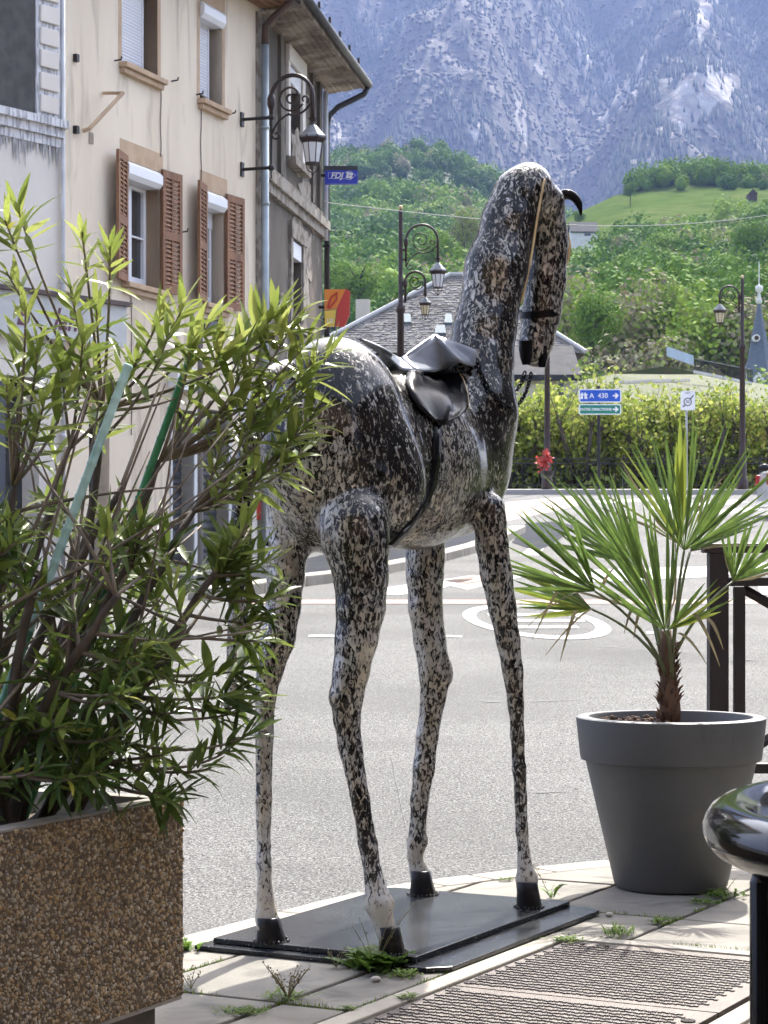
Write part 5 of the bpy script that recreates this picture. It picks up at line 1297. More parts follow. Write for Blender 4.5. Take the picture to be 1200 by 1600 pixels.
# red flowers on the post
M_coral = mat('coral flower', (.5, .08, .06), .6, (.4, .05, .04), 30, trans=.2)
D = 59.9; fb = thing('flower_basket', P(853, 735, D), 'coral red flowers in a dark basket on the lamp pole', 'flower basket')
mb = MB()
for _ in range(110):
    c = P(848+R.gauss(0, 4), 724+R.gauss(0, 5), D+R.gauss(0, .08)) if R.random() < .5 else P(855+R.gauss(0, 4), 715+R.gauss(0, 5), D+R.gauss(0, .08)); d = Vector((R.gauss(0, 1), R.gauss(0, 1), R.gauss(0, 1))).normalized(); u = d.orthogonal().normalized()*.038; w = d.cross(u)
    mb.quad(c-u-w, c+u-w, c+u+w, c-u+w)
o = mb.build('flowers', M_coral, fb); o['kind'] = 'stuff'
c = P(855, 741, D); MB().lathe([(.05, -.12), (.17, -.04), (.2, .08), (.16, .08), (.0, .05)], c, 12).build('basket', M_black, fb)

# ------------------------------------------------------------------ road signs
M_sb = mat('blue road sign', (.01, .09, .50), .35); M_sg = mat('green road sign', (.005, .20, .14), .35); M_sw = mat('white reflective', (.78, .79, .80), .4); M_galv = mat('galvanised pole', (.40, .41, .42), .5, metal=.4)
D = 61.0; x = (936-CX)/F*D
ds = thing('direction_sign', (x, D, 2.95), 'blue A 430 and green direction panels with arrows on a dark pole', 'road sign')
MB().tube([(x, D+.06, 2.9), (x, D+.06, P(0, 603, D).z)], .045, 8).build('pole', M_black, ds)
def rrect(a, b, r, D):
    pts = []
    for cx, cz, a0 in ((b.x-r, a.z-r, 0), (a.x+r, a.z-r, 90), (a.x+r, b.z+r, 180), (b.x-r, b.z+r, 270)):
        for k in range(5): an = math.radians(a0+k*22.5); pts.append(Vector((cx+r*math.cos(an), D, cz+r*math.sin(an))))
    return pts
def arrow(c, s, D, par):
    pts = [(-.5, .14), (.02, .14), (-.12, .5), (.12, .5), (.6, 0), (.12, -.5), (-.12, -.5), (.02, -.14), (-.5, -.14)]
    MB().prism([Vector((c.x+a*s, D, c.z+b*s)) for a, b in pts][::-1], (0, -.002, 0)).build('arrow', M_sw, par)
for (y0, y1, m, txt, sz_, xx) in ((608, 629, M_sb, 'A  430', .19, 935.5), (631.5, 648, M_sg, 'TOUTES DIRECTIONS', .098, 929)):
    a, b = P(904.5, y0, D), P(970.5, y1, D)
    p0 = MB().prism(rrect(a, b, .05, D), (0, -.03, 0)).build('panel', M_sw, ds); ins = .03
    MB().prism(rrect(a+Vector((ins, 0, -ins)), b+Vector((-ins, 0, ins)), .03, D-.031), (0, -.003, 0)).build('panel_face', m, p0)
    text(txt, sz_, P(xx, (y0+y1)/2, D-.037), (1, 0, 0), (0, 0, 1), M_sw, p0, sx=.95 if sz_ > .2 else 1.0, bold=.003)
    arrow(P(961.5, (y0+y1)/2, D), .15, D-.035, p0)
c = P(912, 618.5, D-.036); mb = MB()                          # motorway mark: two lanes under a bridge
for e_ in (-1, 1): mb.prism([c+Vector((e_*.02, 0, .09)), c+Vector((e_*.06, 0, .09)), c+Vector((e_*.11, 0, -.09)), c+Vector((e_*.02, 0, -.09))][::-e_], (0, -.002, 0))
mb.prism([c+Vector((-.11, 0, .05)), c+Vector((.11, 0, .05)), c+Vector((.11, 0, .02)), c+Vector((-.11, 0, .02))][::-1], (0, -.003, 0)); mb.build('motorway_mark', M_sw, ds)
D = 60.8; x = (1073-CX)/F*D
zs = thing('zone_sign', (x, D, 2.95), 'white end of 30 zone sign with black diagonal on a pale pole', 'road sign')
MB().tube([(x, D+.05, 2.9), (x, D+.05, P(0, 612, D).z)], .032, 8).build('pole', M_galv, zs)
a, b = P(1063.5, 611, D), P(1086, 641, D); p0 = MB().prism(rrect(a, b, .03, D), (0, -.02, 0)).build('panel', M_sw, zs)
M_sgrey = mat('dark grey sign print', (.04, .04, .045), .5); c = P(1074.5, 628, D-.023); mb = MB()
oc, ic = [], []
for k in range(25): an = k*math.pi/12; oc.append(c+Vector((math.cos(an)*.115, 0, math.sin(an)*.115))); ic.append(c+Vector((math.cos(an)*.09, 0, math.sin(an)*.09)))
mb.grid([oc, ic]); dv = Vector((.707, 0, .8)).normalized(); nv = Vector((-dv.z, 0, dv.x))*.016
for e0, e1 in ((.11, .25), (-.19, -.11)): mb.quad(c+dv*e0+nv, c+dv*e1+nv, c+dv*e1-nv, c+dv*e0-nv)
mb.build('zone_mark', M_sgrey, p0); text('30', .12, c+Vector((0, -.001, 0)), (1, 0, 0), (0, 0, 1), M_sgrey, p0)
text('ZONE', .045, P(1074.5, 614, D-.024), (1, 0, 0), (0, 0, 1), M_sgrey, p0)

# ------------------------------------------------------------------ far railing
rl = thing('far_railing', (9, 63.6, 3.05), 'long black iron railing along the far side of the road', 'railing')
mb = MB(); zb = 3.04
for i in range(105): x = -3+i*.16; mb.box(x-.009, x+.009, 63.59, 63.61, zb+.08, zb+.84)
o = mb.build('bars', M_black, rl); o['kind'] = 'stuff'
for z in (.08, .72, .86): MB().box(-3.1, 14, 63.575, 63.625, zb+z, zb+z+.04).build('rail', M_black, rl)
for i in range(9): MB().box(-3+i*2.0-.03, -3+i*2.0+.03, 63.57, 63.63, zb-.05, zb+.98).build('post', M_black, rl)

# ------------------------------------------------------------------ brown steel barrier behind the pot
M_bar = mat('dark brown painted steel', (.018, .012, .012), .55, (.026, .019, .018), 8, spec=.3, bump=.1, bscale=80)
br = thing('street_barrier', (1.26, 7.75, 0), 'dark brown steel street barrier behind the grey pot', 'barrier')
D = 7.95
def BP(px, py): return P(px, py, D)
rd = Vector((1, .06, 0)).normalized(); rn = Vector((-rd.y, rd.x, 0))
def post(px0, px1, yt, depth, name):
    a, b = BP(px0, yt), BP(px1, yt); mb = MB()
    mb.hexa([Vector((a.x, D, -.05)), Vector((b.x, D, -.05)), Vector((b.x, D+depth, -.05)), Vector((a.x, D+depth, -.05)), Vector((a.x, D, a.z)), Vector((b.x, D, a.z)), Vector((b.x, D+depth, a.z)), Vector((a.x, D+depth, a.z))]); mb.build(name, M_bar, br, bevel=.004)
post(1109, 1139, 864, .08, 'post'); post(1148, 1165, 917, .045, 'post')
def rail(y0, y1, x0=1100, x1=1420, d0=-.005, dep=.085):
    a, b = BP(x0, y0), BP(x1, y1); MB().box(a.x, b.x, D+d0, D+d0+dep, b.z, a.z).build('rail', M_bar, br, bevel=.005)
rail(849, 864); rail(902, 916, 1140); rail(1193, 1209, 1140, 1420, .0, .05)
mb = MB(); a, b = BP(1163, 920), BP(1320, 1010); mb.tube([a+Vector((0, .03, 0)), b+Vector((0, .03, 0))], .018, 4); mb.build('brace', M_bar, br)
mb = MB(); a, b = BP(1178, 1172), BP(1320, 1080); mb.tube([a+Vector((0, .03, 0)), b+Vector((0, .03, 0))], .018, 4); mb.build('brace', M_bar, br)
post(1400, 1432, 864, .08, 'post')

# ------------------------------------------------------------------ glossy round terrace table, near right
M_gloss = mat('glossy black enamel', (.006, .006, .007), .08, coat=0, spec=.35)
tcx, tcy, tz, tr_ = .943, 2.62, .716, .52
tb = thing('terrace_table', (tcx, tcy, 0), 'round glossy black terrace table with a thick rolled rim, lower right corner', 'table')
prof = [(tr_+.034*math.cos(math.radians(a)), .034*math.sin(math.radians(a))) for a in range(-170, 171, 20)]
MB().lathe(prof, (tcx, tcy, tz), 96).build('rim', M_gloss, tb, True)
MB().lathe([(.0, -.022), (tr_-.02, -.020), (tr_-.02, -.006), (.0, -.006)], (tcx, tcy, tz), 64).build('table_top', M_gloss, tb)
for a in (193.2, 283, 13, 103):
    d = Vector((math.cos(math.radians(a)), math.sin(math.radians(a)), 0)); p = Vector((tcx, tcy, tz))+d*(tr_+.002)
    MB().tube([p+Vector((0, 0, -.026)), p+Vector((0, 0, -.04)), Vector((p.x, p.y, .012)), Vector((p.x, p.y, 0))], [.010, .0145, .0145, .0145], 14).build('leg', M_gloss, tb, True)
# cream dish shape standing in for the facade's reflection in the table top
sc0 = thing('reflection_dish', (.62, 2.86, tz-.006), 'cream dish shape in place of the facade reflection in the glossy round table', 'reflection_dish')
MB().lathe([(.0, .0), (.035, .0), (.045, .006), (.075, .014), (.072, .018), (.04, .009), (.0, .008)], (.62, 2.86, tz-.006), 32).build('dish', mat('cream reflection tone', (.6, .5, .36), .3), sc0, True)
mb = MB()
for i in range(6): mb.sphere((.62+.03*math.cos(i*1.05), 2.86+.03*math.sin(i*1.05), tz+.014), .018, 8, 6, (1.2, 1, .7))
mb.build('reflection_lumps', mat('tan reflection tone', (.5, .36, .2), .8, (.38, .25, .13), 40), sc0, True)

# ------------------------------------------------------------------ parked car, only its tail in view
M_car = mat('white car paint', (.70, .71, .72), .25, coat=.8); M_tyre = mat('tyre rubber', (.02, .02, .02), .85); M_tail = mat('red tail lamp', (.5, .01, .012), .15, coat=.6); M_cglass = mat('car glass', (.02, .022, .025), .05)
D = 46.5; cx0 = (1191-CX)/F*D; cz = road_z(D)
ca = thing('parked_car', (cx0+2, D, cz), 'white car with a red tail lamp, cut off by the right edge', 'car')
side = [(0, .35), (.02, .62), (.05, .95), (.18, 1.02), (.55, 1.42), (1.0, 1.5), (2.1, 1.47), (2.8, 1.05), (3.8, .92), (4.05, .7), (4.1, .35)]
mb = MB(); rows = []
for w, ins in ((0, .10), (.10, .02), (.85, 0), (1.6, .02), (1.7, .10)):
    rows.append([Vector((cx0+lerp(x, 2.05, ins*.25), D+w-.85, cz+(z-ins*(.9 if z > 1.1 else .2)*(.6 if w in (0, 1.7) else .2)))) for x, z in side+[(4.1, .22), (0, .22)]])
for i in range(4):
    for j in range(len(side)+2):
        k = (j+1) % (len(side)+2); mb.quad(rows[i][j], rows[i][k], rows[i+1][k], rows[i+1][j])
mb.add(rows[0], [tuple(range(len(side)+2))]); mb.add(rows[-1], [tuple(range(len(side)+2))]); mb.build('body', M_car, ca)
mb = MB(); mb.prism([Vector((cx0+x, D-.875, cz+z)) for x, z in ((.5, 1.02), (.72, 1.33), (1.05, 1.39), (2.0, 1.36), (2.55, 1.02))], (0, .02, 0)); mb.build('side_window', M_cglass, ca)
MB().box(cx0-.02, cx0+.10, D-.86, D-.60, cz+.66, cz+.92).build('tail_lamp', M_tail, ca, bevel=.02); MB().box(cx0-.02, cx0+.10, D+.60, D+.86, cz+.66, cz+.92).build('tail_lamp', M_tail, ca, bevel=.02)
for wx in (.75, 3.3):
    for wy in (-.80, .66):
        c = Vector((cx0+wx, D+wy, cz+.31)); mb = MB(); n = 20
        mb.prism([c+Vector((math.cos(i*2*math.pi/n)*.31, 0, math.sin(i*2*math.pi/n)*.31)) for i in range(n)], (0, .18, 0)); t_ = mb.build('wheel', M_tyre, ca)
        MB().prism([c+Vector((math.cos(i*2*math.pi/n)*.19, -.006, math.sin(i*2*math.pi/n)*.19)) for i in range(n)], (0, .19, 0)).build('rim', M_galv, t_)
MB().sphere((cx0-.12, D-.95, cz+1.02), .10, 8, 6, (1.2, .6, .8)).build('mirror', M_black, ca)
# overhead cable
cb = MB().tube([P(505, 316, 39.8)]+[lerp(P(505, 316, 39.8), P(1320, 316, 62), t)+Vector((0, 0, -.55*math.sin(math.pi*t))) for t in [i/14 for i in range(1, 14)]]+[P(1320, 316, 62)], .009, 5).build('overhead_cable', mat('pale cable', (.2, .21, .19), .6))
tag(cb, 'thin pale overhead cable crossing from the grey house to the right', 'cable')
# ------------------------------------------------------------------ hills, mountain, woods, village
M_hillsoil = mat('hill undergrowth', (.03, .045, .014), .95, (.045, .06, .02), .08, 5)
M_meadow = mat('spring meadow', spec=0, c=(.062, .096, .022), rough=.95, c2=(.092, .112, .036), scale=.03, detail=6, lo=.35, hi=.65, dirt=(.12, (.05, .08, .018), .42, .62))
def fbm(x, y, s, seed=0.0, o=5): return mnoise.fractal(Vector((x/s+seed, y/s-seed, seed*.37)), 1.0, 2.0, o)
def polar_hill(name, cols, Ds, yfun, m, bottom):
    V = []; n = len(cols)
    for D in Ds:
        for x in cols: V.append((x, D, yfun(x, D)))
    W_ = []
    for x, D, z in V: W_.append(((x-CX)/F*D, D, z))
    Q = [(i*n+j, i*n+j+1, (i+1)*n+j+1, (i+1)*n+j) for i in range(len(Ds)-1) for j in range(n-1)]
    return struct(np_mesh(name, np.array(W_), np.array(Q), m, smooth=True))
MEADOW = [(800, 425), (880, 422), (930, 405), (1000, 388), (1080, 376), (1200, 352), (1300, 348)]
ridgeL = [(-900, 380), (0, 300), (300, 268), (505, 258), (600, 250), (680, 250), (760, 282), (800, 306), (850, 336), (900, 362), (960, 390), (1100, 440), (1500, 520), (2400, 600)]
ridgeR = [(-900, 640), (400, 600), (560, 560), (650, 520), (720, 480), (800, 408), (850, 356), (905, 326), (960, 304), (1020, 294), (1100, 292), (1200, 290), (1500, 285), (2400, 330)]
def hillL(x, D):
    t = (D-300)/950.0; y = interp(x, ridgeL)
    if t <= 1: py = lerp(560, y, max(0, t)**.75)
    else: py = lerp(y, y+150, min(1, (t-1)*1.2))
    z = H+(HY-py)/F*D+fbm((x-CX)/F*D, D, 120, 3)*6
    return lerp(-3, z, min(1, max(0, (D-230)/80)))
def hillR(x, D):
    t = (D-190)/560.0; y = interp(x, ridgeR)
    if t <= 1: py = lerp(606, y, max(0, t)**.72)
    else: py = lerp(y, y+170, min(1, (t-1)*1.2))
    z = H+(HY-py)/F*D+fbm((x-CX)/F*D, D, 70, 8)*2.5
    return lerp(-3, z, min(1, max(0, (D-150)/60)))
cols = list(range(-900, 0, 60))+list(range(0, 1300, 20))+list(range(1300, 2500, 60))
polar_hill('wooded_hill', cols, list(np.linspace(225, 1250, 50))+[1350, 1500, 1800], hillL, M_hillsoil, 0)
mh = polar_hill('meadow_hill', cols, list(np.linspace(140, 750, 90))+[800, 880, 1000], hillR, M_meadow, 0)
mh.data.materials.append(M_hillsoil)                     # leaf litter under the trees, grass above
for pl_ in mh.data.polygons:
    c_ = pl_.center; px_ = CX+F*c_.x/c_.y; py_ = HY-(c_.z-H)/c_.y*F
    if py_ > interp(px_, MEADOW)-6+8*mnoise.noise(Vector((px_*.05, py_*.05, 0))) and c_.y > 170: pl_.material_index = 1

# mountain wall
ROCKS = [(1088, 150, 72, 36, -58, 1.5), (1062, 178, 22, 28, 0, 1.5), (1115, 130, 52, 20, 25, 1.4), (1100, 22, 13, 55, 28, 1.6), (960, 130, 14, 60, -18, 1.15), (985, 135, 18, 26, 0, 1.1), (1000, 115, 9, 40, 15, 1.0), (745, 208, 12, 34, -8, 1.0), (525, 205, 12, 18, 0, 1.0), (815, 190, 10, 44, -12, 1.0), (915, 95, 11, 55, -20, 1.0), (935, 165, 10, 40, -30, .95), (620, 40, 8, 26, -20, .7), (1180, 60, 8, 40, 20, .7), (840, 100, 7, 50, -25, .75), (700, 120, 7, 40, -15, .65)]
def mnt(x, D):
    t = (D-2500)/2300.0; py = lerp(470, -330, min(1, max(0, t))**.95) if t <= 1 else lerp(-330, -100, t-1)
    X = (x-CX)/F*D
    z = H+(HY-py)/F*D
    g = mnoise.ridged_multi_fractal(Vector((X/620.0, D/1500.0, 1.7)), 1.0, 2.0, 5, 1.0, 2.0)
    t_ = min(1, max(0, t)); z -= 190*math.exp(-((x-lerp(815, 1010, t_))/95)**2)+130*math.exp(-((x-lerp(500, 660, t_))/80)**2)+110*math.exp(-((x-lerp(1230, 1120, t_))/70)**2)
    z += (g-1.0)*150+fbm(X, D, 260, 5)*60+fbm(X, D, 45, 2)*9
    return z
cols = list(range(-1500, -60, 60))+[x*4.5-60 for x in range(0, 294)]+list(range(1265, 2800, 60))
Ds = list(np.linspace(2380, 4800, 210))+[5000, 5400, 6000]
n = len(cols); V = np.zeros((len(Ds)*n, 3)); rock = np.zeros(len(Ds)*n); k = 0
for D in Ds:
    for x in cols:
        z = mnt(x, D); X = (x-CX)/F*D; V[k] = (X, D, z); py = HY-(z-H)/D*F
        if -80 < x < 1280:
            nn = fbm(X, z*2, 60, 9, 6); best = 0
            for (rx_, ry_, a, b, ang, amp) in ROCKS:
                dx, dy = x-rx_, py-ry_
                if abs(dx)+abs(dy) > 160: continue
                ca_, sa_ = math.cos(math.radians(ang)), math.sin(math.radians(ang)); u = dx*ca_+dy*sa_; w = -dx*sa_+dy*ca_
                best = max(best, amp*math.exp(-(u/a)**2-(w/b)**2))
            rock[k] = best+nn*.42*(1 if best > .05 else .35)
        else: rock[k] = fbm(X, z*2, 60, 9, 6)*.4
        k += 1
Q = [(i*n+j, i*n+j+1, (i+1)*n+j+1, (i+1)*n+j) for i in range(len(Ds)-1) for j in range(n-1)]
def mountain_mat():
    m = bpy.data.materials.new('mountain forest and rock'); m.use_nodes = True; N, L = m.node_tree.nodes, m.node_tree.links; b = N['Principled BSDF']; b.inputs['Roughness'].default_value = .95
    tc = N.new('ShaderNodeTexCoord')
    def nz(sc, de, st=(1, 1, 1)):
        mp = N.new('ShaderNodeMapping'); mp.inputs['Scale'].default_value = st; L.new(tc.outputs['Object'], mp.inputs[0]); x = N.new('ShaderNodeTexNoise'); x.inputs['Scale'].default_value = sc; x.inputs['Detail'].default_value = de; L.new(mp.outputs[0], x.inputs[0]); return x.outputs[0]
    def rm(f, a, z): r = N.new('ShaderNodeMapRange'); r.inputs[1].default_value = a; r.inputs[2].default_value = z; L.new(f, r.inputs[0]); return r.outputs[0]
    def mix(f, a, c):
        x = N.new('ShaderNodeMix'); x.data_type = 'RGBA'; L.new(f, x.inputs[0])
        for i, v in ((6, a), (7, c)):
            if isinstance(v, tuple): x.inputs[i].default_value = (*v, 1)
            else: L.new(v, x.inputs[i])
        return x.outputs[2]
    c = mix(rm(nz(.01, 6), .4, .6), (.055, .048, .040), (.086, .073, .060))
    c = mix(rm(nz(.0035, 6, (1, .6, .6)), .5, .58), c, (.018, .024, .024))
    c = mix(rm(nz(.12, 3), .45, .7), c, (.09, .077, .065)); c = mix(rm(nz(.009, 7, (1.6, .25, .25)), .645, .72), c, (.19, .145, .12))
    a = N.new('ShaderNodeAttribute'); a.attribute_name = 'rock'
    ad = N.new('ShaderNodeMath'); ad.operation = 'MULTIPLY_ADD'; L.new(nz(.05, 6), ad.inputs[0]); ad.inputs[1].default_value = .5; 
    sb = N.new('ShaderNodeMath'); sb.operation = 'SUBTRACT'; L.new(a.outputs['Fac'], sb.inputs[0]); sb.inputs[1].default_value = .25; L.new(sb.outputs[0], ad.inputs[2])
    rk = mix(rm(nz(.03, 5), .4, .6), (.20, .17, .145), (.32, .30, .275))
    c = mix(rm(ad.outputs[0], .42, .62), c, rk)
    L.new(c, b.inputs['Base Color'])
    bp = N.new('ShaderNodeBump'); bp.inputs['Strength'].default_value = .7; bp.inputs['Distance'].default_value = 6; L.new(nz(.1, 6), bp.inputs['Height']); L.new(bp.outputs[0], b.inputs['Normal'])
    return m
struct(np_mesh('mountain', V, np.array(Q), mountain_mat(), attr={'rock': rock}, smooth=True))
# trees of the mountain: dark conifers and bare broadleaves, too many to count
M_mtree = mat('mountain trees', (.04, .05, .04), .95, attr=('tint', [(0, (.010, .018, .016)), (.45, (.02, .03, .024)), (.55, (.05, .042, .036)), (1, (.085, .07, .06))]))
rs = np.random.RandomState(5); Vs, Fs, As = [], [], []; nb = 0
cone_v = np.array([(math.cos(a), math.sin(a), 0) for a in np.arange(5)*2*math.pi/5]+[(0, 0, 1)]); cone_f = np.array([(i, (i+1) % 5, 5) for i in range(5)])
oct_v = np.array([(1, 0, .4), (0, 1, .5), (-1, 0, .4), (0, -1, .35), (0, 0, 1), (0, 0, -.1)]); oct_f = np.array([(0, 1, 4), (1, 2, 4), (2, 3, 4), (3, 0, 4), (1, 0, 5), (2, 1, 5), (3, 2, 5), (0, 3, 5)])
cnt = 0
while cnt < 21000:
    x, D = rs.uniform(380, 1240), rs.uniform(2450, 4700); X = (x-CX)/F*D
    dn = fbm(X*1.3, D*.6, 420, 21, 4)+.3*fbm(X, D, 70, 4, 3)
    con = rs.rand() < (.10 if dn < .0 else .92)
    z = mnt(x, D); py = HY-(z-H)/D*F
    if py < -60: 
        cnt += .2; continue
    skip = False
    for (rx_, ry_, a, b, ang, amp) in ROCKS[:4]:
        if (abs(x-rx_) < a*.8 and abs(py-ry_) < b*.8): skip = rs.rand() < .93
    if skip: continue
    if con: h = rs.uniform(9, 18); v = cone_v*np.array([h*.21, h*.21, h]); f = cone_f; t = rs.uniform(0, .45)
    elif rs.rand() < .6: continue
    else: h = rs.uniform(5, 9); v = oct_v*np.array([h*.55, h*.55, h*.9]); f = oct_f; t = rs.uniform(.55, 1)
    Vs.append(v+np.array([X, D, z-1])); Fs.append(f+nb); As.append(np.full(len(v), t)); nb += len(v); cnt += 1
o = np_mesh('mountain_forest', np.concatenate(Vs), np.concatenate(Fs), M_mtree, attr={'tint': np.concatenate(As)})
tag(o, 'dark conifers and bare trees covering the blue mountainside', 'forest', kind='stuff')

# broadleaf crowns
def crown_pts(rs, n, lobes=7, flat=.85):
    c = rs.normal(size=(lobes, 3)); c /= np.linalg.norm(c, axis=1)[:, None]; c *= rs.uniform(.3, .62, size=(lobes, 1)); c[:, 2] = c[:, 2]*.9+.1
    r = rs.uniform(.34, .56, size=lobes); k = rs.randint(lobes, size=n); d = rs.normal(size=(n, 3)); d /= np.linalg.norm(d, axis=1)[:, None]
    p = c[k]+d*(r[k]*rs.uniform(.78, 1.06, size=n))[:, None]
    return p, d
def leaf_quads(rs, p, d, size, out=.75):
    n = len(p); nr = d*out+rs.normal(size=(n, 3))*.55; nr /= np.linalg.norm(nr, axis=1)[:, None]
    a = np.cross(nr, rs.normal(size=(n, 3))); a /= np.linalg.norm(a, axis=1)[:, None]; b = np.cross(nr, a)
    s = (size*rs.uniform(.6, 1.3, size=n))[:, None]
    v = np.stack([p-a*s, p-b*s*.75, p+a*s, p+b*s*.75], 1).reshape(-1, 3); q = np.arange(4*n).reshape(n, 4)
    return v, q
def core(scale):
    return ico*scale, tri
SPRING = [(0, (.028, .066, .016)), (.3, (.065, .135, .024)), (.6, (.125, .22, .034)), (.82, (.22, .31, .048)), (.9, (.24, .24, .13)), (1, (.2, .17, .12))]
M_wood1 = mat('spring woodland leaves', (.1, .2, .04), .8, attr=('tint', SPRING), trans=.18, spec=.1)
_cu = MB().lathe([(.05, -1), (.7, -.7), (1, 0), (.7, .7), (.05, 1)], (0, 0, 0), 8)
core_v = np.array(_cu.V); core_q = np.array([f for f in _cu.F if len(f) == 4])
def forest(name, label, spots, nleaf, seed, lsz):
    rs = np.random.RandomState(seed); Vs, Fs, As = [], [], []; nb = 0
    tem = [crown_pts(rs, nleaf) for _ in range(7)]; tem2 = [crown_pts(rs, nleaf*3, 12) for _ in range(7)]
    for (X, D, z, r, t) in spots:
        p, d = (tem if D > 300 else tem2)[rs.randint(7)]; an = rs.uniform(0, 6.28); cr_ = np.array([[math.cos(an), -math.sin(an), 0], [math.sin(an), math.cos(an), 0], [0, 0, 1]])
        v, q = leaf_quads(rs, (p@cr_.T)*np.array([r, r, r*rs.uniform(.95, 1.3)]), d@cr_.T, min(r*lsz, .0012*D+.05), 1.7)
        if D > 330:  # opaque core added inside the crown to stop light leaking through
            Vs.append(core_v*np.array([r*.55, r*.55, r*.62])+np.array([X, D, z+r*.8])); Fs.append(core_q+nb); As.append(np.full(len(core_v), t)); nb += len(core_v)
        Vs.append(v+np.array([X, D, z+r*.85])); Fs.append(q+nb); nb += len(v)
        As.append(np.repeat(np.clip(t+rs.uniform(-.12, .12, size=len(q)), 0, 1), 4))
    o = np_mesh(name, np.concatenate(Vs), np.concatenate(Fs), M_wood1, attr={'tint': np.concatenate(As)})
    return tag(o, label, 'forest', kind='stuff')
rs = np.random.RandomState(3); sp = []
for _ in range(1350):
    x = rs.uniform(430, 960); D = 300+950*rs.rand()**.7; X = (x-CX)/F*D
    g = fbm(X, D, 160, 13, 3); t = .42+g*.55+rs.uniform(-.22, .22)
    if rs.rand() < .09: t = rs.uniform(.86, 1)
    sp.append((X, D, hillL(x, D), rs.uniform(4.2, 7.4), min(1, max(0, t))))
forest('hill_forest', 'bright spring woodland covering the left green hill', sp, 230, 4, .10)
sp = []
for _ in range(1050):
    x = rs.uniform(640, 1290); D = 165+585*rs.rand()**.8; X = (x-CX)/F*D; z = hillR(x, D); py = HY-(z-H)/D*F
    lim = interp(x, MEADOW)
    top = py < interp(x, [(640, 0), (940, 0), (960, 306), (1020, 298), (1300, 296)])
    if py < lim and not top: continue
    if 878 < x < 948 and py < 432: continue
    if 1080 < x < 1200 and 548 < py < 592 and rs.rand() < .8: continue
    r = rs.uniform(3.3, 5.6) if not top else rs.uniform(2.5, 4.5)
    g = fbm(X, D, 60, 31, 3); t = .48+g*.5+rs.uniform(-.22, .2)
    if rs.rand() < .10: t = rs.uniform(.86, 1)
    sp.append((X, D, z-1, r, min(1, max(0, t))))
for _ in range(170):
    x = rs.uniform(985, 1290); D = rs.uniform(745, 790); X = (x-CX)/F*D; sp.append((X, D, hillR(x, D)-1, rs.uniform(3.2, 6.2), rs.uniform(.3, .7)))
forest('slope_forest', 'mixed green woodland on the slope below the meadow', sp, 380, 6, .085)
# single large trees one can tell apart
M_trunk = mat('grey brown tree bark', (.09, .075, .06), .95, (.06, .05, .04), 3, bump=.5, bscale=8)
def big_tree(label, px, ybase, D, wpx, hpx, tint, seed, nleaf=3800, name='broadleaf_tree', lsz=.043):
    rs = np.random.RandomState(seed); b = P(px, ybase, D); r = wpx/2*D/F; h = hpx*D/F
    t_ = thing(name, b, label, 'tree', 'large trees on the slope'); cz = b.z+h*.47
    mb = MB(); mb.tube([b+Vector((0, 0, -6)), b+Vector((0, 0, h*.3)), b+Vector((0, 0, h*.7))], [r*.06, r*.05, r*.015], 7)
    for k in range(7):
        a = k*.9+seed; mb.tube([b+Vector((0, 0, h*(.22+.04*k))), b+Vector((math.cos(a)*r*.35, math.sin(a)*r*.35, h*(.42+.04*k))), b+Vector((math.cos(a)*r*.65, math.sin(a)*r*.65, h*(.55+.04*k)))], [r*.04, r*.028, r*.008], 5)
    mb.build('trunk', M_trunk, t_)
    p, d = crown_pts(rs, nleaf, 13); v, q = leaf_quads(rs, p*np.array([r, r, h*.5]), d, r*lsz, 1.7)
    c_ = np_mesh('crown', v+np.array([b.x, b.y, cz]), q, M_wood1, t_, {'tint': np.repeat(np.clip(tint+rs.uniform(-.14, .14, size=len(q)), 0, 1), 4)})
    return t_
BT = [('round bright green tree right of the horse muzzle', 925, 570, 205, 110, 125, .58), ('tall pale green tree in the middle of the slope', 1030, 560, 215, 105, 130, .74), ('dark green tree left of the lamp lantern on the slope', 985, 470, 330, 70, 80, .33),
      ('broad green tree behind the pole of the right lamp', 1130, 500, 290, 100, 110, .52), ('green tree by the left side of the church spire', 1085, 545, 225, 70, 80, .46), ('bushy tree at the meadow foot right of the face', 900, 470, 380, 70, 80, .42),
      ('pale green tree high on the slope beneath the meadow', 1040, 430, 430, 80, 85, .62), ('green tree above the church spire', 1180, 430, 400, 95, 100, .50), ('lone round tree at the left end of the ridge top', 985, 312, 700, 30, 32, .40),
      ('small round tree beside the chalet', 905, 352, 560, 24, 26, .45), ('green tree left of the big slate roof behind the lamp', 560, 480, 300, 95, 80, .60), ('bright tree between the lamp post and the neck', 690, 440, 420, 90, 90, .66), ('leafy tree at the corner of the grey house', 525, 470, 330, 70, 70, .52), ('ochre budding tree beside the horse neck', 725, 400, 450, 70, 80, .88)]
for i, (lab, px, yb, D, w, h, t) in enumerate(BT): big_tree(lab, px, yb, D, w, h, t, 40+i)

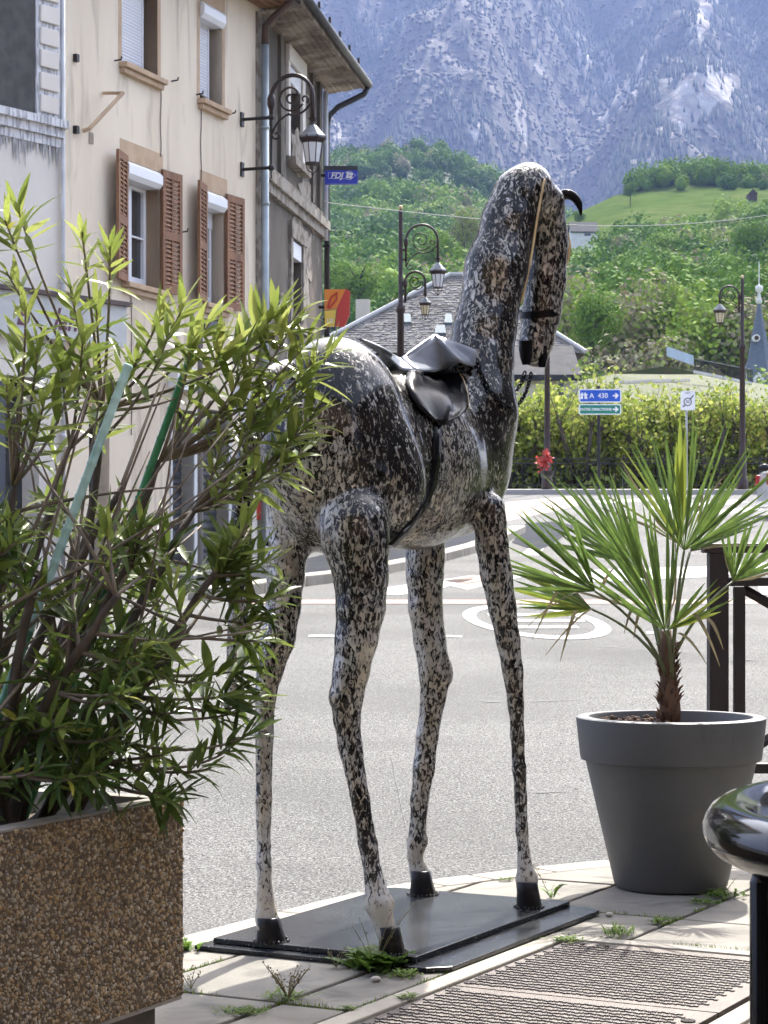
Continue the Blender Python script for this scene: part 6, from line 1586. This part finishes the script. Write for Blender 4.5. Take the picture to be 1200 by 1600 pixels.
# pollarded planes along the railing
M_plane = mat('young plane leaves', (.2, .26, .05), .7, attr=('tint', [(0, (.13, .19, .03)), (.5, (.25, .31, .055)), (1, (.42, .42, .12))]), trans=.45, spec=.3)
def pollard(px, D, top, seed, label):
    rs = np.random.RandomState(seed); x = (px-CX)/F*D; zt = H-(top-HY)/F*D; b = Vector((x, D, 1.2 if D > 64.6 else 3)); h = zt-b.z
    t_ = thing('pollarded_tree', b, label, 'tree', 'pollarded trees along the railing'); mb = MB(); z1 = b.z+h*.34
    mb.tube([(x, D, -1.6), (x+.03, D, b.z+h*.2), (x, D, z1)], [.20, .17, .16], 8); ends = []
    for k in range(8):
        a = k*2*math.pi/8+rs.uniform(-.3, .3); l = rs.uniform(.7, 1.25); m1 = Vector((x+math.cos(a)*l*.6, D+math.sin(a)*l*.6, z1+h*rs.uniform(.08, .16))); e = Vector((x+math.cos(a)*l*1.1, D+math.sin(a)*l*1.1, z1+h*rs.uniform(.2, .42)))
        mb.tube([Vector((x, D, z1-.1)), m1, e], [.11, .085, .055], 6); mb.sphere(e, .10, 6, 5); ends.append(e); ends.append(m1)
    tw_ = []
    for e in ends:
        for _ in range(8):
            d = Vector((rs.normal()*.5, rs.normal()*.5, rs.uniform(.3, 1.2))).normalized(); l = rs.uniform(.6, 1.5); q = e+d*l; q.z = min(q.z, zt+rs.uniform(-.1, .15)); mb.tube([e, lerp(e, q, .5)+Vector((0, 0, -.05)), q], [.02, .013, .005], 4, False); tw_.append((e, q))
    mb.build('trunk', M_trunk, t_, True)
    pts = []
    for e, q in tw_:
        for _ in range(20): pts.append(np.array(lerp(e, q, rs.uniform(.1, 1.08)))+rs.normal(size=3)*.17)
    pts = np.array(pts); pts = pts[pts[:, 2] > b.z+h*.26]
    low = np.stack([x+rs.normal(size=500)*.8, D+rs.normal(size=500)*.6, b.z+h*rs.uniform(.18, .6, size=500)], 1); pts = np.concatenate([pts, low])
    d = rs.normal(size=pts.shape); d /= np.linalg.norm(d, axis=1)[:, None]; v, q = leaf_quads(rs, pts, d, .075, .2)
    np_mesh('crown', v, q, M_plane, t_, {'tint': np.repeat(rs.rand(len(q)), 4)})
pl = [(800, 66, 582, 'pollarded tree right behind the horse breast'), (850, 66.5, 585, 'pollarded tree behind the pole with red flowers'), (905, 66, 568, 'pollarded tree left of the blue direction sign'), (955, 67, 572, 'pollarded tree right behind the blue direction sign'), (1005, 66, 580, 'pollarded tree between the two road signs'),
      (1060, 67, 584, 'pollarded tree behind the white zone sign'), (1105, 66, 588, 'pollarded tree left of the right lamp pole'), (1150, 67, 592, 'pollarded tree behind the right lamp pole'), (1200, 66.5, 602, 'pollarded tree cut by the right edge'),
      (760, 67, 600, 'pollarded tree mostly hidden by the horse body'), (880, 71, 574, 'back row pollarded tree above the direction sign left corner'), (930, 72, 576, 'back row pollarded tree above the direction sign'), (1085, 72, 598, 'back row pollarded tree right of the zone sign')]
for i, (px, D, top, lab) in enumerate(pl): pollard(px, D, top, 60+i, lab)
# hedge bank below the planes
M_bank = mat('shrub bank', (.07, .10, .03), .9, trans=.2, attr=('tint', [(0, (.10, .13, .03)), (.6, (.2, .25, .05)), (1, (.34, .36, .10))]))
rs = np.random.RandomState(9); n = 5200
p = np.stack([rs.uniform(-2, 15, n), rs.uniform(64.8, 68.5, n), rs.uniform(1.0, 3.5, n)], 1); d = rs.normal(size=p.shape); d /= np.linalg.norm(d, axis=1)[:, None]
v, q = leaf_quads(rs, p, d, .11, .2); o = np_mesh('hedge', v, q, M_bank, attr={'tint': np.repeat(rs.rand(n), 4)}); tag(o, 'low green hedge growing behind the iron railing', 'hedge', kind='stuff')

# ------------------------------------------------------------------ village roofs and church
M_slate = mat('old stone slate roof', (.19, .178, .168), .9, (.26, .245, .23), 1.1, 6, .4, .6, spec=.1, bump=.8, bscale=6, bdist=.05, speck=(5, (.09, .085, .08), .58, .68)); M_verge = mat('pale verge', (.45, .44, .43), .8); M_vwall = mat('village render', (.55, .5, .43), .9, (.45, .41, .35), .6)
M_sky = mat('roof window glass', (.10, .15, .16), .08, spec=.7)
D = 104.0
bh = thing('slate_roof_house', (P(700, 0, D).x, D, -1.6), 'large house with grey slate roof and skylights behind the horse', 'house')
ap, ap2 = P(703, 433, D+6), P(722, 436, D+6); eL, eR = P(470, 552, D), P(915, 560, D); bL, bR = P(470, 552, D+13), P(915, 560, D+13)
eL.z = eR.z = bL.z = bR.z = P(0, 552, D).z
bL = Vector((eL.x, D+13, eL.z)); bR = Vector((eR.x, D+13, eL.z)); ap.z = ap2.z = P(0, 433, D+6.5).z
mb = MB(); mb.add([eL, eR, ap2, ap], [(0, 1, 2, 3)]); mb.add([eR, bR, ap2], [(0, 1, 2)]); mb.add([bR, bL, ap, ap2], [(0, 1, 2, 3)]); mb.add([bL, eL, ap], [(0, 1, 2)]); rr_ = mb.build('roof', M_slate, bh)
nrm = (eR-eL).cross(ap-eL).normalized()
if nrm.y > 0: nrm = -nrm
# rows of slates proud of the roof face
def roofpt(u, t): a = lerp(eL, eR, u); b_ = lerp(ap, ap2, u); return lerp(a, b_, t)
mb = MB(); rows_n = 44
for i in range(rows_n):
    t0, t1 = i/rows_n, (i+1.15)/rows_n; u = 0.0
    wL = 1.0/max(6, int(62*(1-t0)+4))
    while u < 1-1e-6:
        w = wL*R.uniform(.7, 1.3); u1 = min(1, u+w); lf = R.uniform(.03, .075)
        a, b_, c, d_ = roofpt(u+.0008, t0), roofpt(u1-.0008, t0), roofpt(u1-.0008, min(1, t1)), roofpt(u+.0008, min(1, t1)); mb.add([a+nrm*lf, b_+nrm*lf, c+nrm*.015, d_+nrm*.015, a, b_], [(0, 1, 2, 3), (4, 5, 1, 0)]); u = u1
o = mb.build('slates', M_slate, rr_); o['kind'] = 'stuff'
mb = MB()
for a, b_ in ((eL, ap), (ap2, eR), (ap, ap2)): mb.tube([a+nrm*.1, b_+nrm*.1], .11, 6)
mb.build('ridge_tiles', M_verge, rr_)
def on_roof(px, py):
    o_ = Vector((0, 0, H)); d_ = P(px, py, 1)-o_; return o_+d_*((eL-o_).dot(nrm)/d_.dot(nrm))
for x0, y0, x1, y1 in ((629, 494, 643, 507), (679, 512, 697, 524), (694, 494, 707, 508)):
    q = [on_roof(x0+2, y0), on_roof(x1-2, y0), on_roof(x1, y1), on_roof(x0, y1)]; MB().prism([p_+nrm*.05 for p_ in q], nrm*.10).build('skylight', M_sky, rr_)
mb = MB(); mb.hexa([Vector((eL.x+.4, D+.5, -1.6)), Vector((eR.x-.4, D+.5, -1.6)), Vector((eR.x-.4, D+12.5, -1.6)), Vector((eL.x+.4, D+12.5, -1.6)), Vector((eL.x+.4, D+.5, eL.z-.05)), Vector((eR.x-.4, D+.5, eL.z-.05)), Vector((eR.x-.4, D+12.5, eL.z-.05)), Vector((eL.x+.4, D+12.5, eL.z-.05))]); mb.build('wall', M_vwall, bh)
for px in (560, 610, 650, 680, 860):
    a = P(px, 560, D); MB().box(a.x, a.x+.9, D+.46, D+.52, eL.z-1.6, eL.z-.5).build('window', M_glass, bh)
q = P(567, 485, D+4); MB().box(q.x-.35, q.x+.35, D+3.5, D+4.5, q.z-.8, q.z+.5).build('chimney', M_vwall, rr_)
# smaller gabled house to its right
def gable_house(name, label, px0, px1, y_eave, y_ridge, D, depth, zb, mr, mw, axis='x', wins=()):
    a, b_ = P(px0, y_eave, D), P(px1, y_eave, D); zr = P(0, y_ridge, D+depth/2).z; t_ = thing(name, (lerp(a.x, b_.x, .5), D, zb), label, 'house'); ov = .05*(b_.x-a.x); th = .15
    mb = MB(); mb.box(a.x, b_.x, D, D+depth, zb, a.z)
    mr_ = MB()
    if axis == 'x':
        mb.add([(a.x, D, a.z), (a.x, D+depth, a.z), (a.x, D+depth/2, zr)], [(0, 1, 2)]); mb.add([(b_.x, D, a.z), (b_.x, D+depth, a.z), (b_.x, D+depth/2, zr)], [(0, 1, 2)])
        for s_ in (0, 1):
            y = D-.4 if s_ == 0 else D+depth+.4
            mr_.hexa([(a.x-ov, y, a.z-.12), (b_.x+ov, y, a.z-.12), (b_.x+ov, D+depth/2, zr), (a.x-ov, D+depth/2, zr), (a.x-ov, y, a.z+th), (b_.x+ov, y, a.z+th), (b_.x+ov, D+depth/2, zr+th), (a.x-ov, D+depth/2, zr+th)])
    else:
        xm = (a.x+b_.x)/2; mb.add([(a.x, D, a.z), (b_.x, D, a.z), (xm, D, zr)], [(0, 1, 2)]); mb.add([(a.x, D+depth, a.z), (b_.x, D+depth, a.z), (xm, D+depth, zr)], [(0, 1, 2)])
        for s_ in (-1, 1):
            x = a.x-ov if s_ < 0 else b_.x+ov
            mr_.hexa([(x, D-.4, a.z-.1), (x, D+depth+.4, a.z-.1), (xm, D+depth+.4, zr), (xm, D-.4, zr), (x, D-.4, a.z+th), (x, D+depth+.4, a.z+th), (xm, D+depth+.4, zr+th), (xm, D-.4, zr+th)])
    mb.build('wall', mw, t_); mr_.build('roof', mr, t_)
    for x0, y0, x1, y1 in wins: p0, p1 = P(x0, y0, D), P(x1, y1, D); MB().box(p0.x, p1.x, D-.06, D-.01, p1.z, p0.z).build('window', M_glass, t_)
    return t_
M_vw2 = mat('white village wall', (.68, .66, .62), .9, (.58, .56, .53), .8); M_redtile = mat('red tile roof', (.33, .14, .085), .9, (.25, .11, .07), 3)
M_slate2 = mat('dark slate roof', (.032, .032, .036), .85, (.05, .05, .054), 2, spec=.1, bump=.4, bscale=8, bdist=.03); M_timber = mat('dark chalet timber', (.06, .038, .028), .85)
gable_house('village_house', 'slate roofed village house right of the horse muzzle', 790, 902, 592, 545, 92, 8, -1.6, M_slate2, M_vwall, 'x', ((870, 600, 880, 625),))
gable_house('hillside_chalet', 'white and dark chalet on the meadow edge right of the horse face', 893, 934, 363, 348, 545, 9, P(0, 375, 545).z-3, M_slate2, M_vw2, 'x', ((913, 364.5, 923, 368.5),))
gable_house('hillside_barn', 'red roofed small house left of the chalet on the meadow', 884, 899, 360, 351, 560, 8, P(0, 372, 560).z-3, M_redtile, M_vw2, 'y')
gable_house('meadow_barn', 'tiny timber barn on the meadow near the right edge', 1170, 1183, 303, 298, 690, 5, P(0, 313, 690).z-2, M_timber, M_timber, 'y')
gable_house('riverside_house', 'pale house glimpsed through the pollarded trees at centre', 985, 1045, 668, 645, 100, 9, -1.6, M_slate2, M_vw2, 'x', ((1000, 650, 1006, 662), (1020, 650, 1026, 662)))
gable_house('orange_house', 'orange walled house glimpsed at the right edge behind the lamp pole', 1165, 1230, 670, 640, 95, 9, -1.6, M_slate2, mat('orange village wall', (.5, .24, .14), .9), 'x')
gable_house('pink_roof_house', 'far village house with pale tiled roof above the lamp bracket', 570, 625, 428, 418, 520, 10, P(0, 440, 520).z-3, mat('pale terracotta roof', (.42, .26, .19), .9), M_vw2, 'x')
# slope terrace, retaining wall, blue screen and rail behind the planes
M_terr = mat('dry grass terrace', (.085, .085, .035), .95, (.06, .075, .025), 1.5, bump=.4, bscale=4, bdist=.1)
q = [P(880, 640, 110), P(1240, 640, 110), P(1240, 608, 150), P(1100, 585, 150), P(1040, 572, 150), P(960, 584, 150), P(880, 600, 150)]
struct(MB().add(q, [(0, 1, 2, 3, 4, 5, 6)]).build('terrace', M_terr))
o = MB().prism([P(955, 600, 108), P(955, 596, 108), P(1020, 593, 108), P(1078, 592, 108), P(1078, 596, 108), P(1020, 597.5, 108)], (0, .4, 0)).build('retaining_wall', M_vw2); tag(o, 'low whitish retaining wall above the pollarded trees', 'wall')
sc_ = thing('blue_screen_fence', P(1065, 570, 140), 'pale blue translucent screen fence on the terrace edge', 'fence')
M_scr = mat('pale blue screen panel', (.42, .52, .66), .3, (.36, .46, .6), 1, rnd=.06)
for i in range(6):
    t0, t1 = i/6, (i+.96)/6; a, b_ = lerp(P(1042, 556, 142), P(1084, 571, 136), t0), lerp(P(1042, 556, 142), P(1084, 571, 136), t1); up_ = Vector((0, 0, .62)); MB().hexa([a, b_, b_+Vector((0, .1, 0)), a+Vector((0, .1, 0)), a+up_, b_+up_, b_+up_+Vector((0, .1, 0)), a+up_+Vector((0, .1, 0))]).build('panel', M_scr, sc_)
rf_ = thing('terrace_railing', P(1130, 590, 132), 'dark railing running down from the blue screen to the church', 'railing')
a, b_ = P(1085, 572, 136), P(1175, 590, 128)
mb = MB()
for i in range(40): p_ = lerp(a, b_, i/39); mb.box(p_.x-.025, p_.x+.025, p_.y-.02, p_.y+.02, p_.z-.25, p_.z+.45)
mb.tube([a+Vector((0, 0, .45)), b_+Vector((0, 0, .45))], .04, 5); o = mb.build('bars', M_black, rf_); o['kind'] = 'stuff'
MB().prism([a+Vector((0, 0, -.42)), b_+Vector((0, 0, -.42)), b_+Vector((0, 0, -.25)), a+Vector((0, 0, -.25))], (0, .4, 0)).build('coping', M_vw2, rf_)
# church
M_cslate = mat('blue slate spire', (.10, .125, .165), .55, (.075, .095, .13), 2.5, 5, bump=.5, bscale=10, bdist=.03, stretch=(1, 1, 3)); M_cst = mat('white church stone', (.66, .65, .63), .8)
D = 190.0; cc = P(1186, 604, D); cx_, zb = cc.x, cc.z
cu = thing('church', (cx_, D, -1.6), 'church tower with blue slate spire and white dormers at the right edge', 'church')
w = 30*D/F; zt = P(0, 474, D).z
mb = MB(); mb.lathe([(w*1.15, zb-.0), (w*.92, zb+.7), (w*.62, zb+(zt-zb)*.32), (.08*w, zt)], (cx_, D, 0), 8, .5); sp_ = mb.build('spire', M_cslate, cu)
mb = MB(); mb.lathe([(.12, zt-.1), (.3, zt+.1), (.2, zt+.4), (.12, zt+.9), (.32, zt+1.1), (.34, zt+1.5), (.1, zt+1.6), (.04, zt+1.7), (.035, zt+3.6), (.0, zt+3.65)], (cx_, D, 0), 10); mb.build('finial', M_cst, sp_, True)
mb = MB(); h_ = w*.95; mb.box(cx_-h_, cx_+h_, D-h_, D+h_, -1.6, zb-.5); mb.box(cx_-h_*1.15, cx_+h_*1.15, D-h_*1.15, D+h_*1.15, zb-.5, zb+.02); mb.build('tower', M_cst, cu)
for an in (-1, 0):
    c = Vector((cx_-.3, D-w*.98, zb)); 
    if an == -1:
        mb = MB(); ww = 8*D/F; hh_ = 20*D/F
        mb.prism([c+Vector((-ww, 0, .1)), c+Vector((ww, 0, .1)), c+Vector((ww, 0, hh_*.55)), c+Vector((0, 0, hh_)), c+Vector((-ww, 0, hh_*.55))][::1], (0, w*.8, 0)); dm = mb.build('dormer', M_cst, sp_)
        MB().prism([c+Vector((-ww*.45, -.02, .3)), c+Vector((ww*.45, -.02, .3)), c+Vector((ww*.45, -.02, hh_*.45)), c+Vector((0, -.02, hh_*.68)), c+Vector((-ww*.45, -.02, hh_*.45))], (0, .03, 0)).build('dormer_opening', M_timber, sp_)
for dx in (-.92, .92, -.35+.9):
    mb = MB(); p_ = Vector((cx_+dx*w, D-w*.9, zb)); mb.lathe([(.26, 0), (.24, .9), (.12, 1.3), (.0, 2.4)], p_, 6); mb.build('pinnacle', M_cst, cu)
c = P(1182, 528, D-w*.62); MB().lathe([(.0, 0), (.22, 0)], (0, 0, 0), 12)
mb = MB(); ring = [c+Vector((math.cos(i*math.pi/8)*.32, -.05, math.sin(i*math.pi/8)*.32)) for i in range(16)]; mb.prism(ring, (0, .7, 0)); mb.build('round_window', M_cst, sp_)
mb = MB(); ring = [c+Vector((math.cos(i*math.pi/8)*.2, -.07, math.sin(i*math.pi/8)*.2)) for i in range(16)]; mb.prism(ring, (0, .1, 0)); mb.build('round_pane', M_timber, sp_)

# ------------------------------------------------------------------ unseen cafe house at the viewer's back, added to block sky light
M_cafe = mat('ochre cafe render', (.30, .23, .16), .9, (.24, .18, .13), .8, bump=.2, bscale=30)
kf = thing('added_cafe_house', (0, -4.5, 0), 'unseen ochre cafe house added behind the viewer to darken reflections', 'house')
MB().box(-15, 13, -14, -4.2, -1.5, 9.5).build('wall', M_cafe, kf)
for i in range(9):
    for z in (3.6, 6.6): MB().box(-13+i*3, -12+i*3, -4.21, -4.15, z, z+1.7).build('window', M_glass, kf)
for i in range(5): MB().box(-13+i*5.2, -9.6+i*5.2, -4.21, -4.15, .1, 2.5).build('shop_window', M_glass, kf)
MB().hexa([(-14, -4.18, 2.9), (12, -4.18, 2.9), (12, -1.2, 2.35), (-14, -1.2, 2.35), (-14, -4.18, 2.94), (12, -4.18, 2.94), (12, -1.2, 2.39), (-14, -1.2, 2.39)]).build('awning', mat('dark red awning', (.16, .03, .03), .8), kf)
ch2 = thing('added_corner_house', (16, 10, 0), 'unseen stone house added out of view at right to darken reflections', 'house')  # unseen house, added so the horse mirrors walls instead of open sky
MB().box(13, 23, -3, 24, -1.5, 9).build('wall', mat('grey stone render', (.22, .19, .16), .9, (.17, .15, .13), .7), ch2)
for i in range(8):
    for z in (1.4, 4.4, 6.8): MB().box(12.95, 13.01, -1.5+i*3.1, -.5+i*3.1, z, z+1.5).build('window', M_glass, ch2)
MB().hexa([(12.5, -3.5, 8.9), (18, -3.5, 12), (18, 24.5, 12), (12.5, 24.5, 8.9), (12.5, -3.5, 9.1), (18, -3.5, 12.2), (18, 24.5, 12.2), (12.5, 24.5, 9.1)]).build('roof', M_tile, ch2)
MB().hexa([(-15.3, -3.7, 9.4), (13.3, -3.7, 9.4), (13.3, -9, 12.5), (-15.3, -9, 12.5), (-15.3, -3.7, 9.55), (13.3, -3.7, 9.55), (13.3, -9, 12.65), (-15.3, -9, 12.65)]).build('roof', M_tile, kf)

# ------------------------------------------------------------------ air
hz = bpy.data.materials.new('mountain air'); hz.use_nodes = True; N = hz.node_tree.nodes; N.remove(N['Principled BSDF'])
pv = N.new('ShaderNodeVolumePrincipled'); pv.inputs['Color'].default_value = (.38, .52, .98, 1); pv.inputs['Density'].default_value = .0001; pv.inputs['Anisotropy'].default_value = .0
hz.node_tree.links.new(pv.outputs[0], N['Material Output'].inputs['Volume'])
o = MB().box(-9500, 9500, -9500, 9500, -4, 2300).build('haze', hz); tag(o, 'thin blue mountain haze in the air', 'haze', kind='stuff')
